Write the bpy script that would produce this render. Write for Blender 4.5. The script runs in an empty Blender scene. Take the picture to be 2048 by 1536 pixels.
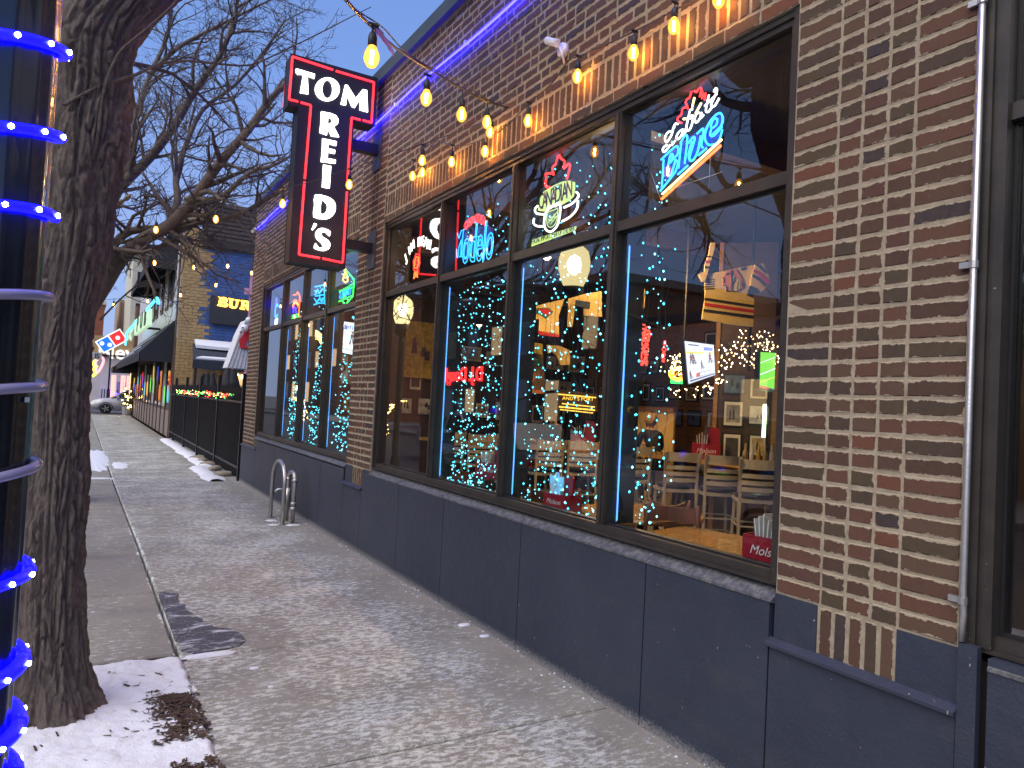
import bpy, bmesh, math, random
from mathutils import Vector, Matrix, noise
from mathutils.geometry import tessellate_polygon
R=math.radians; PI=math.pi
rnd=random.Random(7)
sc=bpy.context.scene; COL=sc.collection
# ---------------------------------------------------------------- camera
F=1463.0
def _axes(yaw,pitch,roll):
    f=Vector((math.sin(yaw)*math.cos(pitch),math.cos(yaw)*math.cos(pitch),math.sin(pitch)))
    r=Vector((math.cos(yaw),-math.sin(yaw),0)); u=r.cross(f); c,s=math.cos(roll),math.sin(roll)
    return f,r*c+u*s,u*c-r*s
AF,AR,AU=_axes(R(30.51),R(1.72),R(2.97)); CAM=Vector((0,0,1.61))
cd=bpy.data.cameras.new('camera'); cam=bpy.data.objects.new('camera',cd); COL.objects.link(cam)
M=Matrix((AR,AU,-AF)).transposed().to_4x4(); M.translation=CAM; cam.matrix_world=M
cd.sensor_width=36; cd.lens=F/2048*36; cd.clip_start=.05; cd.clip_end=900
sc.camera=cam
# ---------------------------------------------------------------- sky, sun, exposure
SUN_EL=6.0; SUN_AZ=250.0      # the sun is just above the horizon across the street, behind the camera
w=bpy.data.worlds.new('World'); sc.world=w; w.use_nodes=True
nt=w.node_tree; bg=nt.nodes['Background']
sky=nt.nodes.new('ShaderNodeTexSky'); sky.sky_type='NISHITA'; sky.sun_disc=False
sky.sun_elevation=R(SUN_EL); sky.sun_rotation=R(SUN_AZ); sky.altitude=0; sky.air_density=1.0; sky.dust_density=.6; sky.ozone_density=4.0
tc=nt.nodes.new('ShaderNodeTexCoord'); sep=nt.nodes.new('ShaderNodeSeparateXYZ'); nt.links.new(tc.outputs['Generated'],sep.inputs[0])
rp=nt.nodes.new('ShaderNodeValToRGB'); e=rp.color_ramp.elements; e[0].position=0; e[0].color=(.205,.262,.41,1); e[1].position=.75; e[1].color=(.075,.13,.32,1)
q=e.new(.15); q.color=(.17,.24,.45,1); q=e.new(.40); q.color=(.105,.18,.40,1)
nt.links.new(sep.outputs[2],rp.inputs[0])
sc1=nt.nodes.new('ShaderNodeVectorMath'); sc1.operation='SCALE'; sc1.inputs['Scale'].default_value=.012; nt.links.new(sky.outputs[0],sc1.inputs[0])
ad=nt.nodes.new('ShaderNodeVectorMath'); ad.operation='ADD'; nt.links.new(sc1.outputs[0],ad.inputs[0]); nt.links.new(rp.outputs[0],ad.inputs[1])
nt.links.new(ad.outputs[0],bg.inputs[0]); bg.inputs[1].default_value=1.0
sd=bpy.data.lights.new('sun','SUN'); sun=bpy.data.objects.new('sun',sd); COL.objects.link(sun)
sd.energy=2.1; sd.angle=R(70); sd.color=(1.0,.92,.82)
sun.rotation_euler=Vector((math.sin(R(SUN_AZ))*math.cos(R(48)),math.cos(R(SUN_AZ))*math.cos(R(48)),math.sin(R(48)))).to_track_quat('Z','Y').to_euler()
sc.view_settings.view_transform='Standard'; sc.view_settings.look='None'; sc.view_settings.gamma=1; sc.view_settings.exposure=.96
sc.view_settings.use_curve_mapping=False
cy=sc.cycles; cy.use_denoising=True
try: cy.denoiser='OPENIMAGEDENOISE'
except Exception: pass
cy.max_bounces=7; cy.diffuse_bounces=3; cy.glossy_bounces=3; cy.transmission_bounces=4; cy.transparent_max_bounces=28
cy.caustics_reflective=False; cy.caustics_refractive=False; cy.sample_clamp_indirect=4; cy.sample_clamp_direct=0
# ---------------------------------------------------------------- helpers
def ray(px,py): return (AF*F+AR*(px-1024)-AU*(py-768)).normalized()
def P(px,py,d):                       # point seen at a pixel, at optical depth d
    v=AF*F+AR*(px-1024)-AU*(py-768); return CAM+v*(d/F)
def PX(px,py,x):                      # ... on the plane x = const
    v=ray(px,py); return CAM+v*(x/v.x)
def PY(px,py,y):                      # ... on the plane y = const
    v=ray(px,py); return CAM+v*(y/v.y)
def gz(y): return .075 if y<7 else max(-.02,.075-(y-7)*.0133)
def lerp(a,b,t): return a+(b-a)*t
class MB:
    def __init__(s): s.v=[]; s.f=[]; s.m=[]; s.uv={}; s.mi=0; s.smooth=False
    def add(s,vs,fs):
        o=len(s.v); s.v+= [tuple(p) for p in vs]
        for f in fs: s.f.append(tuple(i+o for i in f)); s.m.append(s.mi)
        return s
    def box(s,a,b,T=None):
        x0,y0,z0=a; x1,y1,z1=b
        vs=[Vector(p) for p in ((x0,y0,z0),(x1,y0,z0),(x1,y1,z0),(x0,y1,z0),(x0,y0,z1),(x1,y0,z1),(x1,y1,z1),(x0,y1,z1))]
        if T is not None: vs=[T@p for p in vs]
        return s.add(vs,[(0,3,2,1),(4,5,6,7),(0,1,5,4),(1,2,6,5),(2,3,7,6),(3,0,4,7)])
    def hexa(s,q): return s.add(q,[(0,3,2,1),(4,5,6,7),(0,1,5,4),(1,2,6,5),(2,3,7,6),(3,0,4,7)])
    def tube(s,pts,r,n=6,closed=False,caps=True):
        pts=[Vector(p) for p in pts]; N=len(pts)
        if N<2: return s
        rr=r if isinstance(r,(list,tuple)) else [r]*N
        o=len(s.v); ref=None
        for i,p in enumerate(pts):
            if closed: t=(pts[(i+1)%N]-pts[i-1])
            else: t=(pts[min(i+1,N-1)]-pts[max(i-1,0)])
            if t.length<1e-9: t=Vector((0,0,1))
            t.normalize()
            if ref is None: ref=t.orthogonal().normalized()
            ref=(ref-t*ref.dot(t))
            if ref.length<1e-6: ref=t.orthogonal()
            ref.normalize(); b=t.cross(ref)
            for k in range(n):
                a=2*PI*k/n; s.v.append(tuple(p+(ref*math.cos(a)+b*math.sin(a))*rr[i]))
        for i in range(N if closed else N-1):
            j=(i+1)%N
            for k in range(n):
                k2=(k+1)%n; s.f.append((o+i*n+k,o+i*n+k2,o+j*n+k2,o+j*n+k)); s.m.append(s.mi)
        if caps and not closed and n>2:
            s.f.append(tuple(o+k for k in range(n))[::-1]); s.m.append(s.mi)
            s.f.append(tuple(o+(N-1)*n+k for k in range(n))); s.m.append(s.mi)
        return s
    def lathe(s,prof,n=16,T=None):    # prof: (radius, z) from the bottom up
        o=len(s.v)
        for r,z in prof:
            for k in range(n):
                p=Vector((r*math.cos(2*PI*k/n),r*math.sin(2*PI*k/n),z)); s.v.append(tuple(T@p if T is not None else p))
        for i in range(len(prof)-1):
            for k in range(n):
                k2=(k+1)%n; s.f.append((o+i*n+k,o+i*n+k2,o+(i+1)*n+k2,o+(i+1)*n+k)); s.m.append(s.mi)
        s.f.append(tuple(o+k for k in range(n))[::-1]); s.m.append(s.mi)
        s.f.append(tuple(o+(len(prof)-1)*n+k for k in range(n))); s.m.append(s.mi)
        return s
    def prism(s,poly,off):            # a planar polygon (3-D points) given thickness off (vector)
        n=len(poly); poly=[Vector(p) for p in poly]; off=Vector(off)
        caps=[tuple(range(n)),tuple(range(2*n-1,n-1,-1))]
        if n>4:
            e=off.normalized(); a=e.orthogonal().normalized(); b=e.cross(a); t=tessellate_polygon([[Vector((p.dot(a),p.dot(b),0)) for p in poly]])
            caps=[tuple(q) for q in t]+[tuple(i+n for i in q[::-1]) for q in t]
        return s.add(poly+[p+off for p in poly],caps+[(i,i+n,(i+1)%n+n,(i+1)%n) for i in range(n)])
    def mesh(s,name,mats):
        me=bpy.data.meshes.new(name); me.from_pydata(s.v,[],s.f)
        for m in (mats if isinstance(mats,(list,tuple)) else [mats]): me.materials.append(m)
        if any(s.m): me.polygons.foreach_set('material_index',s.m)
        if s.smooth: me.polygons.foreach_set('use_smooth',[True]*len(s.f))
        me.validate(); me.update(); return me
    def build(s,name,mats,parent=None,**kw):
        return link(name,s.mesh(name,mats),parent,**kw)
def fixn(me):
    b=bmesh.new(); b.from_mesh(me); bmesh.ops.recalc_face_normals(b,faces=b.faces); b.to_mesh(me); b.free(); return me
def link(name,data,parent=None,loc=None,rot=None,label=None,cat=None,group=None,kind=None):
    o=bpy.data.objects.new(name,data); COL.objects.link(o)
    if parent is not None: o.parent=parent
    if loc is not None: o.location=loc
    if rot is not None: o.rotation_euler=rot
    if label: o['label']=label
    if cat: o['category']=cat
    if group: o['group']=group
    if kind: o['kind']=kind
    return o
def thing(name,label,cat,loc=(0,0,0),rz=0,group=None):
    return link(name,None,None,loc,(0,0,rz),label,cat,group)
def kids(o): return [c for c in COL.objects if c.parent==o]
def copy_thing(o,loc,rz=None,label=None,parent=None,_idx=None):
    idx={}
    for q in list(COL.objects):
        if q.parent is not None: idx.setdefault(q.parent.name,[]).append(q)
    def rec(a,par):
        c=a.copy(); COL.objects.link(c); c.parent=par
        for k in idx.get(a.name,[]): rec(k,c)
        return c
    c=rec(o,parent); c.location=loc
    if rz is not None: c.rotation_euler=(0,0,rz)
    if label: c['label']=label
    return c
def smoothpts(pts,k=4,closed=False):
    pts=[Vector(p) for p in pts]; N=len(pts); out=[]
    if N<3: return pts
    for i in range(N if closed else N-1):
        if closed: a,b,c,d=pts[i-1],pts[i],pts[(i+1)%N],pts[(i+2)%N]
        else: a,b,c,d=pts[max(i-1,0)],pts[i],pts[i+1],pts[min(i+2,N-1)]
        for j in range(k):
            t=j/k; out.append(.5*((2*b)+(c-a)*t+(2*a-5*b+4*c-d)*t*t+(3*b-a-3*c+d)*t**3))
    if not closed: out.append(pts[-1])
    return out
# orientation frames: columns = text right, text up, towards the reader
def frame(right,up,out,loc):
    m=Matrix((Vector(right),Vector(up),Vector(out))).transposed().to_4x4(); m.translation=Vector(loc); return m
def fr_street(loc): return frame((0,-1,0),(0,0,1),(-1,0,0),loc)      # reads from the street
def fr_south(loc): return frame((1,0,0),(0,0,1),(0,-1,0),loc)        # reads when looking up the street
def fr_to_cam(loc,tilt=0):
    d=(CAM-Vector(loc)); d.z=0; d.normalize(); r=Vector((0,0,1)).cross(d).normalized(); m=frame(r,(0,0,1),d,loc)
    return m@Matrix.Rotation(tilt,4,'Z')
def text_mesh(txt,size,mat,extrude=.004,outline=0.0,bold=0.0,sx=1.0,shear=0.0,align='CENTER',space=1.0,res=3):
    c=bpy.data.curves.new('lettering','FONT'); c.body=txt; c.size=size; c.align_x=align; c.align_y='CENTER'
    c.space_character=space; c.shear=shear; c.resolution_u=res
    if outline: c.fill_mode='NONE'; c.bevel_depth=outline; c.bevel_resolution=1; c.extrude=0
    else: c.extrude=extrude; c.offset=bold
    t=bpy.data.objects.new('tmp',c); COL.objects.link(t)
    dg=bpy.context.evaluated_depsgraph_get(); me=bpy.data.meshes.new_from_object(t.evaluated_get(dg))
    bpy.data.objects.remove(t); bpy.data.curves.remove(c)
    if sx!=1: me.transform(Matrix.Diagonal((sx,1,1,1)))
    me.materials.clear(); me.materials.append(mat); me.name='lettering'
    return me
def text(txt,size,mat,M_,parent=None,name='lettering',**kw):
    me=text_mesh(txt,size,mat,**kw); me.transform(M_)
    if parent is not None:
        me.transform(Matrix.LocRotScale(parent.location,parent.rotation_euler,None).inverted())
    return link(name,me,parent)
# ---------------------------------------------------------------- materials
def newmat(name):
    m=bpy.data.materials.new(name); m.use_nodes=True; t=m.node_tree; b=t.nodes['Principled BSDF']; return m,t,b
def N(t,typ,**kw):
    n=t.nodes.new(typ)
    for k,v in kw.items():
        if k in n.inputs: n.inputs[k].default_value=v
        else: setattr(n,k,v)
    return n
def math_(t,op,a,b=None,c=None,clamp=False):
    n=t.nodes.new('ShaderNodeMath'); n.operation=op; n.use_clamp=clamp
    for i,v in enumerate((a,b,c)):
        if v is None: continue
        if isinstance(v,(int,float)): n.inputs[i].default_value=v
        else: t.links.new(v,n.inputs[i])
    return n.outputs[0]
def ramp(t,fac,stops,interp='LINEAR'):
    n=t.nodes.new('ShaderNodeValToRGB'); n.color_ramp.interpolation=interp; e=n.color_ramp.elements
    while len(e)>1: e.remove(e[-1])
    e[0].position=stops[0][0]; e[0].color=(*stops[0][1],1) if len(stops[0][1])==3 else stops[0][1]
    for p,c in stops[1:]:
        q=e.new(p); q.color=(*c,1)
    t.links.new(fac,n.inputs[0]); return n.outputs[0]
def mixc(t,fac,a,b):
    n=t.nodes.new('ShaderNodeMix'); n.data_type='RGBA'
    for i,v in ((0,fac),(6,a),(7,b)):
        if isinstance(v,(int,float)): n.inputs[i].default_value=v
        elif isinstance(v,tuple): n.inputs[i].default_value=(*v,1)
        else: t.links.new(v,n.inputs[i])
    return n.outputs[2]
def noise_(t,scale,detail=4,rough=.55,vec=None,dist=0):
    n=N(t,'ShaderNodeTexNoise',Scale=scale,Detail=detail,Roughness=rough,Distortion=dist)
    if vec is not None: t.links.new(vec,n.inputs['Vector'])
    return n.outputs['Fac']
def pos(t,sx=1,sy=1,sz=1):
    g=t.nodes.new('ShaderNodeNewGeometry')
    if (sx,sy,sz)==(1,1,1): return g.outputs['Position']
    m=t.nodes.new('ShaderNodeVectorMath'); m.operation='MULTIPLY'; m.inputs[1].default_value=(sx,sy,sz); t.links.new(g.outputs['Position'],m.inputs[0]); return m.outputs[0]
def bump(t,b,h,strength=.4,dist=.01):
    n=N(t,'ShaderNodeBump',Strength=strength,Distance=dist); t.links.new(h,n.inputs['Height']); t.links.new(n.outputs[0],b.inputs['Normal']); return n
_mc={}
def mat(name,col,rough=.6,metal=0,var=.15,scale=12,bmp=.15,bd=.004,spec=.5,coat=0,stretch=(1,1,1)):
    if name in _mc: return _mc[name]
    m,t,b=newmat(name); b.inputs['Roughness'].default_value=rough; b.inputs['Metallic'].default_value=metal
    b.inputs['Specular IOR Level'].default_value=spec; b.inputs['Coat Weight'].default_value=coat
    v=pos(t,*stretch); n=noise_(t,scale,5,.6,v)
    c=ramp(t,n,[(.3,tuple(x*(1-var) for x in col)),(.7,tuple(min(1,x*(1+var)) for x in col))])
    t.links.new(c,b.inputs['Base Color'])
    if bmp: bump(t,b,noise_(t,scale*6,3,.6,v),bmp,bd)
    _mc[name]=m; return m
def emit(name,col,s,nosample=False):
    if name in _mc: return _mc[name]
    m,t,b=newmat(name); b.inputs['Base Color'].default_value=(*[c*.4 for c in col],1)
    b.inputs['Emission Color'].default_value=(*col,1); b.inputs['Emission Strength'].default_value=s; b.inputs['Roughness'].default_value=.4
    if nosample: m.cycles.emission_sampling='NONE'
    _mc[name]=m; return m
def glass(name,tint=(.93,.96,.97),boost=1.55,ior=1.9):
    if name in _mc: return _mc[name]
    m,t,b=newmat(name); t.nodes.remove(b); out=t.nodes['Material Output']
    tr=N(t,'ShaderNodeBsdfTransparent'); tr.inputs[0].default_value=(*tint,1)
    gl=N(t,'ShaderNodeBsdfGlossy'); gl.inputs['Roughness'].default_value=.012
    fr=N(t,'ShaderNodeFresnel',IOR=ior); g=t.nodes.new('ShaderNodeNewGeometry')
    f=math_(t,'MULTIPLY',math_(t,'MULTIPLY',fr.outputs[0],boost),math_(t,'SUBTRACT',1,g.outputs['Backfacing']),clamp=True)
    mx=t.nodes.new('ShaderNodeMixShader'); t.links.new(f,mx.inputs[0]); t.links.new(tr.outputs[0],mx.inputs[1]); t.links.new(gl.outputs[0],mx.inputs[2])
    t.links.new(mx.outputs[0],out.inputs[0]); _mc[name]=m; return m
# ================================================================ materials of the facade
def mat_brick():
    m,t,b=newmat('brick_clay'); L=t.links.new
    g=t.nodes.new('ShaderNodeNewGeometry'); oi=t.nodes.new('ShaderNodeObjectInfo')
    rv=math_(t,'FRACT',math_(t,'ADD',g.outputs['Random Per Island'],oi.outputs['Random']))
    base=ramp(t,rv,[(0,(.086,.044,.028)),(.14,(.064,.035,.025)),(.28,(.102,.048,.030)),(.42,(.075,.040,.028)),(.56,(.092,.054,.034)),(.68,(.062,.047,.027)),(.79,(.056,.040,.027)),(.87,(.038,.031,.033)),(.91,(.128,.048,.028)),(.95,(.084,.040,.030))],'CONSTANT')
    p=pos(t); sp=noise_(t,420,3,.7,p); md=noise_(t,38,5,.65,p)
    c=mixc(t,math_(t,'MULTIPLY',math_(t,'SUBTRACT',md,.35),1.6,clamp=True),base,mixc(t,.5,base,(.13,.07,.05)))
    c=mixc(t,math_(t,'MULTIPLY',math_(t,'SUBTRACT',sp,.60),5,clamp=True),c,(.02,.014,.012))
    c=mixc(t,math_(t,'MULTIPLY',math_(t,'SUBTRACT',noise_(t,260,2,.5,p),.69),9,clamp=True),c,(.33,.28,.23))
    # mortar squeezed over the edges, worst along the top
    u1=N(t,'ShaderNodeUVMap',uv_map='UVMap'); u2=N(t,'ShaderNodeUVMap',uv_map='size')
    s1=t.nodes.new('ShaderNodeSeparateXYZ'); s2=t.nodes.new('ShaderNodeSeparateXYZ'); L(u1.outputs[0],s1.inputs[0]); L(u2.outputs[0],s2.inputs[0])
    u,v=s1.outputs[0],s1.outputs[1]; W_,H_=s2.outputs[0],s2.outputs[1]
    du=math_(t,'MULTIPLY',math_(t,'MINIMUM',u,math_(t,'SUBTRACT',1,u)),W_)
    dt=math_(t,'MULTIPLY',math_(t,'SUBTRACT',1,v),H_); db=math_(t,'MULTIPLY',v,H_)
    n1=math_(t,'SUBTRACT',noise_(t,42,4,.65,p),.5); n2=math_(t,'SUBTRACT',noise_(t,17,3,.6,p),.5)
    nn=math_(t,'ADD',math_(t,'MULTIPLY',n1,.021),math_(t,'MULTIPLY',n2,.026))
    dd=math_(t,'MINIMUM',math_(t,'MINIMUM',math_(t,'ADD',du,.0032),math_(t,'ADD',dt,-.0035)),math_(t,'ADD',db,.0018))
    mk=math_(t,'MULTIPLY',math_(t,'SUBTRACT',math_(t,'ADD',nn,.0032),dd),1100,clamp=True)
    mort=mixc(t,noise_(t,120,4,.7,p),(.25,.20,.14),(.44,.365,.26))
    c=mixc(t,mk,c,mort); L(c,b.inputs['Base Color'])
    b.inputs['Roughness'].default_value=.82; b.inputs['Specular IOR Level'].default_value=.3
    h=math_(t,'ADD',math_(t,'MULTIPLY',mk,.9),math_(t,'ADD',math_(t,'MULTIPLY',noise_(t,300,4,.7,p),.5),math_(t,'MULTIPLY',noise_(t,1100,2,.7,p),.2)))
    bump(t,b,h,.75,.0035); return m
BRICK=mat_brick()
def mat_mortar(name,a,bb):
    m,t,b=newmat(name); p=pos(t); n=noise_(t,90,5,.7,p)
    t.links.new(mixc(t,math_(t,'MULTIPLY',math_(t,'SUBTRACT',noise_(t,26,4,.6,p),.3),2,clamp=True),a,bb),b.inputs['Base Color']); b.inputs['Roughness'].default_value=.9
    bump(t,b,math_(t,'ADD',n,math_(t,'MULTIPLY',noise_(t,500,3,.7,p),.3)),.8,.006); return m
MORTAR=mat_mortar('mortar_lime',(.25,.20,.14),(.43,.36,.255))
def mat_stucco():
    m,t,b=newmat('stucco_navy'); p=pos(t)
    big=noise_(t,2.2,5,.6,p); c=ramp(t,big,[(.3,(.022,.028,.047)),(.7,(.032,.039,.061))])
    drip=math_(t,'MULTIPLY',math_(t,'SUBTRACT',noise_(t,9,5,.7,pos(t,1,1,.35)),.66),5,clamp=True); c=mixc(t,math_(t,'MULTIPLY',drip,.35),c,(.10,.10,.12))
    chip=math_(t,'MULTIPLY',math_(t,'SUBTRACT',noise_(t,55,2,.4,pos(t,1,1,.6)),.752),30,clamp=True); smg=math_(t,'MULTIPLY',math_(t,'SUBTRACT',noise_(t,3.3,6,.7,pos(t,1,1,2.2)),.54),3.5,clamp=True); c=mixc(t,math_(t,'MULTIPLY',smg,.5),c,(.055,.055,.066)); c=mixc(t,chip,c,(.30,.27,.23))
    # salt and slush splashed up from the pavement
    g=t.nodes.new('ShaderNodeSeparateXYZ'); t.links.new(p,g.inputs[0])
    low=math_(t,'SUBTRACT',math_(t,'MULTIPLY',noise_(t,70,5,.75,p),.16),math_(t,'SUBTRACT',g.outputs[2],.035))
    c=mixc(t,math_(t,'MULTIPLY',low,14,clamp=True),c,(.30,.29,.29))
    t.links.new(c,b.inputs['Base Color']); b.inputs['Roughness'].default_value=.5; b.inputs['Specular IOR Level'].default_value=.45
    bump(t,b,math_(t,'ADD',noise_(t,75,5,.6,p),math_(t,'MULTIPLY',noise_(t,14,3,.5,p),1.4)),.55,.006); return m
STUCCO=mat_stucco()
def mat_sill():
    m,t,b=newmat('sill_paint'); p=pos(t)
    c=mixc(t,math_(t,'MULTIPLY',math_(t,'SUBTRACT',noise_(t,30,5,.75,p),.44),5,clamp=True),(.060,.064,.078),(.17,.17,.17))
    t.links.new(c,b.inputs['Base Color']); b.inputs['Roughness'].default_value=.62; bump(t,b,noise_(t,220,4,.7,p),.8,.005); return m
SILL=mat_sill()
def mat_bronze():
    m,t,b=newmat('bronze_frame'); p=pos(t)
    c=ramp(t,noise_(t,7,5,.6,p),[(.3,(.034,.029,.026)),(.7,(.058,.049,.042))])
    c=mixc(t,math_(t,'MULTIPLY',math_(t,'SUBTRACT',noise_(t,40,3,.6,p),.71),12,clamp=True),c,(.015,.012,.012))
    c=mixc(t,math_(t,'MULTIPLY',math_(t,'SUBTRACT',noise_(t,95,2,.4,p),.76),25,clamp=True),c,(.33,.31,.28))
    t.links.new(c,b.inputs['Base Color']); b.inputs['Metallic'].default_value=.35; b.inputs['Roughness'].default_value=.42
    bump(t,b,noise_(t,160,3,.6,p),.12,.003); return m
BRONZE=mat_bronze()
COPING=mat('coping_metal',(.070,.085,.092),.45,.3,.12,5,.08)
CONDUIT=mat('conduit_galvanised',(.50,.49,.47),.38,.85,.12,30,.15)
BLACKM=mat('black_metal',(.018,.018,.022),.4,.4,.2,20,.1)
WIRE=mat('black_cable',(.012,.012,.014),.5,0,.1,20,0)
GLASS=glass('window_glass')
# ================================================================ the restaurant
WX=2.5
bar=thing('restaurant_building','low brown brick restaurant with black-framed windows, glowing neon, navy stucco base','building')
MORT_X=WX+.0030
near_bricks=[]; far_bricks=[]        # (y0,y1,z0,z1,x face offset)
def brickrow(y0,y1,z0,z1,off=0): far_bricks.append((y0,y1,z0,z1,off))
CR=.0672
def pier(cols,z0,z1):
    z=z0
    while z+CR<z1+.01:
        for a,b in cols: brickrow(a+.0060,b-.0060,z+.0062,z+CR-.0062)
        z+=CR
PA=[(1.308,1.515),(1.515,1.617),(1.617,1.72),(1.72,1.824),(1.824,2.032)]
PB=[(6.905,7.11),(7.11,7.215),(7.215,7.32),(7.32,7.425),(7.425,7.655)]
PC=[(12.50,12.71),(12.71,12.815),(12.815,12.92),(12.92,13.025),(13.025,13.20),(13.20,13.41)]
pier(PA,.905,4.87); pier(PB,.905,4.87); pier(PC,.72,4.87)
def soldiers(y0,y1,z0,z1,n):
    w_=(y1-y0)/n
    for i in range(n): brickrow(y0+i*w_+.0085,y0+(i+1)*w_-.0085,z0+.005,z1-.005)
soldiers(1.520,1.828,.712,.902,5); soldiers(7.115,7.42,.70,.902,5)
def field(y0,y1):
    y=y0                                         # a stretcher course straight on the window head
    while y<y1-.02:
        e=min(y+.208,y1); brickrow(y+.005,e-.005,3.362,3.424); y=e
    n=int(round((y1-y0)/.0665)); soldiers(y0,y1,3.430,3.632,n)
    z=3.637; k=0
    while z+CR<4.875:
        y=y0-rnd.choice((0,.05,.1,.15)); j=k
        while y<y1-.03:
            L_=(.208,.208,.105)[j%3] if k%2 else (.208,.105)[j%2]; e=y+L_
            a,b_=max(y,y0),min(e,y1)
            if b_-a>.03: brickrow(a+.0080,b_-.0080,z+.0080,z+CR-.0080)
            y=e; j+=1
        z+=CR; k+=1
field(2.032,6.905); field(7.655,12.50); field(-1.62,1.308)
pier([(-2.4,-2.19),(-2.19,-2.085),(-2.085,-1.98),(-1.98,-1.875),(-1.875,-1.62)],.905,4.87)
def seen_size(b):
    c=Vector((WX,(b[0]+b[1])/2,(b[2]+b[3])/2))-CAM; z=c.dot(AF)
    if z<.3: return 0
    px=1024+F*c.dot(AR)/z; py=768-F*c.dot(AU)/z
    if not(-20<px<2068 and -20<py<1556): return 0
    foresh=abs(c.normalized().x)
    return (b[1]-b[0])*(b[3]-b[2])*foresh/z**2
far_bricks.sort(key=seen_size,reverse=True); near_bricks=far_bricks[:300]; far_bricks=far_bricks[300:]
def brick_geo(mb,w_,h_,T,jit=.0012,uvs=None,r=rnd):
    j=lambda s=jit: r.uniform(-s,s)
    d=.09; c=.0032
    B=[(0,0),(w_,0),(w_,h_),(0,h_)]
    vs=[]
    for (y,z) in B: vs.append((d,y,z))
    ed=[(y+j(),z+j()) for y,z in B]
    for (y,z) in ed: vs.append((.0028,y,z))
    fr=[(y+(c if y<w_/2 else -c)+j(),z+(c if z<h_/2 else -c)+j()) for y,z in ed]
    for (y,z) in fr: vs.append((j(.0012),y,z))
    fs=[(8,11,10,9)]+[(4+i,8+i,8+(i+1)%4,4+(i+1)%4) for i in range(4)]+[(i,4+i,4+(i+1)%4,(i+1)%4) for i in range(4)]
    o=len(mb.v); mb.add([T+Vector(p) for p in vs],fs)
    if uvs is not None:
        loc=B+ed+fr
        for f in fs:
            for i in f: uvs.append((loc[i][0]/w_,loc[i][1]/h_,w_,h_))
def set_uv(me,uvs):
    a=me.uv_layers.new(name='UVMap'); b=me.uv_layers.new(name='size')
    a.data.foreach_set('uv',[c for u in uvs for c in u[:2]]); b.data.foreach_set('uv',[c for u in uvs for c in u[2:]])
_bc={}
for b in near_bricks:
    key=(round(b[1]-b[0],3),round(b[3]-b[2],3),rnd.randrange(3))
    if key not in _bc:
        mb=MB(); uv=[]; brick_geo(mb,key[0],key[1],Vector((0,0,0)),.0016,uv)
        me=mb.mesh('brick',BRICK); set_uv(me,uv); _bc[key]=me
    link('brick',_bc[key],bar,(WX+b[4]+rnd.uniform(-.0018,.0018),b[0],b[2]),(rnd.uniform(-.004,.004),0,rnd.uniform(-.006,.006)))
mb=MB(); uv=[]
for b in far_bricks: brick_geo(mb,b[1]-b[0],b[3]-b[2],Vector((WX+b[4]+rnd.uniform(-.0018,.0018),b[0],b[2])),.0014,uv)
me=mb.mesh('brickwork',BRICK); set_uv(me,uv); link('brickwork',me,bar,kind='stuff')
# mortar bed behind the bricks (walls with the window openings left open)
mb=MB()
for y0,y1,z0,z1 in ((1.309,2.031,.70,4.88),(6.906,7.654,.70,4.88),(12.501,13.409,.72,4.88),(2.031,6.906,3.361,4.88),(7.654,12.501,3.361,4.88),(-1.619,1.309,3.361,4.88),(-2.399,-1.619,.70,4.88)):
    mb.box((MORT_X,y0,z0),(WX+.085,y1,z1))
mb.build('mortar_wall',MORTAR,bar)
mb=MB(); DARKW=mat('plaster_dark',(.055,.045,.04),.85,0,.1,3,.1)
for y0,y1,z0,z1 in ((1.31,2.03,.1,4.86),(6.91,7.65,.1,4.86),(12.5,13.40,-.1,4.86),(2.03,6.91,3.36,4.86),(7.65,12.5,3.36,4.86),(-1.62,1.31,3.36,4.86),(-2.4,-1.62,.1,4.86),(2.03,6.91,.0,.86),(7.65,12.5,-.1,.86),(-1.62,1.31,.0,.86)):
    mb.box((WX+.087,y0,z0),(WX+.30,y1,z1))
mb.build('wall_core',DARKW,bar)
# stucco base in panels, its ledges and sills
def panel(y0,y1,z0,z1,x=WX-.012):
    m=MB(); m.box((x,y0+.004,z0),(WX+.084,y1-.004,z1)); o=m.build('stucco_panel',STUCCO,bar); return o
for a,b in ((1.300,2.045),(2.045,2.81),(2.81,4.01),(4.01,5.17),(5.17,6.10),(6.10,7.10)):
    panel(a,b,-.15,.86 if a>2 and b<7.2 else .69)
panel(7.10,7.68,-.15,.69); 
for a,b in ((7.68,8.55),(8.55,9.80),(9.80,10.9),(10.9,12.2)): panel(a,b,-.2,.845)
panel(12.2,13.43,-.2,.69)
panel(1.300,1.518,.70,.902,WX-.002); panel(1.83,2.035,.70,.902,WX-.002); panel(6.905,7.11,.70,.90,WX-.002); panel(7.425,7.66,.70,.90,WX-.002); panel(12.42,13.41,.70,.72,WX-.002)
panel(-.2,1.215,-.15,.90); panel(-1.6,-.2,-.15,.90)
for a,b in ((1.298,2.05),(7.08,7.70),(12.2,13.44)):
    m=MB(); m.add([(WX-.036,a,.690),(WX-.036,b,.690),(WX-.036,b,.702),(WX-.036,a,.702),(WX+.0,a,.690),(WX+.0,b,.690),(WX+.0,b,.722),(WX+.0,a,.722)],[(0,3,2,1),(4,5,6,7),(3,7,6,2),(0,1,5,4),(0,4,7,3),(1,2,6,5)])
    m.build('ledge',STUCCO,bar)
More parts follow.
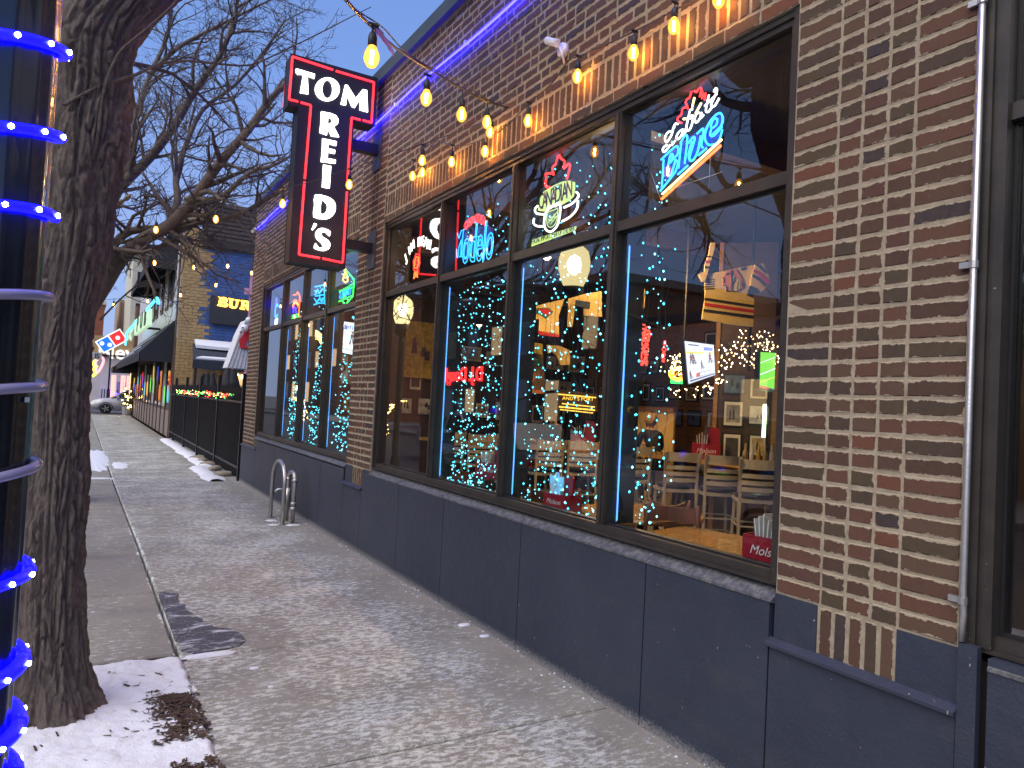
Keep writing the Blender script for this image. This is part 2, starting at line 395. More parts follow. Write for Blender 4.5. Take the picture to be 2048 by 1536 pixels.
def sill(y0,y1,zb=.862,zt=.925):
    m=MB(); q=[(WX-.018,y0,zb),(WX-.018,y1,zb),(WX+.07,y1,zb-.02),(WX+.07,y0,zb-.02),(WX-.018,y0,zb+.012),(WX-.018,y1,zb+.012),(WX+.07,y1,zt),(WX+.07,y0,zt)]
    m.add(q,[(0,1,2,3),(4,7,6,5),(0,4,5,1),(1,5,6,2),(2,6,7,3),(3,7,4,0)]); m.build('sill',SILL,bar)
for a,b in ((2.036,2.80),(2.804,4.0),(4.004,5.2),(5.204,6.1),(6.104,6.90)): sill(a,b)
for a,b in ((7.665,8.9),(8.904,10.1),(10.104,11.3),(11.304,12.42)): sill(a,b)
sill(-1.6,1.21)
# parapet coping sections
ys=[-2.4,.6,3.65,6.35,7.3,9.9,12.0,13.45]
for a,b in zip(ys[:-1],ys[1:]):
    m=MB(); m.box((WX-.045,a+.002,4.875),(WX+.36,b-.002,5.005)); m.box((WX-.058,a+.002,4.862),(WX-.0455,b-.002,4.90)); m.build('coping',COPING,bar)
# windows: frame > mullions, transoms, panes
GX=WX+.075
def window(y0,y1,mull,z0=.925,z1=3.358,trans=2.645,jw=.055):
    m=MB(); x0,x1=WX+.032,WX+.155
    m.box((x0,y0,z1-.058),(x1,y1,z1)); m.box((x0-.012,y0,z1-.030),(x0,y1,z1-.004)); m.box((x0,y0,z0),(x1,y1,z0+.055)); m.box((x0-.014,y0,z0),(x0,y1,z0+.014))
    m.box((x0,y0,z0+.055),(x1,y0+.055,z1-.058)); m.box((x0,y1-(.028 if y1<2 else .055),z0+.055),(x1,y1,z1-.058))
    m.box((x0-.02,y0,z0+.01),(x0-.001,y0+.03,z1)); m.box((x0-.02,y1-.03,z0+.015),(x0-.001,y1,z1))
    fr=m.build('window_frame',BRONZE,bar)
    for y in mull:
        k=MB(); k.box((x0+.002,y-.030,z0+.056),(x1+.10,y+.030,z1-.059)); k.box((x0-.006,y-.012,z0+.058),(x0+.001,y+.012,z1-.06)); k.build('mullion',BRONZE,fr)
    e=[y0+.055]+[v for y in mull for v in (y-.030,y+.030)]+[y1-(.028 if y1<2 else .055)]
    for i in range(0,len(e),2):
        a,b=e[i],e[i+1]
        k=MB(); k.box((x0+.004,a+.001,trans-.028),(x1-.01,b-.001,trans+.028)); k.build('transom',BRONZE,fr)
        for (c,d) in ((z0+.056,trans-.029),(trans+.029,z1-.059)):
            k=MB(); k.box((GX,a+.001,c),(GX+.006,b-.001,d)); k.build('pane',GLASS,fr)
            g=MB()                                # dark rubber gasket round the glass
            for q in (((a+.001,c),(b-.001,c+.010)),((a+.001,d-.010),(b-.001,d)),((a+.001,c+.0105),(a+.011,d-.0105)),((b-.011,c+.0105),(b-.001,d-.0105))):
                g.box((GX-.011,q[0][0],q[0][1]),(GX-.001,q[1][0],q[1][1]))
            g.build('gasket',WIRE,fr)
    return fr
window(2.034,6.903,(3.267,4.42,5.61)); window(7.662,12.50,(8.86,9.99,11.16)); 
m=MB(); m.box((WX+.02,1.248,.905),(WX+.16,1.303,3.36)); m.box((WX+.008,1.262,.905),(WX+.0195,1.285,3.36)); m.build('window_jamb',BRONZE,bar)
window(-1.6,1.246,(-.2,),.905)
# roof, side and back of the shell
m=MB(); m.box((WX+.301,-2.4,4.60),(13.4,13.4,4.70)); m.build('roof',mat('roof_felt',(.05,.05,.055),.9),bar)
m=MB(); m.box((WX+.09,13.412,-.2),(13.5,13.60,4.86)); m.box((13.30,-2.4,-.2),(13.5,13.411,4.86)); m.box((WX+.301,-2.60,-.2),(13.299,-2.401,4.86)); m.build('outer_wall',mat('painted_block',(.06,.06,.07),.85,0,.15,4,.2),bar)
# conduit on the near pier
cp=thing('conduit_pipe','grey metal conduit running down the edge of the near brick pier','pipe',(WX-.014,1.291,.0))
m=MB(); m.smooth=True; m.tube([(0,0,.93),(0,-.004,1.02),(0,0,1.10),(0,0,4.86)],.0105,10); m.build('pipe',CONDUIT,cp)
for z in (1.06,2.15,3.03,3.95):
    m=MB(); m.tube([(0,0,z-.012),(0,0,z+.012)],.0145,10); m.box((-.004,.008,z-.010),(.012,.045,z+.010)); m.build('strap',CONDUIT,cp)
m=MB(); m.box((-.006,-.052,-.1),(.020,.007,.925)); m.build('base_trim',STUCCO,cp)
# blue neon rope along the parapet
BLUE=emit('neon_blue',(.006,.005,1.0),44.0)
nr=thing('rope_light','glowing blue rope light stretched along the brick parapet behind the sign','light')
pts=[]
y=1.35
while y<13.35: pts.append((WX-.03,y,4.472+.010*math.sin(y*2.3)-.010*abs(math.sin(y*1.57)))); y+=.15
m=MB(); m.smooth=True; m.tube(pts,.0085,6); m.build('glow_tube',BLUE,nr)
m=MB(); 
for y in (2.2,3.7,5.2,6.7,8.2,9.7,11.2,12.7): m.box((WX-.040,y-.01,4.458),(WX+.004,y+.01,4.492))
m.build('clip',mat('white_plastic',(.7,.7,.72),.4),nr); m=MB(); m.tube([(WX-.03,13.30,4.47),(WX-.03,13.52,4.455)],.028,8); m.build('end_cap',mat('white_plastic',(.7,.7,.72)),nr)
# security camera
sc_=thing('security_camera','white bullet security camera fixed to the parapet bricks above the windows','camera',(WX-.0,3.80,3.86))
WP=mat('white_plastic',(.7,.7,.72)); m=MB(); m.smooth=True
m.tube([(-.001,0,0),(-.03,0,0)],.045,12); m.tube([(-.03,0,0),(-.065,.0,.015),(-.07,.01,.035)],.012,8); m.build('mount',WP,sc_)
m=MB(); m.tube([(-.07,-.015,.02),(-.075,.10,.085)],[.024,.024],10); m.box((-.092,-.02,.035),(-.052,.04,.048)); m.build('camera_body',WP,sc_)
m=MB(); m.smooth=True; m.tube([(-.055,-.02,.0),(-.05,-.05,-.06),(-.02,-.03,-.10)],.008,6); m.build('cable',WP,sc_)
# ================================================================ ground
def mat_walk(name,frost,warm=1.0):
    m,t,b=newmat(name); p=pos(t); g=t.nodes.new('ShaderNodeSeparateXYZ'); t.links.new(p,g.inputs[0]); X,Y=g.outputs[0],g.outputs[1]
    oi=t.nodes.new('ShaderNodeObjectInfo')
    base=ramp(t,noise_(t,3.1,6,.65,p),[(.3,(.212,.198,.168)),(.7,(.318,.300,.258))])
    base=mixc(t,math_(t,'MULTIPLY',oi.outputs['Random'],.25),base,(.13,.12,.115))
    base=mixc(t,math_(t,'MULTIPLY',math_(t,'SUBTRACT',noise_(t,180,3,.8,p),.5),2.2,clamp=True),base,(.085,.075,.068))
    wet=math_(t,'MULTIPLY',math_(t,'SUBTRACT',noise_(t,4.5,4,.6,p),.60),7,clamp=True); base=mixc(t,math_(t,'MULTIPLY',wet,.6),base,(.09,.078,.07))
    # trodden frost: streaks and specks, thinning against the wall
    q=pos(t,.62,1.15,1)
    s=noise_(t,30,9,.76,q,.35); big=noise_(t,1.6,4,.6,p); sp=noise_(t,130,3,.7,p)
    near=math_(t,'MULTIPLY',math_(t,'SUBTRACT',X,1.95),1.6,clamp=True)
    thr=math_(t,'ADD',math_(t,'SUBTRACT',frost,math_(t,'MULTIPLY',math_(t,'SUBTRACT',big,.5),.34)),math_(t,'MULTIPLY',near,.13))
    if name=='walk_left':
        pass
    f=math_(t,'ADD',math_(t,'MULTIPLY',math_(t,'SUBTRACT',s,thr),9),math_(t,'MULTIPLY',math_(t,'SUBTRACT',sp,.5),1.8),clamp=True)
    # drift caught along the joint between the two strips
    jx=math_(t,'ABSOLUTE',math_(t,'SUBTRACT',X,.58)); jn=noise_(t,5,5,.7,p)
    jj=math_(t,'MULTIPLY',math_(t,'SUBTRACT',math_(t,'MULTIPLY',math_(t,'SUBTRACT',jn,.37),.16),jx),60,clamp=True)
    wx=math_(t,'ABSOLUTE',math_(t,'SUBTRACT',X,2.49)); wj=math_(t,'MULTIPLY',math_(t,'SUBTRACT',math_(t,'MULTIPLY',math_(t,'SUBTRACT',noise_(t,9,5,.75,p),.44),.16),wx),60,clamp=True)
    f=math_(t,'MULTIPLY',f,.68); f=math_(t,'MAXIMUM',f,math_(t,'MULTIPLY',math_(t,'MAXIMUM',jj,wj),.95))
    c=mixc(t,f,base,(.72,.735,.69)); t.links.new(c,b.inputs['Base Color'])
    b.inputs['Roughness'].default_value=.78; t.links.new(math_(t,'SUBTRACT',.84,math_(t,'MULTIPLY',wet,.3)),b.inputs['Roughness'])
    bump(t,b,math_(t,'ADD',math_(t,'MULTIPLY',f,1.2),math_(t,'ADD',noise_(t,160,4,.75,p),math_(t,'MULTIPLY',noise_(t,22,3,.6,p),.8))),.55,.005); return m
WALK=mat_walk('walk_frosted',.475); WALKL=mat_walk('walk_left',.56)
def mat_snow():
    m,t,b=newmat('snow'); p=pos(t)
    c=mixc(t,math_(t,'MULTIPLY',math_(t,'SUBTRACT',noise_(t,24,5,.7,p),.60),4,clamp=True),(.70,.71,.76),(.50,.50,.55))
    c=mixc(t,math_(t,'MULTIPLY',math_(t,'SUBTRACT',noise_(t,95,3,.6,p),.74),18,clamp=True),c,(.10,.07,.05))
    t.links.new(c,b.inputs['Base Color']); b.inputs['Roughness'].default_value=.65
    bump(t,b,math_(t,'ADD',noise_(t,18,5,.65,p),math_(t,'MULTIPLY',noise_(t,160,3,.7,p),.25)),.7,.02); return m
SNOW=mat_snow()
ASPH=mat('asphalt',(.055,.055,.06),.8,0,.25,30,.5,.006); CURB=mat('curb_concrete',(.26,.245,.22),.85,0,.2,14,.4)
SOIL=mat('wet_soil',(.035,.026,.020),.9,0,.4,30,.8,.01)
LITTER=mat('leaf_litter',(.060,.034,.020),.8,0,.5,60,.2)
sw=link('sidewalk',None,kind='structure')
def slab(x0,x1,y0,y1,m_,h=0):
    g=.011; m=MB(); z0,z1=gz(y0)+h,gz(y1)+h; x0+=g;x1-=g;y0+=g;y1-=g; c=.011
    lo=-.25
    m.add([(x0,y0,lo),(x1,y0,lo),(x1,y1,lo),(x0,y1,lo),(x0,y0,z0-c),(x1,y0,z0-c),(x1,y1,z1-c),(x0,y1,z1-c),
           (x0+c,y0+c,z0),(x1-c,y0+c,z0),(x1-c,y1-c,z1),(x0+c,y1-c,z1)],
          [(0,1,5,4),(1,2,6,5),(2,3,7,6),(3,0,4,7),(4,5,9,8),(5,6,10,9),(6,7,11,10),(7,4,8,11),(8,9,10,11)])
    m.build('slab',m_,sw)
ys=[-3.1,-1.57,-.03,1.5,3.03,4.545,6.10,7.0]; 
y=7.62
while y<47: ys.append(y); y+=1.52
ys=[v for v in ys if v!=7.0]
for a,b in zip(ys[:-1],ys[1:]):
    slab(.58,2.485,a,b,WALK,rnd.uniform(-.003,.003))
    if b<=13.6: pass
    else: slab(2.487,3.3,a,b,WALK,-.02) if a>13 else None
    if a>=4.5: slab(-1.2,.58,a+.09 if a<4.6 else a,b,WALKL,rnd.uniform(-.004,.002))
m=MB(); m.box((-1.2,-3.1,-.3),(3.3,47,-.04)); m.build('bedding',SOIL,sw)
def sheet(name,x0,x1,y0,y1,nx,ny,zf,m_,kind='structure'):
    vs=[(lerp(x0,x1,i/nx),lerp(y0,y1,j/ny),0) for j in range(ny+1) for i in range(nx+1)]
    vs=[(x,y,zf(x,y)) for x,y,_ in vs]
    fs=[(j*(nx+1)+i,j*(nx+1)+i+1,(j+1)*(nx+1)+i+1,(j+1)*(nx+1)+i) for j in range(ny) for i in range(nx)]
    m=MB(); m.smooth=True; m.add(vs,fs); return m.build(name,m_,None,kind=kind)
def nz(x,y,s,o=0): return noise.noise(Vector((x*s,y*s,o)))
# the planting bed under the near tree, covered by trampled snow
def bedz(x,y):
    e=.608+.02*nz(0,y,3.1,5)+.02*nz(0,y,9,2)
    h=.020+.016*nz(x,y,2.6)+.012*nz(x,y,8,3)+.006*nz(x,y,24,7)
    d=min(1,max(0,(e-x)/.035)); d2=min(1,max(0,(4.60-y)/.06)); h=lerp(-.05,h,min(d,d2))
    q=nz(x,y,1.6,11)+(.55-abs(x-.50)*7)*(1 if (2.7<y<3.25 or 3.42<y<4.05) else 0)-.30      # bare patches by the edge
    if q>0: h-=min(.045,q*.22)
    return gz(y)+h
sheet('snow_bed',-1.18,.64,-1.5,4.62,150,420,bedz,SNOW)
sheet('soil_bed',-1.19,.575,-1.5,4.62,8,30,lambda x,y:gz(y)-.004+.004*nz(x,y,6),SOIL)
# leaf litter and mulch lying on the bare patches
m=MB()
for i in range(2900):
    if rnd.random()<.93:
        x=.50+rnd.gauss(0,.06); y=rnd.choice((rnd.uniform(2.7,3.25),rnd.uniform(3.42,4.05),rnd.uniform(3.42,4.05)))
        if x>.60: continue
    else: x=rnd.uniform(-.3,.6); y=rnd.uniform(2.4,4.6)
    if rnd.random()<.75 and nz(x,y,7,2)<.0: continue
    l=rnd.uniform(.006,.022); w_=l*rnd.uniform(.12,.4); a=rnd.uniform(0,PI); z=max(bedz(x,y),gz(y)-.002)+rnd.uniform(.0,.006)
    c,s=math.cos(a),math.sin(a); tz=rnd.uniform(-.3,.3)*l
    m.add([(x-c*l-s*w_,y-s*l+c*w_,z-tz),(x-c*l+s*w_,y-s*l-c*w_,z-tz+.001),(x+c*l+s*w_,y+s*l-c*w_,z+tz),(x+c*l-s*w_,y+s*l+c*w_,z+tz+.002)],[(0,1,2,3)])
m.build('leaf_litter',LITTER,None,kind='stuff')
# dark asphalt patch by the joint
pp=[(.583,6.05),(.70,5.97),(.745,5.45),(.83,5.12),(.93,4.98),(.975,4.80),(.93,4.66),(.87,4.615),(.72,4.60),(.64,4.62),(.583,4.9),(.583,5.5)]
m=MB(); pp2=smoothpts([Vector((x,y,gz(y)+.0065)) for x,y in pp],12,True)
pp2=[Vector((max(.594,p.x+.03*nz(p.x,p.y,9)+.014*nz(p.x,p.y,38)),p.y+.03*nz(p.x,p.y,9,4)+.014*nz(p.x,p.y,38,4),p.z)) for p in pp2]
def mat_patch():
    m,t,b=newmat('patch_asphalt'); p=pos(t)
    c=ramp(t,noise_(t,60,4,.7,p),[(.3,(.036,.036,.042)),(.7,(.080,.078,.085))])
    f=math_(t,'MULTIPLY',math_(t,'SUBTRACT',noise_(t,9,7,.74,pos(t,.6,1.4,1),.6),.53),9,clamp=True); f2=math_(t,'MULTIPLY',math_(t,'SUBTRACT',noise_(t,50,5,.75,p),.54),5,clamp=True)
    t.links.new(mixc(t,math_(t,'MAXIMUM',f,math_(t,'MULTIPLY',f2,.7)),c,(.55,.56,.6)),b.inputs['Base Color']); b.inputs['Roughness'].default_value=.6; bump(t,b,noise_(t,150,4,.7,p),.8,.006); return m
m.prism(pp2[::-1],(0,0,-.03)); fixn(m.build('asphalt_patch',mat_patch(),None,kind='structure').data)
# snow left on the pavement: flat patch further up, windrow along the fence, crumbs
def blob(name,cx,cy_,rx,ry,h,n=0,seed=0,m_=SNOW):
    k=MB(); k.smooth=True; A=72; vs=[(cx,cy_,gz(cy_)+h)]; fs=[]
    for ring in (.5,.85,1.0):
        for i in range(A):
            a=2*PI*i/A; r=ring*(1+.28*noise.noise(Vector((math.cos(a)*1.7,math.sin(a)*1.7,seed)))+.16*noise.noise(Vector((math.cos(a)*5,math.sin(a)*5,seed)))+.12*noise.noise(Vector((math.cos(a)*14,math.sin(a)*14,seed))))
            x,y=cx+rx*r*math.cos(a),cy_+ry*r*math.sin(a); vs.append((x,y,gz(y)+h*(1-ring**2)+(.001 if ring<1 else -.006)+.2*h*noise.noise(Vector((x*9,y*9,seed)))))
    for i in range(A): fs.append((0,1+i,1+(i+1)%A))
    for q in range(2):
        for i in range(A): fs.append((1+q*A+i,1+(q+1)*A+i,1+(q+1)*A+(i+1)%A,1+q*A+(i+1)%A))
    k.add(vs,fs); return k.build(name,m_,None,kind='stuff')
blob('snow_patch',.35,18.4,.32,2.7,.03,seed=1); blob('snow_patch',.80,17.0,.16,.7,.012,seed=2); blob('snow_patch',.1,14.6,.5,.2,.01,seed=9)
blob('snow_patch',.74,4.56,.15,.035,.010,seed=3)
k=MB(); k.smooth=True
for i in range(0,230):
    y=14.0+i*.05; w_=.16+.10*nz(0,y,1.2); xc=2.42+.04*nz(0,y,2,3)-(.22 if y<16.5 else .03)*1; h=.05+.035*nz(1,y,3,8)
    k.v+=[(xc-w_,y,gz(y)-.01),(xc-w_*.5,y,gz(y)+h*.8),(xc+w_*.2,y,gz(y)+h),(xc+w_,y,gz(y)+h*.3),(xc+w_*1.3,y,gz(y)-.01)]
    if i: 
        o=(i-1)*5
        for c in range(4): k.f.append((o+c,o+c+1,o+6+c,o+5+c)); k.m.append(0)
k.build('snow_windrow',SNOW,None,kind='stuff')
k=MB()
for i in range(420):
    if i<160: x=2.47-abs(rnd.gauss(0,.06)); y=rnd.uniform(2.3,13.3); r=rnd.uniform(.002,.009)
    elif i<230: x=2.25+rnd.gauss(0,.08); y=9.2+rnd.gauss(0,.35); r=rnd.uniform(.003,.014)
    else: x=rnd.uniform(.6,2.4); y=rnd.uniform(2.2,9); r=rnd.uniform(.0015,.005)
    z=gz(y); k.v+= []; o=len(k.v)
    q=[Vector((rnd.uniform(-1,1),rnd.uniform(-1,1),0)).normalized()*r*rnd.uniform(.6,1.3) for _ in range(4)]
    q=[Vector((math.cos(a)*r*rnd.uniform(.6,1.4),math.sin(a)*r*rnd.uniform(.6,1.4),0)) for a in (0,1.2,2.4,3.7,5)]
    k.add([Vector((x,y,z))+v for v in q]+[Vector((x,y,z+r*.9))],[(0,1,5),(1,2,5),(2,3,5),(3,4,5),(4,0,5)])
k.build('snow_crumbs',SNOW,None,kind='stuff')
for (x,y,r,s) in ((2.40,4.55,.035,1),(2.41,4.28,.028,2),(2.08,8.93,.06,5),(2.28,8.86,.07,4),(2.13,9.28,.06,6),(.955,3.95,.012,8),(.93,4.25,.02,9)):
    blob('snow_lump',x,y,r*1.3,r*.8,r*.22,seed=s)
# kerb, road, cross street, far pavement, wide ground
m=MB(); m.box((-1.36,-12,-.3),(-1.201,47.0,.02)); o=m.build('curb',CURB,None,kind='structure')
ROADZ=-.13
sheet('road',-9.2,-1.361,-40,240,4,20,lambda x,y:ROADZ-.02*abs(x+5.2)*.1,ASPH)
sheet('cross_street',-1.36,60,48.2,60.0,10,4,lambda x,y:ROADZ+.004,ASPH)
m=MB(); m.box((-1.2,47.05,-.3),(3.3,47.4,-.03)); m.build('curb',CURB,None,kind='structure')
m=MB(); m.box((-1.2,60.05,-.3),(60,64,-.02)); m.build('far_pavement',CURB,None,kind='structure')
m=MB(); m.box((-14,-40,-.3),(-9.3,240,.0)); m.build('opposite_pavement',CURB,None,kind='structure')
sheet('ground',-400,400,-400,500,20,20,lambda x,y:-.32,mat('ground_earth',(.10,.095,.09),.9,0,.2,1,0))
m=MB(); m.box((2.49,13.61,-.3),(13.4,26.5,-.03)); m.build('patio_ground',CURB,None,kind='structure')
# ================================================================ trees
def mat_bark():
    m,t,b=newmat('bark'); p=pos(t,1,1,.5); q=pos(t)
    n=noise_(t,34,8,.72,p,.8); c=ramp(t,n,[(.30,(.055,.040,.033)),(.5,(.130,.098,.082)),(.72,(.215,.17,.145))])
    c=mixc(t,math_(t,'MULTIPLY',math_(t,'SUBTRACT',noise_(t,11,4,.6,q),.62),4,clamp=True),c,(.085,.09,.06))
    t.links.new(c,b.inputs['Base Color']); b.inputs['Roughness'].default_value=.72
    bump(t,b,math_(t,'ADD',n,math_(t,'MULTIPLY',noise_(t,140,5,.75,p),.5)),1.0,.018); return m
BARK=mat_bark(); TWIG=mat('twig_bark',(.085,.068,.058),.8,0,.25,20,.2)
def trunk_mesh(axis,nr,nh,flare=0,seed=0,rough=1.0):
    # axis: list of (z, x, y, r); deep vertical plates with furrows between them
    pts=smoothpts([Vector((a[1],a[2],a[0])) for a in axis],10); rs=[v.x for v in smoothpts([Vector((a[3],0,0)) for a in axis],10)]
    m=MB(); m.smooth=True; n=len(pts)
    for j in range(nh+1):
        f=j/nh*(n-1); i=min(int(f),n-2); u=f-i; c=pts[i].lerp(pts[i+1],u); r=lerp(rs[i],rs[i+1],u); h=c.z-pts[0].z
        for k in range(nr):
            a=2*PI*k/nr; ca,sa=math.cos(a),math.sin(a)
            w_=Vector((ca*1.0+c.x*.2,sa*1.0,c.z*1.05+seed)); w2=w_+Vector((.6*noise.noise(w_*2.1),.6*noise.noise(w_*2.1+Vector((7,0,0))),0))*.35
            vd=noise.voronoi(Vector((w2.x*3.3,w2.y*3.3,c.z*5.6+1.6*noise.noise(w_*3)))+Vector((.35*noise.noise(w_*7),.35*noise.noise(w_*7+Vector((3,0,0))),.5*noise.noise(w_*6+Vector((0,5,0))))))[0]; rid=(1.0-(vd[1]-vd[0])*4.4)*.75; big=1-abs(noise.noise(Vector((w_.x*3.1,w_.y*3.1,w_.z*1.3))))*3.2; rid=max(rid,big); rid=max(-.5,rid)          # furrow network
            pl=noise.noise(Vector((ca*9,sa*9,c.z*3.2+seed)))*.5+noise.noise(Vector((ca*22,sa*22,c.z*14)))*.35
            lump=noise.noise(Vector((ca*1.3,sa*1.3,c.z*1.5+seed)))*.09
            rr=r*(1+lump)-rough*.027*max(0,rid)+rough*.013*pl+rough*.006*noise.noise(Vector((ca*34,sa*34,c.z*30)))
            if flare:
                e=math.exp(-max(0,h)/.17); rr+=flare*e*(.5+.5*abs(math.cos(a*2.5+seed+.4)))**1.0+flare*.3*math.exp(-h/.5)
            m.v.append((c.x+ca*rr,c.y+sa*rr,c.z))
    for j in range(nh):
        for k in range(nr):
            k2=(k+1)%nr; m.f.append((j*nr+k,j*nr+k2,(j+1)*nr+k2,(j+1)*nr+k)); m.m.append(0)
    return m
def grow(tips,start,d,length,r,lvl,spec,rg):
    """one branch: a bending tapered tube and its side shoots"""
    seg=spec['seg'][lvl]; n=max(2,int(length/seg)); pts=[start.copy()]; p=start.copy(); d=d.normalized()
    for i in range(n):
        d=(d+Vector((rg.gauss(0,1),rg.gauss(0,1),rg.gauss(0,1)))*spec['wig'][lvl]+Vector((0,0,spec['up'][lvl]))).normalized(); p=p+d*(length/n); pts.append(p.copy())
    tips.append((pts,r,lvl)); 
    if lvl+1<spec['levels']: shoots(tips,pts,r,length,lvl,spec,rg)
def shoots(tips,pts,r,length,lvl,spec,rg):
    cnt=max(1,int(spec['num'][lvl]*length)); 
    for i in range(cnt):
        f=lerp(spec.get('first',.15),1,(i+rg.random()*.8)/cnt); q=f*(len(pts)-1); j=min(int(q),len(pts)-2); s=pts[j].lerp(pts[j+1],q-j); dd=(pts[j+1]-pts[j]).normalized()
        side=Vector((rg.gauss(0,1),rg.gauss(0,1),rg.gauss(0,.8))); side=(side-dd*side.dot(dd)).normalized(); a=rg.uniform(.5,1.15)
        nd=dd*math.cos(a)+side*math.sin(a); L_=spec['len'][lvl+1]*rg.uniform(.45,1.25)*(1.15-.55*f)
        grow(tips,s,nd,L_,max(spec['rmin'],r*(1-.6*f)*rg.uniform(.35,.6)),lvl+1,spec,rg)
def branches_to_mesh(tips,minlvl,maxlvl):
    m=MB(); m.smooth=True
    for pts,r,lvl in tips:
        if not(minlvl<=lvl<=maxlvl): continue
        n=(9,6,4,3,3)[lvl]; k=len(pts); m.tube(pts,[max(.0012,r*(1-.75*i/(k-1))) for i in range(k)],n,caps=False)
    return m
SPEC=dict(levels=5,seg=[.3,.16,.09,.055,.04],wig=[.12,.20,.26,.30,.3],up=[.03,.05,.03,.02,0],num=[5.5,5.5,7.0,8.0,0],len=[0,1.25,.62,.30,.14],rmin=.0021)
# near tree -------------------------------------------------------
t1=thing('street_tree','large bare tree with deeply furrowed bark right behind the pole wrapped in blue rope light','tree',(0,0,0))
def ax(px,py,y,r): q=PY(px,py,y); return (q.z,q.x,q.y,r)
axis=[(-.03,-.01,4.02,.145),ax(98,1330,4.02,.130),ax(101,1150,4.04,.128),ax(111,950,4.05,.136),ax(116,780,4.06,.140),ax(126,620,4.07,.150),ax(148,480,4.07,.175),ax(158,330,4.07,.200),ax(176,200,4.07,.200),ax(198,60,4.06,.20)]
axis+=[(3.95,.30,4.1,.21),(4.5,.32,4.12,.19),(4.9,.32,4.12,.12)]
axis=sorted(axis)
o=trunk_mesh(axis,210,480,.15,3,1.0).build('trunk',BARK,t1)
rg=random.Random(5); tips=[]
top=0
for i,(dx,dy,dz,L_,r,z0) in enumerate(((.9,.5,1.7,3.6,.10,4.6),(-1,.3,1.0,4.2,.12,3.9),(.5,-.7,1.5,4.6,.10,4.6),(-.5,-.7,1.6,4.2,.10,4.6),(.1,.2,1.2,4.2,.13,4.2),(.8,-.3,1.6,3.4,.085,4.7),(-.8,1,.8,4.2,.10,4.15),(-.35,1,.45,4.8,.105,4.4),(-1,.75,.9,4.6,.10,4.5),(-.1,1,.95,4.4,.09,4.5),(-.5,1,.22,4.4,.075,3.7),(-1,.6,.3,4.2,.07,3.6),(-.3,1,.1,3.6,.05,4.3))):
    grow(tips,Vector((.31 if z0>4.2 else .22,4.10,z0)),Vector((dx,dy,dz)),L_,r,0,dict(SPEC,num=[4.6,5.0,6.0,6.5,0],first=.2),rg)
# the thin limbs of the near tree that cross the picture
def limb(tips,pts,r,spec,rg,smooth=3,lvl=0,sh=True):
    pts=smoothpts(pts,smooth); L_=sum((pts[i+1]-pts[i]).length for i in range(len(pts)-1)); tips.append((pts,r,lvl))
    if sh: shoots(tips,pts,r,L_,lvl,spec,rg)
sp=dict(SPEC,num=[1.6,2,3,4,0],len=[0,.35,.25,.15,.1])
limb(tips,[P(130,375,3.6),P(160,372,3.45),P(180,340,3.4),P(198,250,3.38),P(205,190,3.4),P(235,110,3.4),P(290,60,3.4),P(350,5,3.4),P(372,-40,3.4)],.011,dict(sp,num=[.5,2,3,4,0]),rg,3,0)
limb(tips,[P(128,210,3.3),P(200,172,3.4),P(270,150,3.5),P(320,128,3.6),P(375,122,3.7),P(440,128,3.9),P(500,130,4.0),P(560,105,4.1),P(640,66,4.2),P(690,40,4.2),P(742,14,4.2)],.009,sp,rg,3,1)
limb(tips,[P(165,372,3.5),P(230,378,3.6),P(290,372,3.7),P(330,345,3.8),P(345,325,3.9)],.006,sp,rg,3,2,False)
branches_to_mesh(tips,0,1).build('limbs',BARK,t1); branches_to_mesh(tips,2,4).build('twigs',TWIG,t1,kind='stuff')
print('tree1',len(tips))
# second tree, its trunk hidden behind the first ----------------------
t2=thing('street_tree','bare spreading tree behind the near trunk, its limbs reaching over the pavement and patio','tree',(0,0,0))
rg=random.Random(11); tips=[]
D=8.6
L2=dict(SPEC,num=[6.0,6.8,8.0,8.5,0],len=[0,1.15,.6,.32,.15],rmin=.0042)
L2b=dict(L2,num=[5.0,5.5,7,8,0])
T2=Vector((-.12,11.6,0)); 
tk=[(-.02,-.15,11.6,.20),(1.2,-.12,11.6,.18),(2.4,-.1,11.55,.18),(3.2,-.05,11.5,.17),(4.3,.0,11.4,.15),(5.6,-.1,11.2,.10)]
trunk_mesh(tk,48,70,.08,9,.7).build('trunk',BARK,t2)
def D2(px,py,dd=0): return P(px,py,10.0+dd)
limb(tips,[D2(150,660),D2(205,575,-.1),D2(240,520,-.3),D2(285,480,-.5),D2(340,450,-.6),D2(390,395,-.8),D2(440,325,-1),D2(495,262,-1.1),D2(540,200,-1.2),D2(590,150,-1.3)],.115,L2,rg)
limb(tips,[D2(160,560),D2(225,492,-.2),D2(262,462,-.3),D2(330,455,-.3),D2(400,442,-.4),D2(470,432,-.6),D2(530,400,-.8),D2(585,370,-.9)],.066,L2,rg)
limb(tips,[D2(150,520),D2(200,430,.2),D2(245,370,.3),D2(300,315,.3),D2(350,250,.2),D2(390,180,.1),D2(440,110,0),D2(470,30,0),D2(480,-60,0)],.085,L2,rg)
limb(tips,[D2(245,370,.3),D2(262,300,.6),D2(275,220,.8),D2(300,150,1),D2(335,70,1.2),D2(345,-20,1.2),D2(350,-90,1.2)],.055,L2,rg)
limb(tips,[D2(340,450,-.6),D2(355,400,-.5),D2(352,350,-.4),D2(372,290,-.2),D2(405,220,0),D2(470,170,0),D2(530,100,0),D2(570,40,0)],.05,L2,rg)
limb(tips,[D2(385,398,-.8),D2(440,395,-1),D2(500,345,-1.2),D2(550,330,-1.2),D2(600,300,-1.2)],.04,L2,rg)
limb(tips,[D2(300,150,1),D2(350,100,.8),D2(420,60,.7),D2(500,20,.7),D2(560,-10,.7)],.04,L2,rg)
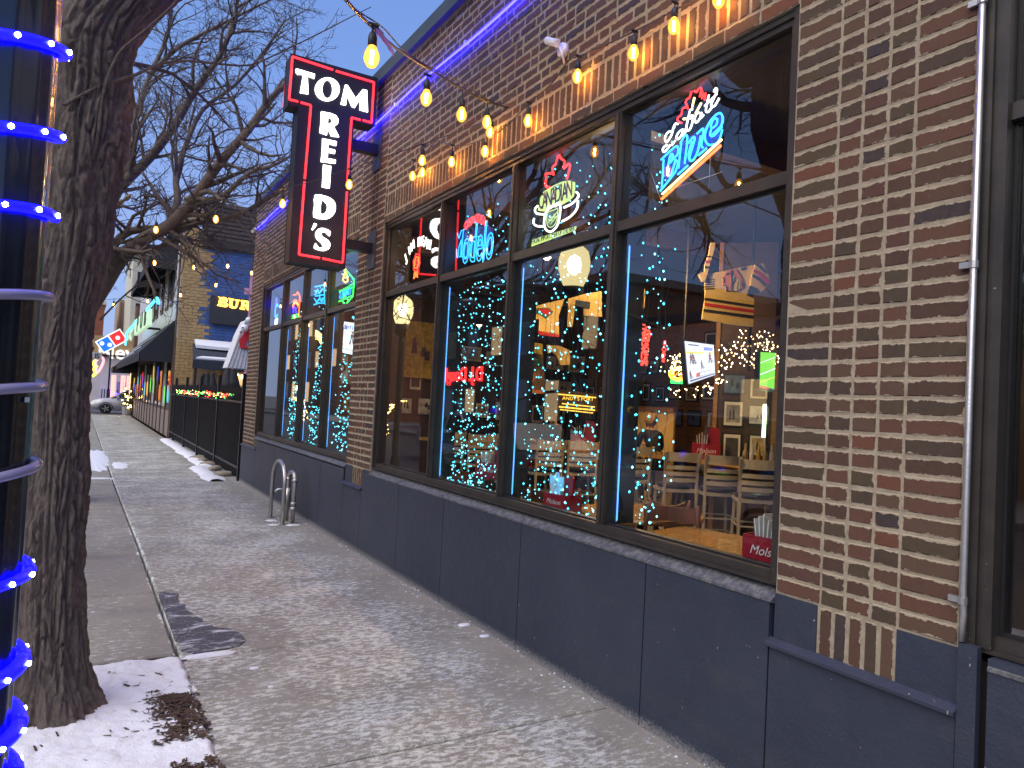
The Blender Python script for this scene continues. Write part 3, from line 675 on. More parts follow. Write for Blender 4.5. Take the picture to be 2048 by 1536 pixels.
limb(tips,[D2(330,455,-.3),D2(372,480,-.6),D2(400,520,-.8),D2(412,560,-.9),D2(440,600,-1)],.022,dict(L2,num=[4,3,4,5,0]),rg)
limb(tips,[D2(200,640),D2(250,590,.0),D2(300,560,0),D2(345,600,.0),D2(380,650,0)],.014,dict(L2,num=[1.2,3,4,5,0]),rg)
for q in ((-1,-.4,.9),(-.9,.7,.8),(.1,1,1),(-.5,-1,.9),(-.7,-1,.22),(-1,-.7,.35),(-1.2,-.2,.3),(-.45,-1,.5)): grow(tips,Vector((-.05,11.5,3.4)),Vector(q),4.2,.08,0,dict(SPEC,num=[4,4.5,5,5,0],rmin=.003),rg)
branches_to_mesh(tips,0,1).build('limbs',BARK,t2); branches_to_mesh(tips,2,4).build('twigs',TWIG,t2,kind='stuff')
print('tree2',len(tips))
k=MB(); k.tube(smoothpts([D2(232,410,-.5),D2(245,402,-.5),D2(252,398,-.5),D2(262,388,-.5)],3),[.03,.035,.03,.025,.02,.018,.03,.03,.02,.01][:10],6); k.build('broken_stub',mat('pale_wood',(.30,.22,.12),.8,0,.3,20,.4),t2)
# ================================================================ the near pole with rope light
pl=thing('light_pole','dark glossy pole wrapped in blue rope light at the left edge of the picture','pole',(0,0,0))
PC_=PY(133,0,.90); PR=.056
pole_c=Vector((PC_.x-PR-.003,.90,0))
m=MB(); m.smooth=True; prof=[]; n=64
for j in range(2):
    z=(-.02,4.4)[j]
    for k in range(n):
        a=2*PI*k/n; r=PR-.0022*(1-abs(math.cos(a*8)))**2; m.v.append((pole_c.x+r*math.cos(a),pole_c.y+r*math.sin(a),z))
for k in range(n): m.f.append((k,(k+1)%n,n+(k+1)%n,n+k)); m.m.append(0)
PAINT,t_,b_=newmat('pole_paint'); b_.inputs['Base Color'].default_value=(.012,.016,.020,1); b_.inputs['Roughness'].default_value=.24; b_.inputs['Coat Weight'].default_value=.5
bump(t_,b_,noise_(t_,30,3,.6,pos(t_)),.06,.003)
m.build('shaft',PAINT,pl)
def ring_z(py): return PY(100,py,.93).z
turns=[(-60,1),(125,1),(290,1),(447,1),(602,0),(775,0),(925,0),(1128,1),(1290,1),(1415,1),(1510,1),(1600,1)]
ROPE_ON=emit('rope_blue_on',(.0012,.0008,1.0),7.0)
ROPE_OFF,t_,b_=newmat('rope_clear'); b_.inputs['Base Color'].default_value=(.42,.38,.58,1); b_.inputs['Roughness'].default_value=.22; b_.inputs['Transmission Weight'].default_value=.25; b_.inputs['Subsurface Weight'].default_value=0
DOT=emit('rope_led',(.55,.75,1.0),26.0)
zs=[ring_z(p) for p,_ in turns]
on=MB(); on2=MB(); off=MB(); dots=MB(); on.smooth=on2.smooth=off.smooth=True; SUB=40
for i in range(len(zs)-1):
    pts=[]
    for k in range(SUB+1):
        f=k/SUB; a=-2*PI*f-.10                                     # start at the right-hand side, come round the front
        zz=lerp(zs[i],zs[i+1],f)+ (-.010*math.sin(a) if 3<=i<=7 else 0)
        rr=PR+.0068
        pts.append(Vector((pole_c.x+rr*math.cos(a),pole_c.y+rr*math.sin(a),zz)))
    lit=turns[i][1] and turns[i+1][1]
    half=SUB//2
    if turns[i][1]==turns[i+1][1]: ((on if i<6 else on2) if lit else off).tube(pts,.0052 if i<8 else .0075,8)
    else:
        ((on if i<6 else on2) if turns[i][1] else off).tube(pts[:half+1],.0052,8); ((on if i<6 else on2) if turns[i+1][1] else off).tube(pts[half:],.0052,8)
    for k in range(1,SUB,3):
        if (turns[i][1] if k<half else turns[i+1][1]):
            p=pts[k]; a=(p-pole_c); a.z=0; a.normalize(); q=p+a*(.0048 if i<8 else .0072); dots.tube([q-a*.0016,q+a*.0016],.0026,6)
on.build('rope_light_lit',ROPE_ON,pl); on2.build('rope_light_lit',ROPE_ON,pl); off.build('rope_light_unlit',ROPE_OFF,pl); dots.build('led_points',DOT,pl,kind='stuff')
k=MB()
for (px,py,w_,h_) in ((18,777,.008,.002),(38,779,.006,.003),(47,800,.004,.005)):
    q=PY(px,py,.9-PR+.01); k.box((q.x,pole_c.y-math.sqrt(max(1e-5,PR*PR-(q.x-pole_c.x)**2))-.0012,q.z-h_/2),(q.x+w_,pole_c.y-math.sqrt(max(1e-5,PR*PR-(q.x-pole_c.x)**2))+.003,q.z+h_/2))
k.build('sticker_remnant',WP,pl)
# ================================================================ TOM REID'S projecting sign
SY=7.12; SD=.20
sg=thing('projecting_sign',"black T-shaped projecting sign with white TOM REID'S letters and red neon outline",'sign')
def SP(px,py,off=0): q=PY(px,py,SY); q.y-=off; return q
def zq(x,z): return SP(560+x/3.268,90+z/3.268)      # enlarged-view coordinates of the sign face
x0,x1=SP(583,106).x,SP(755,158).x; zt=(SP(583,106).z+SP(755,158).z)/2; za=(SP(748,245).z+SP(588,218).z)/2; sx0,sx1=SP(592,400).x,SP(703,300).x; zb=(SP(575,520).z+SP(695,540).z)/2
SIGNB,t_,b_=newmat('sign_black'); b_.inputs['Base Color'].default_value=(.012,.012,.016,1); b_.inputs['Roughness'].default_value=.55
bump(t_,b_,noise_(t_,3,2,.5,pos(t_)),.05,.01)
sx0=SP(586,400).x; sx1=SP(702,330).x
poly=[Vector(p) for p in ((x0,SY,zt),(x1,SY,zt),(x1,SY,za),(sx1,SY,za),(sx1,SY,zb),(sx0,SY,zb),(sx0,SY,za),(x0,SY,za))]
m=MB(); m.prism(poly,(0,SD,0)); fixn(m.build('cabinet',SIGNB,sg).data)
m=MB(); 
for a,b in zip(poly,poly[1:]+poly[:1]):
    m.tube([a+Vector((0,.004,0)),b+Vector((0,.004,0))],.006,4); m.tube([a+Vector((0,SD-.004,0)),b+Vector((0,SD-.004,0))],.006,4)
m.build('edge_trim',SIGNB,sg)
LETTER=emit('letter_white',(1.0,.97,.92),3.2); REDN=emit('neon_red',(1.0,.025,.035),1.7)
LT={
'T':[[(104,156),(226,192),(222,222),(196,210),(178,206),(184,322),(130,314),(150,198),(128,192),(116,196),(104,182)]],
'M':[[(425,262),(440,266),(492,350),(540,292),(566,298),(572,440),(520,426),(524,350),(486,412),(468,404),(436,330),(428,396),(396,388),(412,320)]],
'R':[[(268,436),(330,448),(364,462),(380,488),(376,516),(350,536),(384,602),(334,598),(308,540),(304,590),(258,574),(266,500)],[(312,474),(332,480),(338,498),(330,514),(310,516)]],
'E':[[(276,612),(368,632),(366,660),(316,648),(312,676),(358,688),(356,712),(312,702),(308,742),(362,752),(360,776),(266,764),(274,690)]],
'I':[[(282,784),(332,794),(322,938),(274,930)]],
'D':[[(228,980),(300,990),(344,1014),(362,1052),(354,1100),(322,1132),(282,1138),(218,1124),(224,1050)],[(268,1020),(292,1026),(308,1050),(304,1084),(286,1104),(264,1100)]],
"'":[[(222,1166),(238,1170),(236,1182),(212,1212),(206,1206)]],
'S':[[(326,1218),(322,1250),(300,1228),(280,1222),(268,1236),(278,1256),(312,1276),(326,1304),(316,1334),(284,1346),(250,1340),(222,1328),(230,1296),(246,1320),(268,1328),(278,1312),(266,1292),(238,1266),(230,1236),(246,1206),(280,1198)]],
}
import mathutils.geometry as mg
def letters(mirror,name):
    for ch,loops in LT.items():
        lp=[]
        for L_ in loops:
            pts=[zq(x,z) for x,z in L_]
            pts=[Vector((p.x,0,p.z)) for p in pts]
            if ch in 'DS' : pts=smoothpts(pts,2,True)
            lp.append(pts)
        emitl(ch,lp,mirror)
    # the O as two ellipses
    A=[zq(308+80*math.cos(a),291+0*a+76*math.sin(a)+.0*a) for a in [2*PI*i/28 for i in range(28)]]
    B=[zq(308+34*math.cos(a),291+60*math.sin(a)) for a in [2*PI*i/28 for i in range(28)]]
    emitl('O',[[Vector((p.x,0,p.z)) for p in A],[Vector((p.x,0,p.z)) for p in B]],mirror)
def emitl(ch,lp,mirror):
    cxs=(x0+x1)/2
    flat=[[Vector((p.x,p.z,0)) for p in q] for q in lp]
    tri=mg.tessellate_polygon(flat); allp=[p for q in flat for p in q]
    yy=SY-.012 if not mirror else SY+SD+.012
    mx=lambda x: x if not mirror else 2*cxs-x
    vs=[Vector((mx(p.x),yy,p.y)) for p in allp]; n=len(vs); back=[Vector((v.x,SY+.002 if not mirror else SY+SD-.002,v.z)) for v in vs]
    fs=[tuple(t) for t in tri]+[tuple(i+n for i in t[::-1]) for t in tri]
    o=0
    for q in flat:
        k=len(q); fs+=[(o+i,o+(i+1)%k,o+(i+1)%k+n,o+i+n) for i in range(k)]; o+=k
    m=MB(); m.add(vs+back,fs); fixn(m.build('letter',LETTER,sg).data)
letters(False,'a')
# on the back the word stands where the sign's own outline is, so only the stem is mirrored about its centre
cst=(sx0+sx1)/2
letters(True,'b') if False else None
def back_letters():
    f=frame((-1,0,0),(0,0,1),(0,1,0),((x0+x1)/2,SY+SD,0))
    for s,c,z,h in (('TOM',(x0+x1)/2-.02,(zt+za)/2,.30),('R',cst,za-.16,.32),('E',cst,za-.42,.32),('I',cst,za-.66,.32),('D',cst,za-.93,.34),("'S",cst,za-1.22,.32)):
        me=text_mesh(s,h*1.05,LETTER,.008,bold=.012); me.transform(frame((-1,0,0),(0,0,1),(0,1,0),(c,SY+SD+.006,z))); link('letter',me,sg)
back_letters()
RED=[[(344,164),(80,78),(58,358),(116,372)],[(134,378),(200,396),(160,876)],[(158,894),(122,1370),(258,1394)],[(276,1396),(408,1424),(436,960)],[(440,900),(444,800),(466,476),(524,492)],[(540,494),(596,510),(612,246),(364,172)]]
for seg in RED:
    pts=[zq(*p) for p in seg]; m=MB()
    for a,b in zip(pts,pts[1:]):
        a=a-Vector((0,.010,0)); b=b-Vector((0,.010,0)); m.tube([a,b],.0105,6)
    m.build('neon_tube',REDN,sg)
    m=MB(); mm=lambda p:Vector((2*cst-p.x if False else p.x,SY+SD+.010,p.z))
    for a,b in zip(pts,pts[1:]): m.tube([mm(a),mm(b)],.0085,6)
    m.build('neon_tube',REDN,sg)
for z in (4.18,3.16):
    m=MB(); m.box((sx1+.002,SY+.05,z-.06),(WX-.013,SY+.15,z+.04)); m.build('bracket_arm',BLACKM,sg)
    m=MB(); m.box((WX-.0125,SY-.02,z-.22),(WX-.002,SY+.20,z+.16)); m.build('wall_plate',COPING,sg)
# ================================================================ string lights
def mat_bulb():
    m,t,b=newmat('bulb_amber_glass'); out=t.nodes['Material Output']
    em=N(t,'ShaderNodeEmission',Strength=2.2); em.inputs[0].default_value=(1.0,.42,.06,1)
    tr=N(t,'ShaderNodeBsdfTransparent'); tr.inputs[0].default_value=(1,.80,.45,1); mx=t.nodes.new('ShaderNodeMixShader'); mx.inputs[0].default_value=.38
    t.links.new(tr.outputs[0],mx.inputs[1]); t.links.new(em.outputs[0],mx.inputs[2]); t.links.new(mx.outputs[0],out.inputs[0]); m.cycles.emission_sampling='NONE'; return m
BULBG=mat_bulb(); FIL=emit('bulb_filament',(1.0,.50,.13),210.0)
m=MB(); m.smooth=True; m.lathe([(.004,-.112),(.016,-.106),(.026,-.090),(.030,-.074),(.027,-.056),(.018,-.036),(.014,-.026)],14); ME_BG=m.mesh('glass_bulb',BULBG)
m=MB(); m.smooth=True; m.tube([(.0,0,-.095),(0,0,-.045)],.0075,6); ME_FI=m.mesh('filament',FIL)
m=MB(); m.smooth=True; m.lathe([(.0145,-.030),(.0175,-.028),(.0175,.004),(.014,.018),(.006,.028)],12); ME_SO=m.mesh('socket',WIRE)
def hang_bulb(par,p,drop,scale=1.0):
    """drop lead from the cable and its bulb; p is where the lead meets the cable"""
    b=link('bulb',ME_BG,par,p-Vector((0,0,drop))); b.scale=(scale,)*3; link('filament',ME_FI,b); link('socket',ME_SO,b)
    m=MB(); m.tube([p,p-Vector((.004,.003,drop*.5)),p-Vector((0,0,drop-.02))],.0035,5); m.tube([p+Vector((-.02,0,0)),p+Vector((.02,0,0))],.008,5); m.build('drop_lead',WIRE,par)
SL='cafe string lights hung over the pavement'
def strand(label,pts,bulbs,r=.0045,double=False,sm=5):
    s=thing('string_light',label,'string light',(0,0,0),0,SL); q=smoothpts(pts,sm); m=MB(); m.smooth=True; m.tube(q,r,6)
    if double: m.tube([v+Vector((.01*math.sin(i*.7),.0,.02+.012*math.cos(i*.5))) for i,v in enumerate(q)],.003,5)
    m.build('cable',WIRE,s)
    for px,py,pyb,d in bulbs:                       # lead start pixel row, glass centre pixel row, depth
        a=P(px,py,d); b=P(px,pyb,d); hang_bulb(s,a,max(.05,(a-b).length-.075))
    return s
WE=PX(1016,215,WX-.02)
strand('string of large amber bulbs sloping down from overhead to the parapet',[P(640,-70,2.0),P(690,-2,2.3),P(742,52,2.75),P(800,102,3.2),P(862,140,3.6),P(925,178,4.0),P(975,203,4.5),WE],[(747,50,118,2.75),(855,150,192,3.75),(926,178,232,4.2),(976,202,247,4.7)],.006,True)
strand('string of amber bulbs crossing in front of the big sign towards the trees',[WE,P(980,238,5.0),P(920,262,5.4),P(840,290,5.8),P(760,317,6.1),P(680,344,6.3),P(600,369,6.6),P(500,392,7.2),P(400,408,7.8),P(300,430,8.4),P(180,455,9)],[(846,290,323,5.8),(700,338,371,6.3),(567,376,409,7.0),(434,404,440,7.8),(314,428,461,8.3)],.004)
strand('string of amber bulbs looped along the brick just above the main windows',[PX(1470,-60,WX-.05),PX(1400,-8,WX-.06),PX(1270,62,WX-.06),PX(1160,112,WX-.06),PX(1140,118,WX-.05),PX(1105,165,WX-.07),PX(1060,205,WX-.06),PX(1000,262,WX-.06),PX(940,288,WX-.06),PX(905,292,WX-.06),PX(873,282,WX-.04),PX(840,320,WX-.05),PX(825,322,WX-.05)],[],.004)
st=[o for o in COL.objects if o.get('label','').startswith('string of amber bulbs looped')][0]
for px,py,pyb in ((1440,-52,-8),(1269,62,101),(1157,112,152),(1058,205,241),(982,232,261),(972,262,302),(905,290,323),(827,320,351),(846,318,344),(1350,5,42)):
    a=PX(px,py,WX-.065); b=PX(px,pyb,WX-.065); hang_bulb(st,a,max(.05,(a-b).length-.07))
strand('string of amber bulbs running from the far windows out over the patio',[PX(575,486,WX-.06),PX(560,492,WX-.06),PX(518,502,WX-.06),P(503,505,13.5),P(440,507,13),P(380,503,12),P(310,497,11.5),P(240,490,11),P(180,486,10.5)],[(563,492,519,11.8),(516,502,530,13),(457,506,533,13),(390,503,535,12),(311,497,527,11.5),(220,488,512,11)],.004)
strand('lowest string of amber bulbs dropping away past the blue wall',[PX(512,522,WX-.06),P(490,528,14),P(430,552,14),P(362,575,14.5),P(300,590,15),P(228,598,15.5),P(180,602,16)],[(505,524,547,13.6),(433,552,571,14),(362,575,591,14.5),(296,590,603,15),(228,598,611,15.5)],.004)
# small torn ribbon caught on the first string
rb=thing('ribbon_scrap','torn purple ribbon scrap caught on the overhead string light cable','ribbon')
k=MB(); a=[P(750,56,2.8),P(765,75,2.85),P(775,88,2.88),P(786,106,2.9)]
for i in range(3): k.prism([a[i]+Vector((0,0,.016)),a[i+1]+Vector((.004,0,.020-.006*i)),a[i+1]-Vector((-.004,0,.012)),a[i]-Vector((0,0,.014))],(0,.0015,0))
fixn(k.build('ribbon',mat('ribbon_purple',(.30,.18,.45),.5,0,.3,60,.1),rb).data)
# ================================================================ bike rack and standpipe
br=thing('bike_rack','brushed steel hoop bike rack on the pavement beside the navy wall','bike rack')
A_=Vector((2.168,9.52,gz(9.5)));B_=Vector((2.178,8.93,gz(8.9))); H_=.74
pts=[A_,A_+Vector((0,0,H_-.25))]+[A_.lerp(B_,.5-.5*math.cos(a))+Vector((0,0,H_-.25+.25*math.sin(a))) for a in [PI*i/12 for i in range(1,12)]]+[B_+Vector((0,0,H_-.25)),B_]
STEEL=mat('steel_brushed',(.46,.45,.43),.36,.9,.12,60,.1,stretch=(1,1,.1)); m=MB(); m.smooth=True; m.tube(pts,.024,12); m.build('hoop',STEEL,br)
for q in (A_,B_):
    m=MB(); m.lathe([(.06,-.01),(.06,.004),(.03,.010)],14,Matrix.Translation(q)); m.build('foot_plate',STEEL,br)
sp_=thing('standpipe','galvanised U-shaped standpipe with a tap between the hoop rack and the navy wall','pipe')
a=Vector((2.30,9.25,gz(9)));b=Vector((2.32,9.02,gz(9))); h=.60
m=MB(); m.smooth=True; m.tube([a,a+Vector((0,0,h-.06)),a.lerp(b,.15)+Vector((0,0,h-.01)),a.lerp(b,.5)+Vector((0,0,h+.01)),a.lerp(b,.85)+Vector((0,0,h-.01)),b+Vector((0,0,h-.06)),b],.026,12); m.build('pipe',CONDUIT,sp_)
for q,z in ((a,h-.10),(b,h-.10),(b,.22),(b,.16),(a,.30)):
    m=MB(); m.smooth=True; m.tube([q+Vector((0,0,z)),q+Vector((0,0,z+.035))],.037,12); m.build('coupling',CONDUIT,sp_)
m=MB(); m.smooth=True; m.tube([a+Vector((0,0,.20)),a+Vector((0,0,.40))],[.045,.036],12); m.tube([a+Vector((0,0,.38)),a+Vector((-.12,.02,.38)),a+Vector((-.15,.02,.35))],.018,8); m.build('valve_body',CONDUIT,sp_)
# ================================================================ room behind the glass
FLZ=.04; BX=9.8; SY1=13.30
WOOD=mat('wood_oak',(.30,.155,.055),.42,0,.3,9,.12,stretch=(1,1,4)); WOODD=mat('wood_dark',(.055,.028,.016),.45,0,.35,9,.15,stretch=(1,1,4)); FLOORM=mat('floor_boards',(.040,.024,.016),.35,0,.3,6,.1)
CEILM=mat('ceiling_dark',(.018,.016,.016),.9,0,.1,3,.0); CREAM=mat('cream_paint',(.50,.42,.28),.6,0,.08,8,.06); NAVYPAD=mat('navy_vinyl',(.012,.018,.04),.3,0,.1,8,.05)
m=MB(); m.box((WX+.31,-2.3,-.15),(13.2,13.35,FLZ)); m.build('floor',FLOORM,bar)
m=MB(); m.box((WX+.31,-2.3,4.0),(13.2,13.35,4.1)); m.build('ceiling',CEILM,bar)
m=MB(); m.box((BX+.03,-2.3,FLZ),(BX+.2,13.35,4.0)); m.build('back_wall',WOODD,bar)
m=MB(); m.box((WX+.31,SY1+.0,FLZ),(BX+.03,SY1+.1,4.0)); m.build('side_wall',mat('wall_brown',(.045,.028,.018),.7,0,.2,5,.1),bar)
m=MB(); m.box((WX+.31,-2.39,FLZ),(BX+.03,-2.31,4.0)); m.build('side_wall',mat('wall_brown',(.045,.028,.018)),bar)
# horizontal boards on the back wall, each one a board
z=FLZ+.9
while z<3.3:
    y=6.6
    while y<13.2:
        L_=rnd.choice((1.6,2.2,2.9)); m=MB(); m.box((BX-rnd.uniform(.002,.008),y+.003,z+.004),(BX+.03,min(13.29,y+L_)-.003,z+.136)); m.build('plank',WOOD,bar); y+=L_
    z+=.14
m=MB(); m.box((BX-.03,-2.2,FLZ),(BX+.03,6.59,3.9)); m.build('wall_panel',WOODD,bar)
for y in (1.5,4.3,7.1,9.9,12.6):
    m=MB(); m.box((WX+.31,y,3.78),(BX-.03,y+.16,3.998)); m.build('beam',WOODD,bar)
m=MB(); m.box((BX-.06,6.6,.04),(BX-.001,13.28,.93)); m.build('wainscot',WOODD,bar)
# the shelf inside the windows
for a,b in ((2.10,6.83),(7.72,12.44)):
    m=MB(); m.box((GX+.09,a,.90),(GX+.20,b,.945)); m.build('window_shelf',WOOD,bar)
BEH=lambda px,d,z:Vector((P(px,900,d).x,P(px,900,d).y,z))
def flat(d,pts): return [P(x,y,d) for x,y in pts]
def cut(name,pts,d,m_,parent,th=.02,off=0.0):
    """a sheet facing the room's street side, outline given by its corners, with thickness"""
    q=[p-AF*off for p in flat(d,pts)]; m=MB(); m.prism(q,AF*th); o=m.build(name,m_,parent); fixn(o.data); return o
# ---------------------------------------------------------------- lamps
GLOBE=emit('lamp_globe_warm',(1.0,.70,.34),9.0)
LG='round warm lamps hanging under the dark ceiling'
def pendant(x,y,z,e,label,r=.055,wide=130):
    t=thing('pendant_lamp',label,'lamp',(x,y,z),0,LG)
    m=MB(); m.smooth=True; m.lathe([(r*.3,-r),(r*.8,-r*.6),(r,0),(r*.8,r*.6),(r*.3,r)],14); o=m.build('globe',GLOBE,t)
    m=MB(); m.tube([(0,0,r),(0,0,3.99-z)],.006,5); m.build('cord',WIRE,t)
    m=MB(); m.lathe([(.03,r*.98),(.03,r+.05)],8); m.build('cap',BLACKM,t)
    m=MB(); m.smooth=True; m.lathe([(.20,-.02),(.205,-.01),(.09,.10),(.03,.13)],18); m.build('shade',BLACKM,t)  # cone shade added to keep the lamp light off the upper walls
    l=bpy.data.lights.new('lamp_light','SPOT' if wide<160 else 'POINT'); l.energy=e*.75;
    if wide<160: l.spot_size=R(wide); l.spot_blend=.6
    l.color=(1.0,.58,.24); l.shadow_soft_size=.09; lo=link('lamp_light',l,t,(0,0,-r-.06)); return t
pendant(4.3,3.0,3.35,70,'warm globe lamp nearest the pavement, above the low wooden tables')
pendant(4.5,7.0,3.35,30,'warm globe lamp above the middle of the main window')
pendant(4.2,10.6,3.30,26,'warm globe lamp behind the second bank of windows')
pendant(4.3,5.62,3.35,130,'warm globe lamp added to light the crested jersey, hidden behind a mullion',wide=172)  # extra point lamp to brighten the jersey, kept out of sight by the mullion
pendant(5.6,6.9,3.62,75,'warm globe lamp in front of the hanging jerseys',wide=168)
_q=P(1268,700,11.2)
pendant(_q.x,_q.y,2.75,95,'warm globe lamp added to light the yellow booth partition')  # lamp added in front of the ochre partition to brighten it
pendant(8.5,6.9,2.95,26,'warm globe lamp beside the wooden column')
pendant(6.3,12.0,3.1,34,'warm globe lamp near the far end wall')
# ---------------------------------------------------------------- jerseys
JY=mat('jersey_cream',(.68,.51,.20),.85,0,.07,14,.35,.01); JB=mat('jersey_black',(.02,.02,.022),.85); JR=mat('jersey_red',(.50,.02,.03),.85,0,.08,14,.3); JG=mat('jersey_green',(.03,.14,.06),.85); JN=mat('jersey_navy',(.03,.05,.10),.8)
JO=mat('emblem_orange',(.62,.20,.07),.8); JE=mat('emblem_yellow',(.70,.55,.08),.8); JW=mat('jersey_white',(.62,.58,.50),.85)
def zz(pts,ox,oy,s): return [(ox+x/s,oy+y/s) for x,y in pts]
J=lambda pts: zz(pts,1380,480,7.68)
j1=thing('hockey_jersey','cream hockey jersey with black and red stripes and a feathered head crest','jersey')
dj=7.6
cut('body',J([(270,520),(560,470),(760,425),(1000,380),(930,650),(870,850),(985,900),(985,1010),(970,1330),(600,1290),(400,1250),(190,1215),(235,900),(240,790),(228,610)]),dj,JY,j1,.05)
cut('sleeve',J([(330,40),(390,40),(380,130),(320,330),(270,510),(225,640),(190,640),(130,520),(225,480),(235,380),(300,190),(315,100)]),dj-.03,JY,j1,.05)
cut('sleeve',J([(1000,380),(1120,355),(1200,520),(1240,660),(1160,740),(1080,810),(1030,740),(930,700),(950,560)]),dj-.03,JY,j1,.05)
for a in ([(225,885),(985,1000),(985,1042),(222,925)],[(210,1058),(985,1162),(978,1208),(205,1098)],*[[(228,612+34*k),(368,600+34*k),(369,614+34*k),(229,626+34*k)] for k in range(5)]): cut('stripe',J(a),dj,JB,j1,.01,.006)
cut('stripe',J([(225,962),(985,1076),(982,1122),(222,1010)]),dj,JR,j1,.01,.006)
for a,mm_ in (([(240,310),(318,315),(305,360),(240,360)],JR),([(240,240),(325,250),(320,270),(240,262)],JB),([(232,400),(300,405),(290,440),(228,440)],JB),([(985,450),(1075,485),(1240,650),(1200,690),(1070,555),(975,490)],JR),([(1000,378),(1060,370),(1180,500),(1165,520),(1050,420)],JN),([(960,525),(1060,570),(1180,690),(1150,715),(1050,620),(955,560)],JN),([(920,700),(1030,740),(1070,810),(960,850),(872,850)],JB)): cut('stripe',J(a),dj-.03,mm_,j1,.01,.006)
cut('shoulder_tie',J([(780,430),(850,412),(852,462),(786,470)]),dj,JN,j1,.01,.006)
cut('emblem',J([(560,480),(620,460),(632,560),(640,660),(625,770),(590,790),(555,790),(550,715),(505,690),(500,660),(520,610),(495,580),(540,520)]),dj,JO,j1,.01,.008)
cut('emblem',J([(640,455),(700,450),(750,520),(800,610),(815,690),(800,745),(765,720),(750,600),(700,560),(640,500)]),dj,JO,j1,.008,.011)
cut('emblem',J([(680,620),(720,580),(760,640),(765,740),(730,780),(675,785)]),dj,JE,j1,.008,.013)
cut('emblem',J([(632,470),(690,462),(720,500),(700,540),(650,620),(645,690),(675,640),(680,780),(640,790),(628,700)]),dj,JW,j1,.008,.010)
for a in ([(545,525),(590,505),(592,516),(552,540)],[(505,690),(548,700),(548,708),(505,700)],[(640,455),(650,455),(655,560),(642,560)],[(655,660),(665,655),(650,780),(640,780)],[(620,465),(630,465),(640,660),(625,790),(615,790),(630,660)],[(735,640),(742,640),(722,770),(712,770)],[(775,620),(785,640),(795,700),(788,720)],[(640,690),(700,600),(705,612),(650,705)],[(495,580),(505,575),(525,612),(512,660),(500,655),(512,612)],[(550,715),(560,715),(560,790),(550,790)]): cut('emblem_line',J(a),dj,JB,j1,.006,.016)
j2=thing('hockey_jersey','cream jersey with red lower half and number 39 beside the last mullion','jersey')
Z=lambda pts: zz(pts,1240,560,7.678); dj=8.6
cut('body',Z([(-15,130),(30,110),(180,80),(330,60),(395,170),(380,430),(180,440),(180,610),(-25,605)]),dj,JY,j2,.05); cut('hem',Z([(-25,605),(180,612),(180,920),(-40,900)]),dj,JR,j2,.05); cut('stripe',Z([(10,150),(100,225),(95,250),(5,180)]),dj,JR,j2,.01,.006)
cut('cuff',Z([(120,425),(345,440),(345,530),(120,520)]),dj-.05,JN,j2,.05)
me=text_mesh('39',.115,JN,.004,bold=.002,sx=.7); q=P(1240+240/7.68,560+145/7.68,dj)-AF*.01; fm=fr_to_cam(q); fm.translation=q; me.transform(fm); link('number',me,j2)
Y=lambda pts: zz(pts,1000,560,5.119)
j3=thing('hockey_jersey','cream jersey with a red and green oval crest left of the reflected street lamp','jersey'); dj=9.0
cut('body',Y([(305,280),(480,235),(660,195),(600,370),(605,560),(395,520),(400,400),(320,400)]),dj,JY,j3,.05); cut('hem',Y([(395,520),(605,545),(608,585),(395,560)]),dj,JR,j3,.05)
cut('emblem',Y([(345,310),(390,285),(500,285),(548,325),(470,400),(400,350),(350,345)]),dj,JG,j3,.01,.006); cut('emblem',Y([(385,300),(480,292),(535,325),(480,370),(430,335)]),dj,JR,j3,.01,.010)
j4=thing('hockey_jersey','green and gold jersey with a gold star hung beside the third mullion','jersey')
cut('body',Y([(125,310),(200,310),(215,380),(240,470),(240,600),(115,605),(120,400)]),9.0,JG,j4,.05); cut('stripe',Y([(125,400),(210,470),(180,565),(150,565),(120,480)]),9.0,JE,j4,.01,.006); cut('star',Y([(198,375),(208,400),(232,400),(213,418),(220,445),(198,430),(178,445),(184,418),(166,400),(190,400)]),9.0,JE,j4,.01,.012)
j5=thing('hockey_jersey','plain cream jersey with dark cuff hanging right of the reflected street lamp','jersey')
cut('body',Y([(700,190),(840,150),(1040,112),(1045,375),(860,360),(850,250),(770,215),(760,350),(740,480),(690,480)]),9.0,JY,j5,.05); cut('cuff',Y([(775,205),(925,225),(920,290),(770,265)]),8.95,JN,j5,.04)
# goalie cut-out, banners, cloth
gl_=thing('goalie_mural','painted goalie figure with crossed orange stick on a panel behind the light curtain','mural')
cut('panel',Y([(110,750),(440,760),(470,1160),(330,1160),(120,1180)]),10.0,mat('mural_brown',(.13,.07,.035),.7,0,.4,8),gl_,.03)
cut('stick',Y([(130,760),(165,800),(330,1120),(450,1130),(450,1165),(310,1160),(140,800)]),10.0,JO,gl_,.02,.03)
cut('mask',Y([(160,790),(300,770),(420,800),(430,860),(330,880),(230,850),(170,820)]),10.0,JG,gl_,.02,.02); cut('mask',Y([(220,780),(320,775),(390,820),(300,830)]),10.0,JW,gl_,.02,.03)
for i in range(4): cut('pad',Y([(275+i*34,990-i*16),(300+i*34,960-i*16),(345+i*20,1040-i*20),(325+i*20,1060-i*20)]),10.0,mat('leather_tan',(.32,.17,.06),.6),gl_,.02,.02)
cut('glove',Y([(150,900),(230,920),(260,1000),(200,1010),(150,960)]),10.0,mat('leather_tan',(.32,.17,.06)),gl_,.02,.02)
bn=thing('banner','orange and yellow banner strip fixed below the green jersey','banner'); cut('cloth',Y([(110,625),(330,635),(330,745),(110,720)]),9.9,JO,bn,.02); cut('cloth',Y([(330,640),(435,655),(435,765),(330,745)]),9.9,JE,bn,.02)
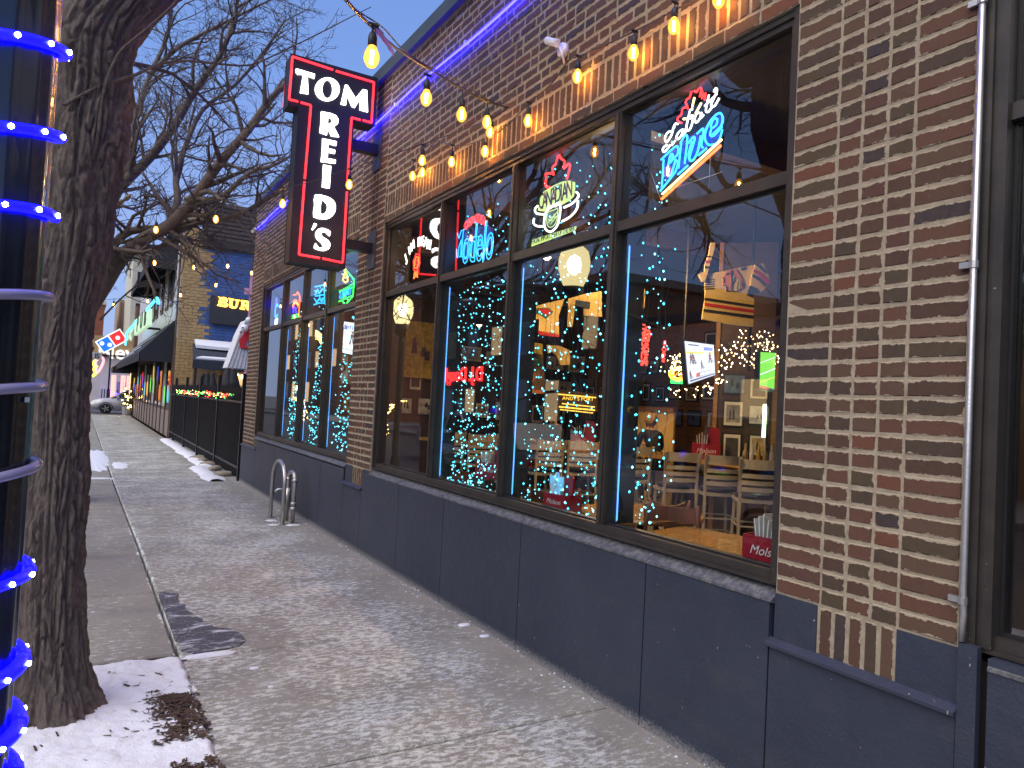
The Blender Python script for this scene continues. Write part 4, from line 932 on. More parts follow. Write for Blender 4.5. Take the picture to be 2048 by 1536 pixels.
ct=thing('hanging_cloth','pale yellow draped cloth panel over the dark doorway in the third pane','cloth'); cut('cloth',Y([(475,665),(600,670),(715,720),(715,870),(620,870),(580,780),(530,735),(490,760)]),10.0,JY,ct,.03)
# ---------------------------------------------------------------- televisions
def tv(name,label,c4,d4,paint):
    t=thing(name,label,'television'); q=[P(x,y,d) for (x,y),d in zip(c4,d4)]; nrm=(q[1]-q[0]).cross(q[3]-q[0]).normalized()
    if nrm.dot(CAM-q[0])<0: nrm=-nrm
    cc=sum(q,Vector())/4; o=[cc+(p-cc)*1.05 for p in q]; m=MB(); m.prism([p-nrm*.002 for p in o],-nrm*.05); fixn(m.build('casing',BLACKM,t).data)
    def uvp(u,v,k): a=q[0].lerp(q[1],u); b=q[3].lerp(q[2],u); return a.lerp(b,v)+nrm*(.002+.0012*k)
    for i,(m_,poly,k) in enumerate(paint):
        m=MB(); m.prism([uvp(u,v,k) for u,v in poly],-nrm*.001); fixn(m.build('screen' if i==0 else 'screen_image',m_,t).data)
    m=MB(); m.tube([cc-nrm*.04,cc-nrm*.2,cc-nrm*.2+Vector((0,0,3.99-cc.z))],.015,5); m.build('mount',BLACKM,t)
    return t
ICE=emit('screen_ice',(.62,.66,.80),1.05,True); SYEL=emit('screen_yellow',(.85,.70,.12),.9,True); SDK=emit('screen_dark',(.07,.07,.12),.8,True); SBL=emit('screen_blue',(.20,.28,.75),.9,True); SRD=emit('screen_red',(.65,.16,.12),.8,True); SGR=emit('screen_green',(.16,.50,.06),1.2,True); SWH=emit('screen_white',(.85,.88,.9),1.2,True)
B4=lambda x0,y0,x1,y1:[(x0,y0),(x1,y0),(x1,y1),(x0,y1)]
def player(x,y,s,k=3):
    return [(SDK,[(x-.02*s,y-.05*s),(x+.012*s,y-.055*s),(x+.022*s,y-.01*s),(x+.015*s,y+.02*s),(x-.02*s,y+.02*s)],k),(SDK,[(x-.02*s,y+.02*s),(x-.004*s,y+.02*s),(x-.012*s,y+.075*s),(x-.034*s,y+.075*s)],k),(SDK,[(x+.002*s,y+.02*s),(x+.016*s,y+.02*s),(x+.04*s,y+.07*s),(x+.02*s,y+.08*s)],k),(SDK,[(x-.010*s,y-.085*s),(x+.01*s,y-.085*s),(x+.012*s,y-.06*s),(x-.008*s,y-.06*s)],k),(SRD,[(x-.02*s,y-.015*s),(x+.02*s,y-.015*s),(x+.018*s,y-.0*s),(x-.018*s,y-.0*s)],k+1),(SDK,[(x+.02*s,y),(x+.07*s,y+.07*s),(x+.063*s,y+.075*s),(x+.014*s,y+.006*s)],k)]
hk=[(ICE,B4(0,0,1,1),0),(SYEL,[(0,.24),(1,.26),(1,.31),(0,.29)],1),(SBL,B4(.62,.10,.95,.20),1),(SDK,B4(.10,.06,.45,.09),1),(SRD,B4(.28,.80,.42,.90),1),(SDK,B4(.28,.795,.85,.81),1),(SDK,B4(.42,.89,.85,.90),1),(SDK,B4(.05,.93,.98,.965),1),(SWH,B4(.44,.82,.83,.88),2)]
for x,y,s in ((.14,.42,1.6),(.24,.45,1.5),(.20,.38,1.3),(.50,.60,1.5),(.82,.42,2.1),(.08,.80,1.3)): hk+=player(x,y,s)
tv('television','hanging television showing an ice hockey game, tilted down over the tables',[(1369,682),(1427,690),(1430,750),(1377,768)],[7.5,8.3,8.3,7.5],hk)
fb=[(SGR,B4(0,0,1,1),0),(SWH,[(0,.62),(1,.40),(1,.42),(0,.64)],1),(SYEL,[(0,.84),(1,.62),(1,.64),(0,.86)],1),(SWH,[(0,.30),(1,.10),(1,.115),(0,.315)],1),(SRD,B4(0,.93,.6,1.0),1),(SDK,B4(.6,.95,1,1.0),1)]
tv('television','television showing a green football field by the window jamb',[(1521,704),(1551,706),(1548,782),(1519,776)],[7.4,7.9,7.9,7.4],fb)
hk2=[(SWH,B4(0,0,1,1),0),(SBL,B4(.45,.12,.55,.24),1),(SDK,B4(0,.27,.9,.285),1),(SDK,B4(.1,.72,.6,.74),1),(SDK,B4(.3,.86,.8,.875),1)]+player(.75,.5,2.6)+player(.3,.55,1.2)
tv('television','television with a hockey picture behind the right end of the second window bank',[(666,640),(722,648),(716,712),(662,700)],[10.6,9.8,9.8,10.6],hk2)
q=P(698,655,10.0); me=text_mesh('Prudential',.10,SBL,.001,bold=.002); fm=fr_to_cam(q-AF*.12); me.transform(fm)
link('screen_image',me,[o for o in COL.objects if o.get('label','').startswith('television with a hockey picture')][0])
# ---------------------------------------------------------------- furniture
def stool_proto():
    t=thing('bar_stool','x','bar stool',(0,0,0),0,'cream ladder-back bar stools'); w_=.20; 
    def leg(a,b,r=.018): m=MB(); m.tube([a,b],r,4); m.build('leg',CREAM,t)
    for s in (-1,1):
        leg((s*w_*.95,.20,0),(s*w_*.82,.17,.72)); leg((s*w_,-.23,0),(s*w_*.92,-.19,.74))
        m=MB(); m.tube([(s*w_*.92,-.19,.74),(s*w_*.95,-.20,.95),(s*w_*1.02,-.26,1.16)],.018,4); m.build('back_post',CREAM,t)
    for z,h in ((.84,.022),(.91,.022),(.98,.022),(1.10,.05)):
        y=-.19-.05*max(0,(z-.85)/.3); m=MB(); n=6
        for i in range(n):
            a,b=-1+2*i/n,-1+2*(i+1)/n; ya,yb=y-.035*(1-a*a),y-.035*(1-b*b)
            m.hexa([Vector(p) for p in ((a*w_*.93,ya-.008,z-h),(b*w_*.93,yb-.008,z-h),(b*w_*.93,yb+.008,z-h),(a*w_*.93,ya+.008,z-h),(a*w_*.93,ya-.008,z+h),(b*w_*.93,yb-.008,z+h),(b*w_*.93,yb+.008,z+h),(a*w_*.93,ya+.008,z+h))])
        m.build('slat',CREAM,t)
    m=MB(); m.box((-.19,-.19,.70),(.19,.19,.735)); m.build('seat_frame',CREAM,t)
    m=MB(); m.smooth=True; m.lathe([(.17,.735),(.20,.75),(.20,.775),(.16,.79)],18); m.build('seat_pad',NAVYPAD,t)
    for z in (.28,.46):
        for a,b in (((-.19,.18),(.19,.18)),((-.19,-.2),(.19,-.2)),((-.19,-.2),(-.18,.18)),((.19,-.2),(.18,.18))):
            m=MB(); m.tube([(a[0],a[1],z),(b[0],b[1],z)],.011,4); m.build('rung',CREAM,t)
    return t
def chair_proto():
    t=thing('wooden_chair','x','chair',(0,0,0),0,'brown wooden dining chairs'); BR=mat('wood_brown',(.16,.06,.028),.38,0,.25,10,.08,stretch=(1,1,3)); w_=.20
    for s in (-1,1):
        m=MB(); m.tube([(s*.19,.19,0),(s*.18,.17,.43)],.019,6); m.build('leg',BR,t); m=MB(); m.smooth=True; m.tube([(s*.20,-.22,0),(s*.19,-.19,.45),(s*.20,-.21,.66),(s*.23,-.27,.88)],[.019,.02,.019,.017],6); m.build('leg',BR,t)
    for z,h in ((.80,.062),(.60,.022)):
        m=MB(); n=8
        for i in range(n):
            a,b=-1+2*i/n,-1+2*(i+1)/n; y=-.24 if z>.7 else -.20; ya,yb=y-.055*(1-a*a)+.02,y-.055*(1-b*b)+.02; k=.22
            ha,hb=h*(.8+.25*a*a),h*(.8+.25*b*b)
            m.hexa([Vector(p) for p in ((a*k,ya-.011,z-h),(b*k,yb-.011,z-h),(b*k,yb+.011,z-h),(a*k,ya+.011,z-h),(a*k,ya-.011,z+ha),(b*k,yb-.011,z+hb),(b*k,yb+.011,z+hb),(a*k,ya+.011,z+ha))])
        m.build('back_rail',BR,t)
    m=MB(); m.box((-.20,-.19,.42),(.20,.20,.455)); m.build('seat',BR,t); return t
def face_cam(p): d=CAM-p; return math.atan2(d.y,d.x)+PI/2        # local -y turned to the street
sp0=stool_proto(); ch0=chair_proto()
def put(proto,first,px,d,label,dz=0,rz=None):
    q=BEH(px,d,FLZ); r=(face_cam(q) if rz is None else rz)+dz
    if first: proto.location=q; proto.rotation_euler=(0,0,r); proto['label']=label; return proto
    return copy_thing(proto,q,r,label)
for i,(px,d,dz,l) in enumerate(((1352,8.4,.35,'cream ladder-back bar stool left of the red napkin caddy on the high table'),(1436,8.2,.30,'cream ladder-back bar stool in the middle, below the red napkin caddy'),(1512,7.7,.22,'cream ladder-back bar stool half hidden by the right window jamb'),(1262,9.2,.3,'cream bar stool just right of the last mullion, behind the blue lights'),(1160,9.8,.2,'cream bar stool behind the white-topped red caddy in the third pane'),(1085,9.6,.5,'cream bar stool in the third pane, nearest its left mullion'),(955,10.4,.3,'cream bar stool behind the light curtain of the second pane, right side'),(895,10.8,.2,'cream bar stool behind the light curtain of the second pane, left side'))): put(sp0,i==0,px,d,l,dz)
for i,(px,d,dz,l) in enumerate(((1296,6.0,.78,'brown wooden chair with curved back at the round table'),(1392,5.9,-.62,'brown wooden chair with curved back left of the pointed table corner'),(1095,6.6,.3,'brown wooden chair behind the curtain lights in the third pane'),(930,8.0,.3,'brown wooden chair silhouetted low in the second pane'))): put(ch0,i==0,px,d,l,dz)
TOP=mat('table_top_lacquer',(.50,.27,.08),.18,0,.22,7,.03,coat=.4,stretch=(1,4,1))
def table(px,d,z,w_,l,rz,label,name='table',round_=False):
    q=BEH(px,d,FLZ); t=thing(name,label,'table',q,rz); m=MB()
    if round_: m.smooth=False; m.lathe([(w_,z-.04),(w_+.01,z-.02),(w_,z)],36)
    else: m.box((-w_/2,-l/2,z-.04),(w_/2,l/2,z))
    m.build('table_top',TOP,t); m=MB(); m.lathe([(.26,0),(.26,.02),(.05,.05),(.04,z-.05),(.16,z-.0405)],14); m.build('pedestal',BLACKM,t); return t
table(1290,6.35,.755-FLZ,.52,0,0,'round lacquered wooden table behind the two brown chairs','table',True)
table(1462,4.98,.755-FLZ,.80,1.15,.25,'lacquered wooden table with its corner towards the street, at the right jamb')
t=thing('high_table','long high wooden table running behind the cream bar stools','table'); a=BEH(1235,10.6,1.07);b=BEH(1560,8.5,1.07); dr=(b-a).normalized(); nr_=Vector((-dr.y,dr.x,0))*.30
m=MB(); m.prism([a-nr_,b-nr_,b+nr_,a+nr_],(0,0,-.05)); fixn(m.build('table_top',TOP,t).data)
for f in (.12,.5,.88):
    c=a.lerp(b,f)
    for s in (-1,1): m=MB(); m.tube([c+nr_*.4*s+Vector((0,0,-.05)),Vector((c.x,c.y,FLZ))+nr_*.9*s],.035,4); m.build('leg',WOODD,t)
t=thing('high_table','second long high table behind the light curtains of the middle panes','table'); a=BEH(860,12.2,1.03);b=BEH(1190,10.6,1.03); dr=(b-a).normalized(); nr_=Vector((-dr.y,dr.x,0))*.30
m=MB(); m.prism([a-nr_,b-nr_,b+nr_,a+nr_],(0,0,-.05)); fixn(m.build('table_top',TOP,t).data)
for f in (.12,.88):
    c=a.lerp(b,f); m=MB(); m.tube([c+Vector((0,0,-.05)),Vector((c.x,c.y,FLZ))],.05,6); m.build('leg',WOODD,t)
# napkin caddies ---------------------------------------------------
CRED=mat('caddy_red',(.30,.012,.025),.35,0,.1,10,.03); PAPER=mat('napkin_paper',(.68,.66,.62),.8,0,.06,30,.1)
def caddy(q,s,rz,label):
    t=thing('napkin_caddy',label,'napkin caddy',q,rz,'red cardboard napkin caddies')
    m=MB(); m.box((-.12*s,-.09*s,0),(.12*s,.09*s,.012*s)); m.box((-.12*s,-.09*s,.0121*s),(.12*s,-.083*s,.13*s)); m.box((-.12*s,.083*s,.0121*s),(.12*s,.09*s,.13*s)); m.box((-.12*s,-.0829*s,.0121*s),(-.113*s,.0829*s,.13*s)); m.box((.113*s,-.0829*s,.0121*s),(.12*s,.0829*s,.13*s)); m.build('box',CRED,t)
    m=MB(); m.prism([Vector(p) for p in ((.015*s,.0,.10*s),(.112*s,.0,.10*s),(.112*s,.0,.255*s),(.095*s,0,.275*s),(.03*s,0,.275*s),(.015*s,0,.25*s))],(0,.02*s,0)); fixn(m.build('handle_panel',CRED,t).data)
    for k in range(5):
        m=MB(); T=Matrix.Translation((-.06*s+.012*k*s,.0,.03*s))@Matrix.Rotation(R(-9+4*k),4,'Y'); m.box((-.003*s,-.06*s,0),(.003*s,.06*s,(.17+.012*(k%3))*s),T); m.build('napkin',PAPER,t)
    f=frame((1,0,0),(0,0,1),(0,-1,0),(0,-.0925*s,.07*s)); me=text_mesh('Molson',.055*s,PAPER,.0005,shear=.3); me.transform(f); link('lettering',me,t)
    return t
def tabp(px,d,z): q=BEH(px,d,z); return q
caddy(Vector((GX+.185,2.235,.946)),1.05,R(-84),'large red napkin caddy on the window shelf in the bottom right corner')
q=tabp(1412,9.35,1.071); caddy(q,1.45,face_cam(q),'red napkin caddy with white napkins standing on the high table between bar stools')
q=tabp(1165,11.0,1.031); caddy(q,1.5,face_cam(q),'red napkin caddy on the high table behind the third pane')
caddy(Vector((GX+.18,3.95,.946)),.85,R(-84),'red napkin caddy on the window shelf low in the third pane')
caddy(Vector((GX+.35+.0,5.2,1.02)),.95,R(-62),'red napkin caddy standing on a box low in the second pane') 
bx=thing('shelf_box','small dark box on the floor shelf carrying the second pane caddy','box',(GX+.35,5.2,0)); m=MB(); m.box((-.14,-.14,FLZ),(.14,.14,1.019)); m.build('crate_body',WOODD,bx); m=MB(); m.box((-.15,-.15,.98),(.15,.15,1.0185)); m.build('lid',WOODD,bx)
FO=emit('foam_painted_glow',(.20,.50,.80),.55,True)  # glow put into the card material, standing in for cyan light falling on it
for px,py,x,s,l in ((1112,972,GX+.13,1.0,'pale blue cut-out hockey player card above the third pane caddy'),(873,872,GX+.16,1.25,'pale blue cut-out card low at the left of the second pane')):
    t=thing('display_card',l,'card'); c=PX(px,py,x); k=.0032*s*c.dot(AF)/5
    pts=[(-25,-22),(-8,-20),(-4,-28),(6,-30),(10,-20),(26,-22),(24,4),(14,8),(16,24),(2,26),(0,12),(-8,26),(-20,22),(-14,6),(-24,0)]
    m=MB(); m.prism([c+Vector((0,-a*k*1.0,-b*k)) for a,b in pts],(.006,0,0)); fixn(m.build('card',FO,t).data); m=MB(); m.tube([c+Vector((.003,0,-26*k)),Vector((c.x+.003,c.y,.946))],.003,4); m.build('stand',WIRE,t)
# ---------------------------------------------------------------- people
SKIN=mat('skin',(.42,.24,.16),.55,0,.06,20,.05); HAIRB=mat('hair_blond',(.30,.20,.10),.6,0,.3,60,.3,stretch=(1,1,.2)); HAIRD=mat('hair_dark',(.02,.015,.012),.5); CLOTHK=mat('cloth_black',(.012,.012,.015),.8,0,.2,20,.3,.01); CLOTHG=mat('cloth_grey',(.10,.10,.12),.8,0,.2,20,.3,.01)
def person(q,rz,label,hair,cloth,lean=.15,arm=.35,seat=.74,turn=0):
    t=thing('person',label,'person',q,rz); s=seat
    V=[(0,0,s+.08),(0,.02,s+.24),(0,lean*.5,s+.40),(0,lean,s+.53),(0,lean+.02,s+.60),(0,lean+.04,s+.68),(0,lean+.05,s+.77)]
    Rr=[.15,.125,.135,.10,.05,.085,.088]; E=[(i,i+1) for i in range(6)]
    def chain(root,pts,rs):
        p=root
        for v,r in zip(pts,rs): V.append(v); Rr.append(r); E.append((p,len(V)-1)); p=len(V)-1
    for sd_ in (-1,1):
        chain(3,[(sd_*.17,lean,s+.50),(sd_*.22,lean+.06,s+.26),(sd_*.17,lean+arm*.8,s+.30),(sd_*.12,lean+arm,s+.32)],[.062,.047,.038,.028])
        chain(0,[(sd_*.10,.02,s+.05),(sd_*.12,.42,s+.06),(sd_*.12,.46,s-.36),(sd_*.12,.54,s-.42)],[.10,.072,.05,.035])
    me=bpy.data.meshes.new('body'); me.from_pydata([Vector(v) for v in V],E,[]); o=bpy.data.objects.new('tmp',me); COL.objects.link(o)
    md=o.modifiers.new('s','SKIN'); 
    for i,r in enumerate(Rr): me.skin_vertices[0].data[i].radius=(r,r*(.78 if i<4 else 1))
    me.skin_vertices[0].data[0].use_root=True
    sb=o.modifiers.new('u','SUBSURF'); sb.levels=2; sb.render_levels=2
    dg=bpy.context.evaluated_depsgraph_get(); me2=bpy.data.meshes.new_from_object(o.evaluated_get(dg)); bpy.data.objects.remove(o)
    me2.materials.clear(); me2.materials.append(cloth); me2.materials.append(SKIN)
    neck=s+.585
    for p_ in me2.polygons:
        c=p_.center; p_.material_index=1 if (c.z>neck and abs(c.x)<.13) or (abs(c.x)<.16 and c.y>lean+arm*.86 and c.z>s+.2) else 0; p_.use_smooth=True
    link('body',me2,t)
    hc=Vector((0,lean+.045,s+.745))
    m=MB(); m.smooth=True; T=Matrix.Translation(hc)@Matrix.Rotation(turn,4,'Z')
    m.lathe([(.04,-.12),(.086,-.07),(.098,.0),(.09,.06),(.05,.10),(.01,.112)],14,T@Matrix.Translation((0,-.022,.0))); m.build('hair',hair,t)
    for sd_ in (-1,1):
        m=MB(); m.smooth=True; m.lathe([(.004,-.006),(.009,0),(.004,.006)],8,T@Matrix.Translation((sd_*.032,.083,.005))); m.build('eye',JB,t)
        m=MB(); m.smooth=True; m.tube([T@Vector((sd_*.088,.01,-.02)),T@Vector((sd_*.098,.0,.012))],[.012,.016],6); m.build('ear',SKIN,t)
    m=MB(); m.smooth=True; m.tube([T@Vector((0,.082,.01)),T@Vector((0,.108,-.025))],[.008,.013],6); m.build('nose',SKIN,t); m=MB(); m.tube([T@Vector((-.022,.086,-.052)),T@Vector((.022,.086,-.052))],.005,5); m.build('mouth',JR,t)
    for sd_ in (-1,1):                                     # hands: palm, four fingers, thumb
        h=Vector((sd_*.115,lean+arm+.03,s+.325)); m=MB(); m.smooth=True
        m.tube([h-Vector((0,.02,0)),h+Vector((0,.05,0))],[.026,.030],8)
        for k in range(4): b=h+Vector((-.024+.016*k,.045,0)); L_=(.055,.066,.062,.048)[k]; m.tube([b,b+Vector((0,L_*.55,.004)),b+Vector((0,L_*.85,-.016))],[.0085,.0078,.006],5)
        m.tube([h+Vector((-sd_*.024,.005,0)),h+Vector((-sd_*.045,.035,.0)),h+Vector((-sd_*.042,.058,-.006))],[.010,.009,.007],5); m.build('hand',SKIN,t,kind=None)
    m=MB(); m.lathe([(.19,.005),(.19,.02),(.03,.04),(.025,s-.06),(.17,s-.04),(.18,s-.005)],14); st_=thing('round_stool','round bar seat under the '+label,'bar stool',q,rz); st_['label']=('round stool under the '+' '.join(label.split()[:9])); m.build('seat',BLACKM,st_); m=MB(); m.lathe([(.12,.25),(.12,.265)],12); m.build('foot_ring',BLACKM,st_)
    return t
q=BEH(1310,11.6,FLZ); person(q,face_cam(q)+.45,'person with fair hair in a black top, seated with back to the street',HAIRB,CLOTHK,.18,.34,.72)
q=BEH(1418,11.0,FLZ); person(q,face_cam(q)-.9,'person in a dark top with dark hair bending over the far tables',HAIRD,CLOTHG,.38,.30,.70,.3)
q=BEH(1120,11.8,FLZ); person(q,face_cam(q)+2.3,'person in dark clothes seated behind the curtain lights in the third pane',HAIRD,CLOTHK,.15,.3,.72)
# ---------------------------------------------------------------- panels, column, pictures
t=thing('booth_partition','yellow lit booth partition with wooden cap rail behind the seated person','partition'); q=BEH(1292,12.6,FLZ); r=face_cam(q); t.location=q; t.rotation_euler=(0,0,0)
a=BEH(1215,13.2,0);b=BEH(1345,12.2,0); m=MB(); n=(b-a).normalized(); n=Vector((-n.y,n.x,0))*.05; off=-q+Vector((0,0,FLZ))
m.prism([a+off,b+off,b+n+off,a+n+off],(0,0,1.60)); fixn(m.build('panel',mat('panel_ochre',(.66,.46,.18),.7,0,.08,5,.05),t).data); m=MB(); m.prism([a+off-n*.5+Vector((0,0,1.601)),b+off-n*.5+Vector((0,0,1.601)),b+n*1.5+off+Vector((0,0,1.601)),a+n*1.5+off+Vector((0,0,1.601))],(0,0,.08)); fixn(m.build('cap_rail',WOOD,t).data)
FRK=mat('frame_black',(.015,.013,.012),.3); PH=[mat('print_'+n,c,.35,0,.45,s,0) for n,c,s in (('grey',(.28,.28,.27),9),('warm',(.42,.30,.14),8),('blue',(.10,.17,.30),10),('ice',(.50,.52,.55),7),('dark',(.07,.06,.06),9),('yellow',(.60,.42,.06),12))]
PN=['grey action photograph','warm toned team photograph','blue arena photograph','pale ice photograph','dark portrait photograph','yellow printed poster']
PF='framed sports pictures covering the walls'
used={}
def picture(c,right,nrm,w_,h,k,where):
    lab='%s %s framed in black, %s'%('small' if w_<.3 else 'large',PN[k],where)
    used[lab]=used.get(lab,0)+1
    if used[lab]>1: lab=lab.replace('framed in black,','further left,' if used[lab]==2 else 'furthest left,')
    t=thing('picture_frame',lab,'picture',c,0,PF); right=Vector(right);nrm=Vector(nrm);up=Vector((0,0,1))
    def quad(w2,h2,o): return [right*a*w2/2+up*b*h2/2+nrm*o for a,b in ((-1,-1),(1,-1),(1,1),(-1,1))]
    m=MB(); m.prism(quad(w_,h,.001),nrm*.022); fixn(m.build('frame',FRK,t).data)
    m=MB(); m.prism(quad(w_-.05,h-.05,.0235),nrm*.002); fixn(m.build('mount',PAPER if k in(0,1,4) else PH[k],t).data)
    m=MB(); m.prism(quad(w_*.62,h*.64,.026),nrm*.002); fixn(m.build('print',PH[k],t).data)
    for i in range(3):
        x=rnd.uniform(-.2,.2)*w_; z_=rnd.uniform(-.12,.12)*h; m=MB(); hh=rnd.uniform(.08,.2)*h; m.prism([right*(x+a*w_*.06)+up*(z_+b*hh)+nrm*.0285 for a,b in ((-1,-1),(1,-1),(.6,.7),(0,1),(-.7,.6))],nrm*.001); fixn(m.build('printed_figure',PH[4],t).data)
wh=['%s row of the boarded wall, %s']
rows=('bottom','second','third','top')
for r_,z in enumerate((1.55,2.02,2.55,3.0)):
    y=7.2; i=0
    while y<13.0:
        w_=rnd.choice((.24,.28,.34,.44)); h=rnd.choice((.32,.38,.30)); k=rnd.randrange(6)
        if rnd.random()<(.85 if r_<3 else .3):
            zones=((8,'beside the wooden column'),(9,'right of the seated person'),(10,'above the booth partition'),(11,'left above the booth partition'),(12,'behind the last mullion'),(14,'towards the far corner'))
            zn=[s for lim,s in zones if y<lim][0]
            picture((BX-.01,y+w_/2,z+rnd.uniform(-.03,.03)),(0,-1,0),(-1,0,0),w_,h,k,rows[r_]+' row, '+zn)
        y+=w_+rnd.uniform(.04,.16); i+=1
for r_,z in enumerate((1.5,2.05,2.6)):
    x=3.2
    while x<9.3:
        w_=rnd.choice((.28,.34,.5)); h=rnd.choice((.34,.42,.36)); k=rnd.randrange(6)
        if rnd.random()<.75:
            zn='left part of the end wall' if x<5 else 'middle of the end wall' if x<7 else 'right part of the end wall'
            picture((x+w_/2,SY1-.001,z+rnd.uniform(-.04,.04)),(1,0,0),(0,-1,0),w_,h,k,rows[r_]+' row, '+zn)
        x+=w_+rnd.uniform(.06,.3)
# large yellow map-like print on the end wall and light shelves
q=PY(836,700,SY1); picture((q.x,SY1-.03,q.z),(1,0,0),(0,-1,0),1.0,1.15,5,'in the leftmost lower pane')
q=PY(678,735,SY1); 
t=thing('picture_frame','gold framed lion drawing at the right end of the second window bank','picture',None,0,PF); q=P(678,735,10.6)
m=MB(); m.prism([q+AR*a*.17+AU*b*.24 for a,b in ((-1,-1),(1,-1),(1,1),(-1,1))],AF*.02); fixn(m.build('frame',mat('frame_gold',(.35,.22,.08),.4,.3),t).data); m=MB(); m.prism([q-AF*.004+AR*a*.13+AU*b*.19 for a,b in ((-1,-1),(1,-1),(1,1),(-1,1))],AF*.003); fixn(m.build('print',PAPER,t).data); m=MB(); m.smooth=True; m.tube([q-AF*.008+AR*.09*math.cos(a)+AU*(.07*math.sin(a)) for a in [2*PI*i/16 for i in range(16)]],.012,5,True); m.build('printed_figure',FRK,t)
cl=thing('wooden_column','dark wooden column faced with framed photographs left of the football screen','column'); q=BEH(1492,9.6,FLZ); cl.location=q; r=face_cam(q); cl.rotation_euler=(0,0,r)
m=MB(); m.box((-.38,.0,0),(.30,.25,3.9)); m.build('shaft',WOODD,cl); m=MB(); m.box((-.44,-.03,0),(-.385,.26,3.9)); m.build('edge_board',WOOD,cl); m=MB(); m.box((.302,-.03,0),(.36,.26,2.4)); m.build('edge_board',WOOD,cl)
rt=Vector((math.cos(r),math.sin(r),0)); nn_=Vector((math.sin(r),-math.cos(r),0))
for (dx,z,w_,h,k,wr) in ((-.18,2.05,.30,.28,2,'top left on the column'),(.13,2.0,.26,.30,4,'top right on the column'),(-.18,1.66,.28,.36,0,'middle left on the column'),(.14,1.66,.28,.28,3,'middle right on the column'),(-.18,1.22,.26,.38,4,'lower left on the column'),(.14,1.26,.24,.30,1,'lower right on the column')):
    picture(q+rt*dx+nn_*.001+Vector((0,0,z-FLZ)),rt,nn_,w_,h,k,wr)
# illuminated menu board
mb_=thing('menu_board','yellow lit menu board with rows of lettering in the third pane','sign'); EY=emit('menu_yellow',(1.0,.55,.07),1.3,True)
q=[P(1118,785,11),P(1192,795,11),P(1192,820,11),P(1120,812,11)]; m=MB(); m.prism([p+AF*.03 for p in (P(1112,778,11),P(1196,788,11),P(1196,824,11),P(1114,818,11))],AF*.04); fixn(m.build('board',WOODD,mb_).data)
for i,(x0_,x1_,y_,s) in enumerate(((1116,1192,787,2.5),(1124,1190,806,2.2),(1118,1190,812,3),(1120,1186,818,2))):
    m=MB(); m.prism([P(x0_,y_,11),P(x1_,y_+7,11),P(x1_,y_+7+s,11),P(x0_,y_+s,11)],AF*.01); fixn(m.build('light_strip',EY,mb_).data)
fm=fr_to_cam(P(1156,798,10.98)); me=text_mesh("ANDY'S PORT",.075,EY,.002); me.transform(fm); link('lettering',me,mb_)
# red vertical neon signs deep inside ---------------------------------
REDS=emit('neon_red_soft',(1.0,.05,.03),2.2,True)
for lab,s,px,y0_,y1_,d,w_ in (('vertical red neon word sign hanging right of the number 39 jersey','COWNSDOREN',1285,650,730,9.0,.085),('second layer of the vertical red neon word sign, slightly to the right','COWNSPORTEN',1295,655,730,9.15,.08),('smaller vertical red neon sign under the warm lamp','STOAZE',1329,682,724,11.0,.08)):
    t=thing('neon_sign',lab,'neon sign'); n=len(s)
    for i,c in enumerate(s):
        p=P(px-.07*(i*(y1_-y0_)/n),lerp(y0_,y1_,(i+.5)/n),d); me=text_mesh(c,.09 if d<10 else .085,REDS,outline=.0045); me.transform(fr_to_cam(p,R(-8))); link('letter',me,t)
    a=P(px+3,y0_-6,d+.03);b=P(px-1,y1_+4,d+.03); m=MB(); m.tube([a,b],.006,4); m.build('support',WIRE,t)
t=thing('neon_sign','oval yellow and green neon beer sign below the warm fairy lights','neon sign'); NY=emit('neon_yellow',(1.0,.62,.05),2.6,True); NG=emit('neon_green',(.04,1.0,.12),2.2,True); NO=emit('neon_orange',(1.0,.24,.02),2.6,True); NB=emit('neon_skyblue',(.05,.38,1.0),2.6,True)
c=P(1357,748,9.2); 
for k in (1,.82,.6): m=MB(); m.smooth=True; m.tube([c+AR*.12*k*math.cos(a)+AU*.085*k*math.sin(a) for a in [2*PI*i/20 for i in range(20)]],.007,5,True); m.build('neon_tube',NY,t)
for k in (0,1,2): m=MB(); m.tube([c+AR*(-.10)+AU*(-.075-.018*k),c+AR*.10+AU*(-.085-.018*k)],.007,5); m.build('neon_tube',NG,t)
m=MB(); m.smooth=True; m.tube([c+AR*(-.08+.02*i)+AU*(.035*math.sin(i*2.2)) for i in range(9)],.006,5); m.build('neon_tube',NO,t)
# warm fairy lights -------------------------------------------------
WF=emit('fairy_warm',(1.0,.62,.30),14.0,True)
def dots(m,p,r): 
    m.add([p+Vector(v)*r for v in ((1,0,0),(-1,0,0),(0,1,0),(0,-1,0),(0,0,1),(0,0,-1))],[(0,2,4),(2,1,4),(1,3,4),(3,0,4),(2,0,5),(1,2,5),(3,1,5),(0,3,5)])
def garland(label,pts,n,spread,r=.009,drop=0.25):
    t=thing('fairy_light_garland',label,'fairy lights',(0,0,0),0,'warm fairy light garlands inside the bar'); q=smoothpts(pts,6); w_=MB(); d_=MB(); w_.tube(q,.002,3)
    for i in range(n):
        f=rnd.random()*(len(q)-1); j=min(int(f),len(q)-2); p=q[j].lerp(q[j+1],f-j); e=p+Vector((rnd.gauss(0,spread),rnd.gauss(0,spread),-rnd.random()*drop)); w_.tube([p,e],.0015,3); dots(d_,e,r)
    w_.build('wire',WIRE,t); d_.build('led_lights',WF,t,kind='stuff')
garland('warm fairy lights draped along the top beside the football screen',[P(1447,690,8.6),P(1470,683,8.5),P(1495,680,8.4),P(1520,680,8.2),P(1545,678,8)],85,.04,.008,.30)
garland('bright cluster of warm fairy lights right above the football screen',[P(1522,682,8.0),P(1535,684,8),P(1550,684,8)],70,.05,.009,.30)
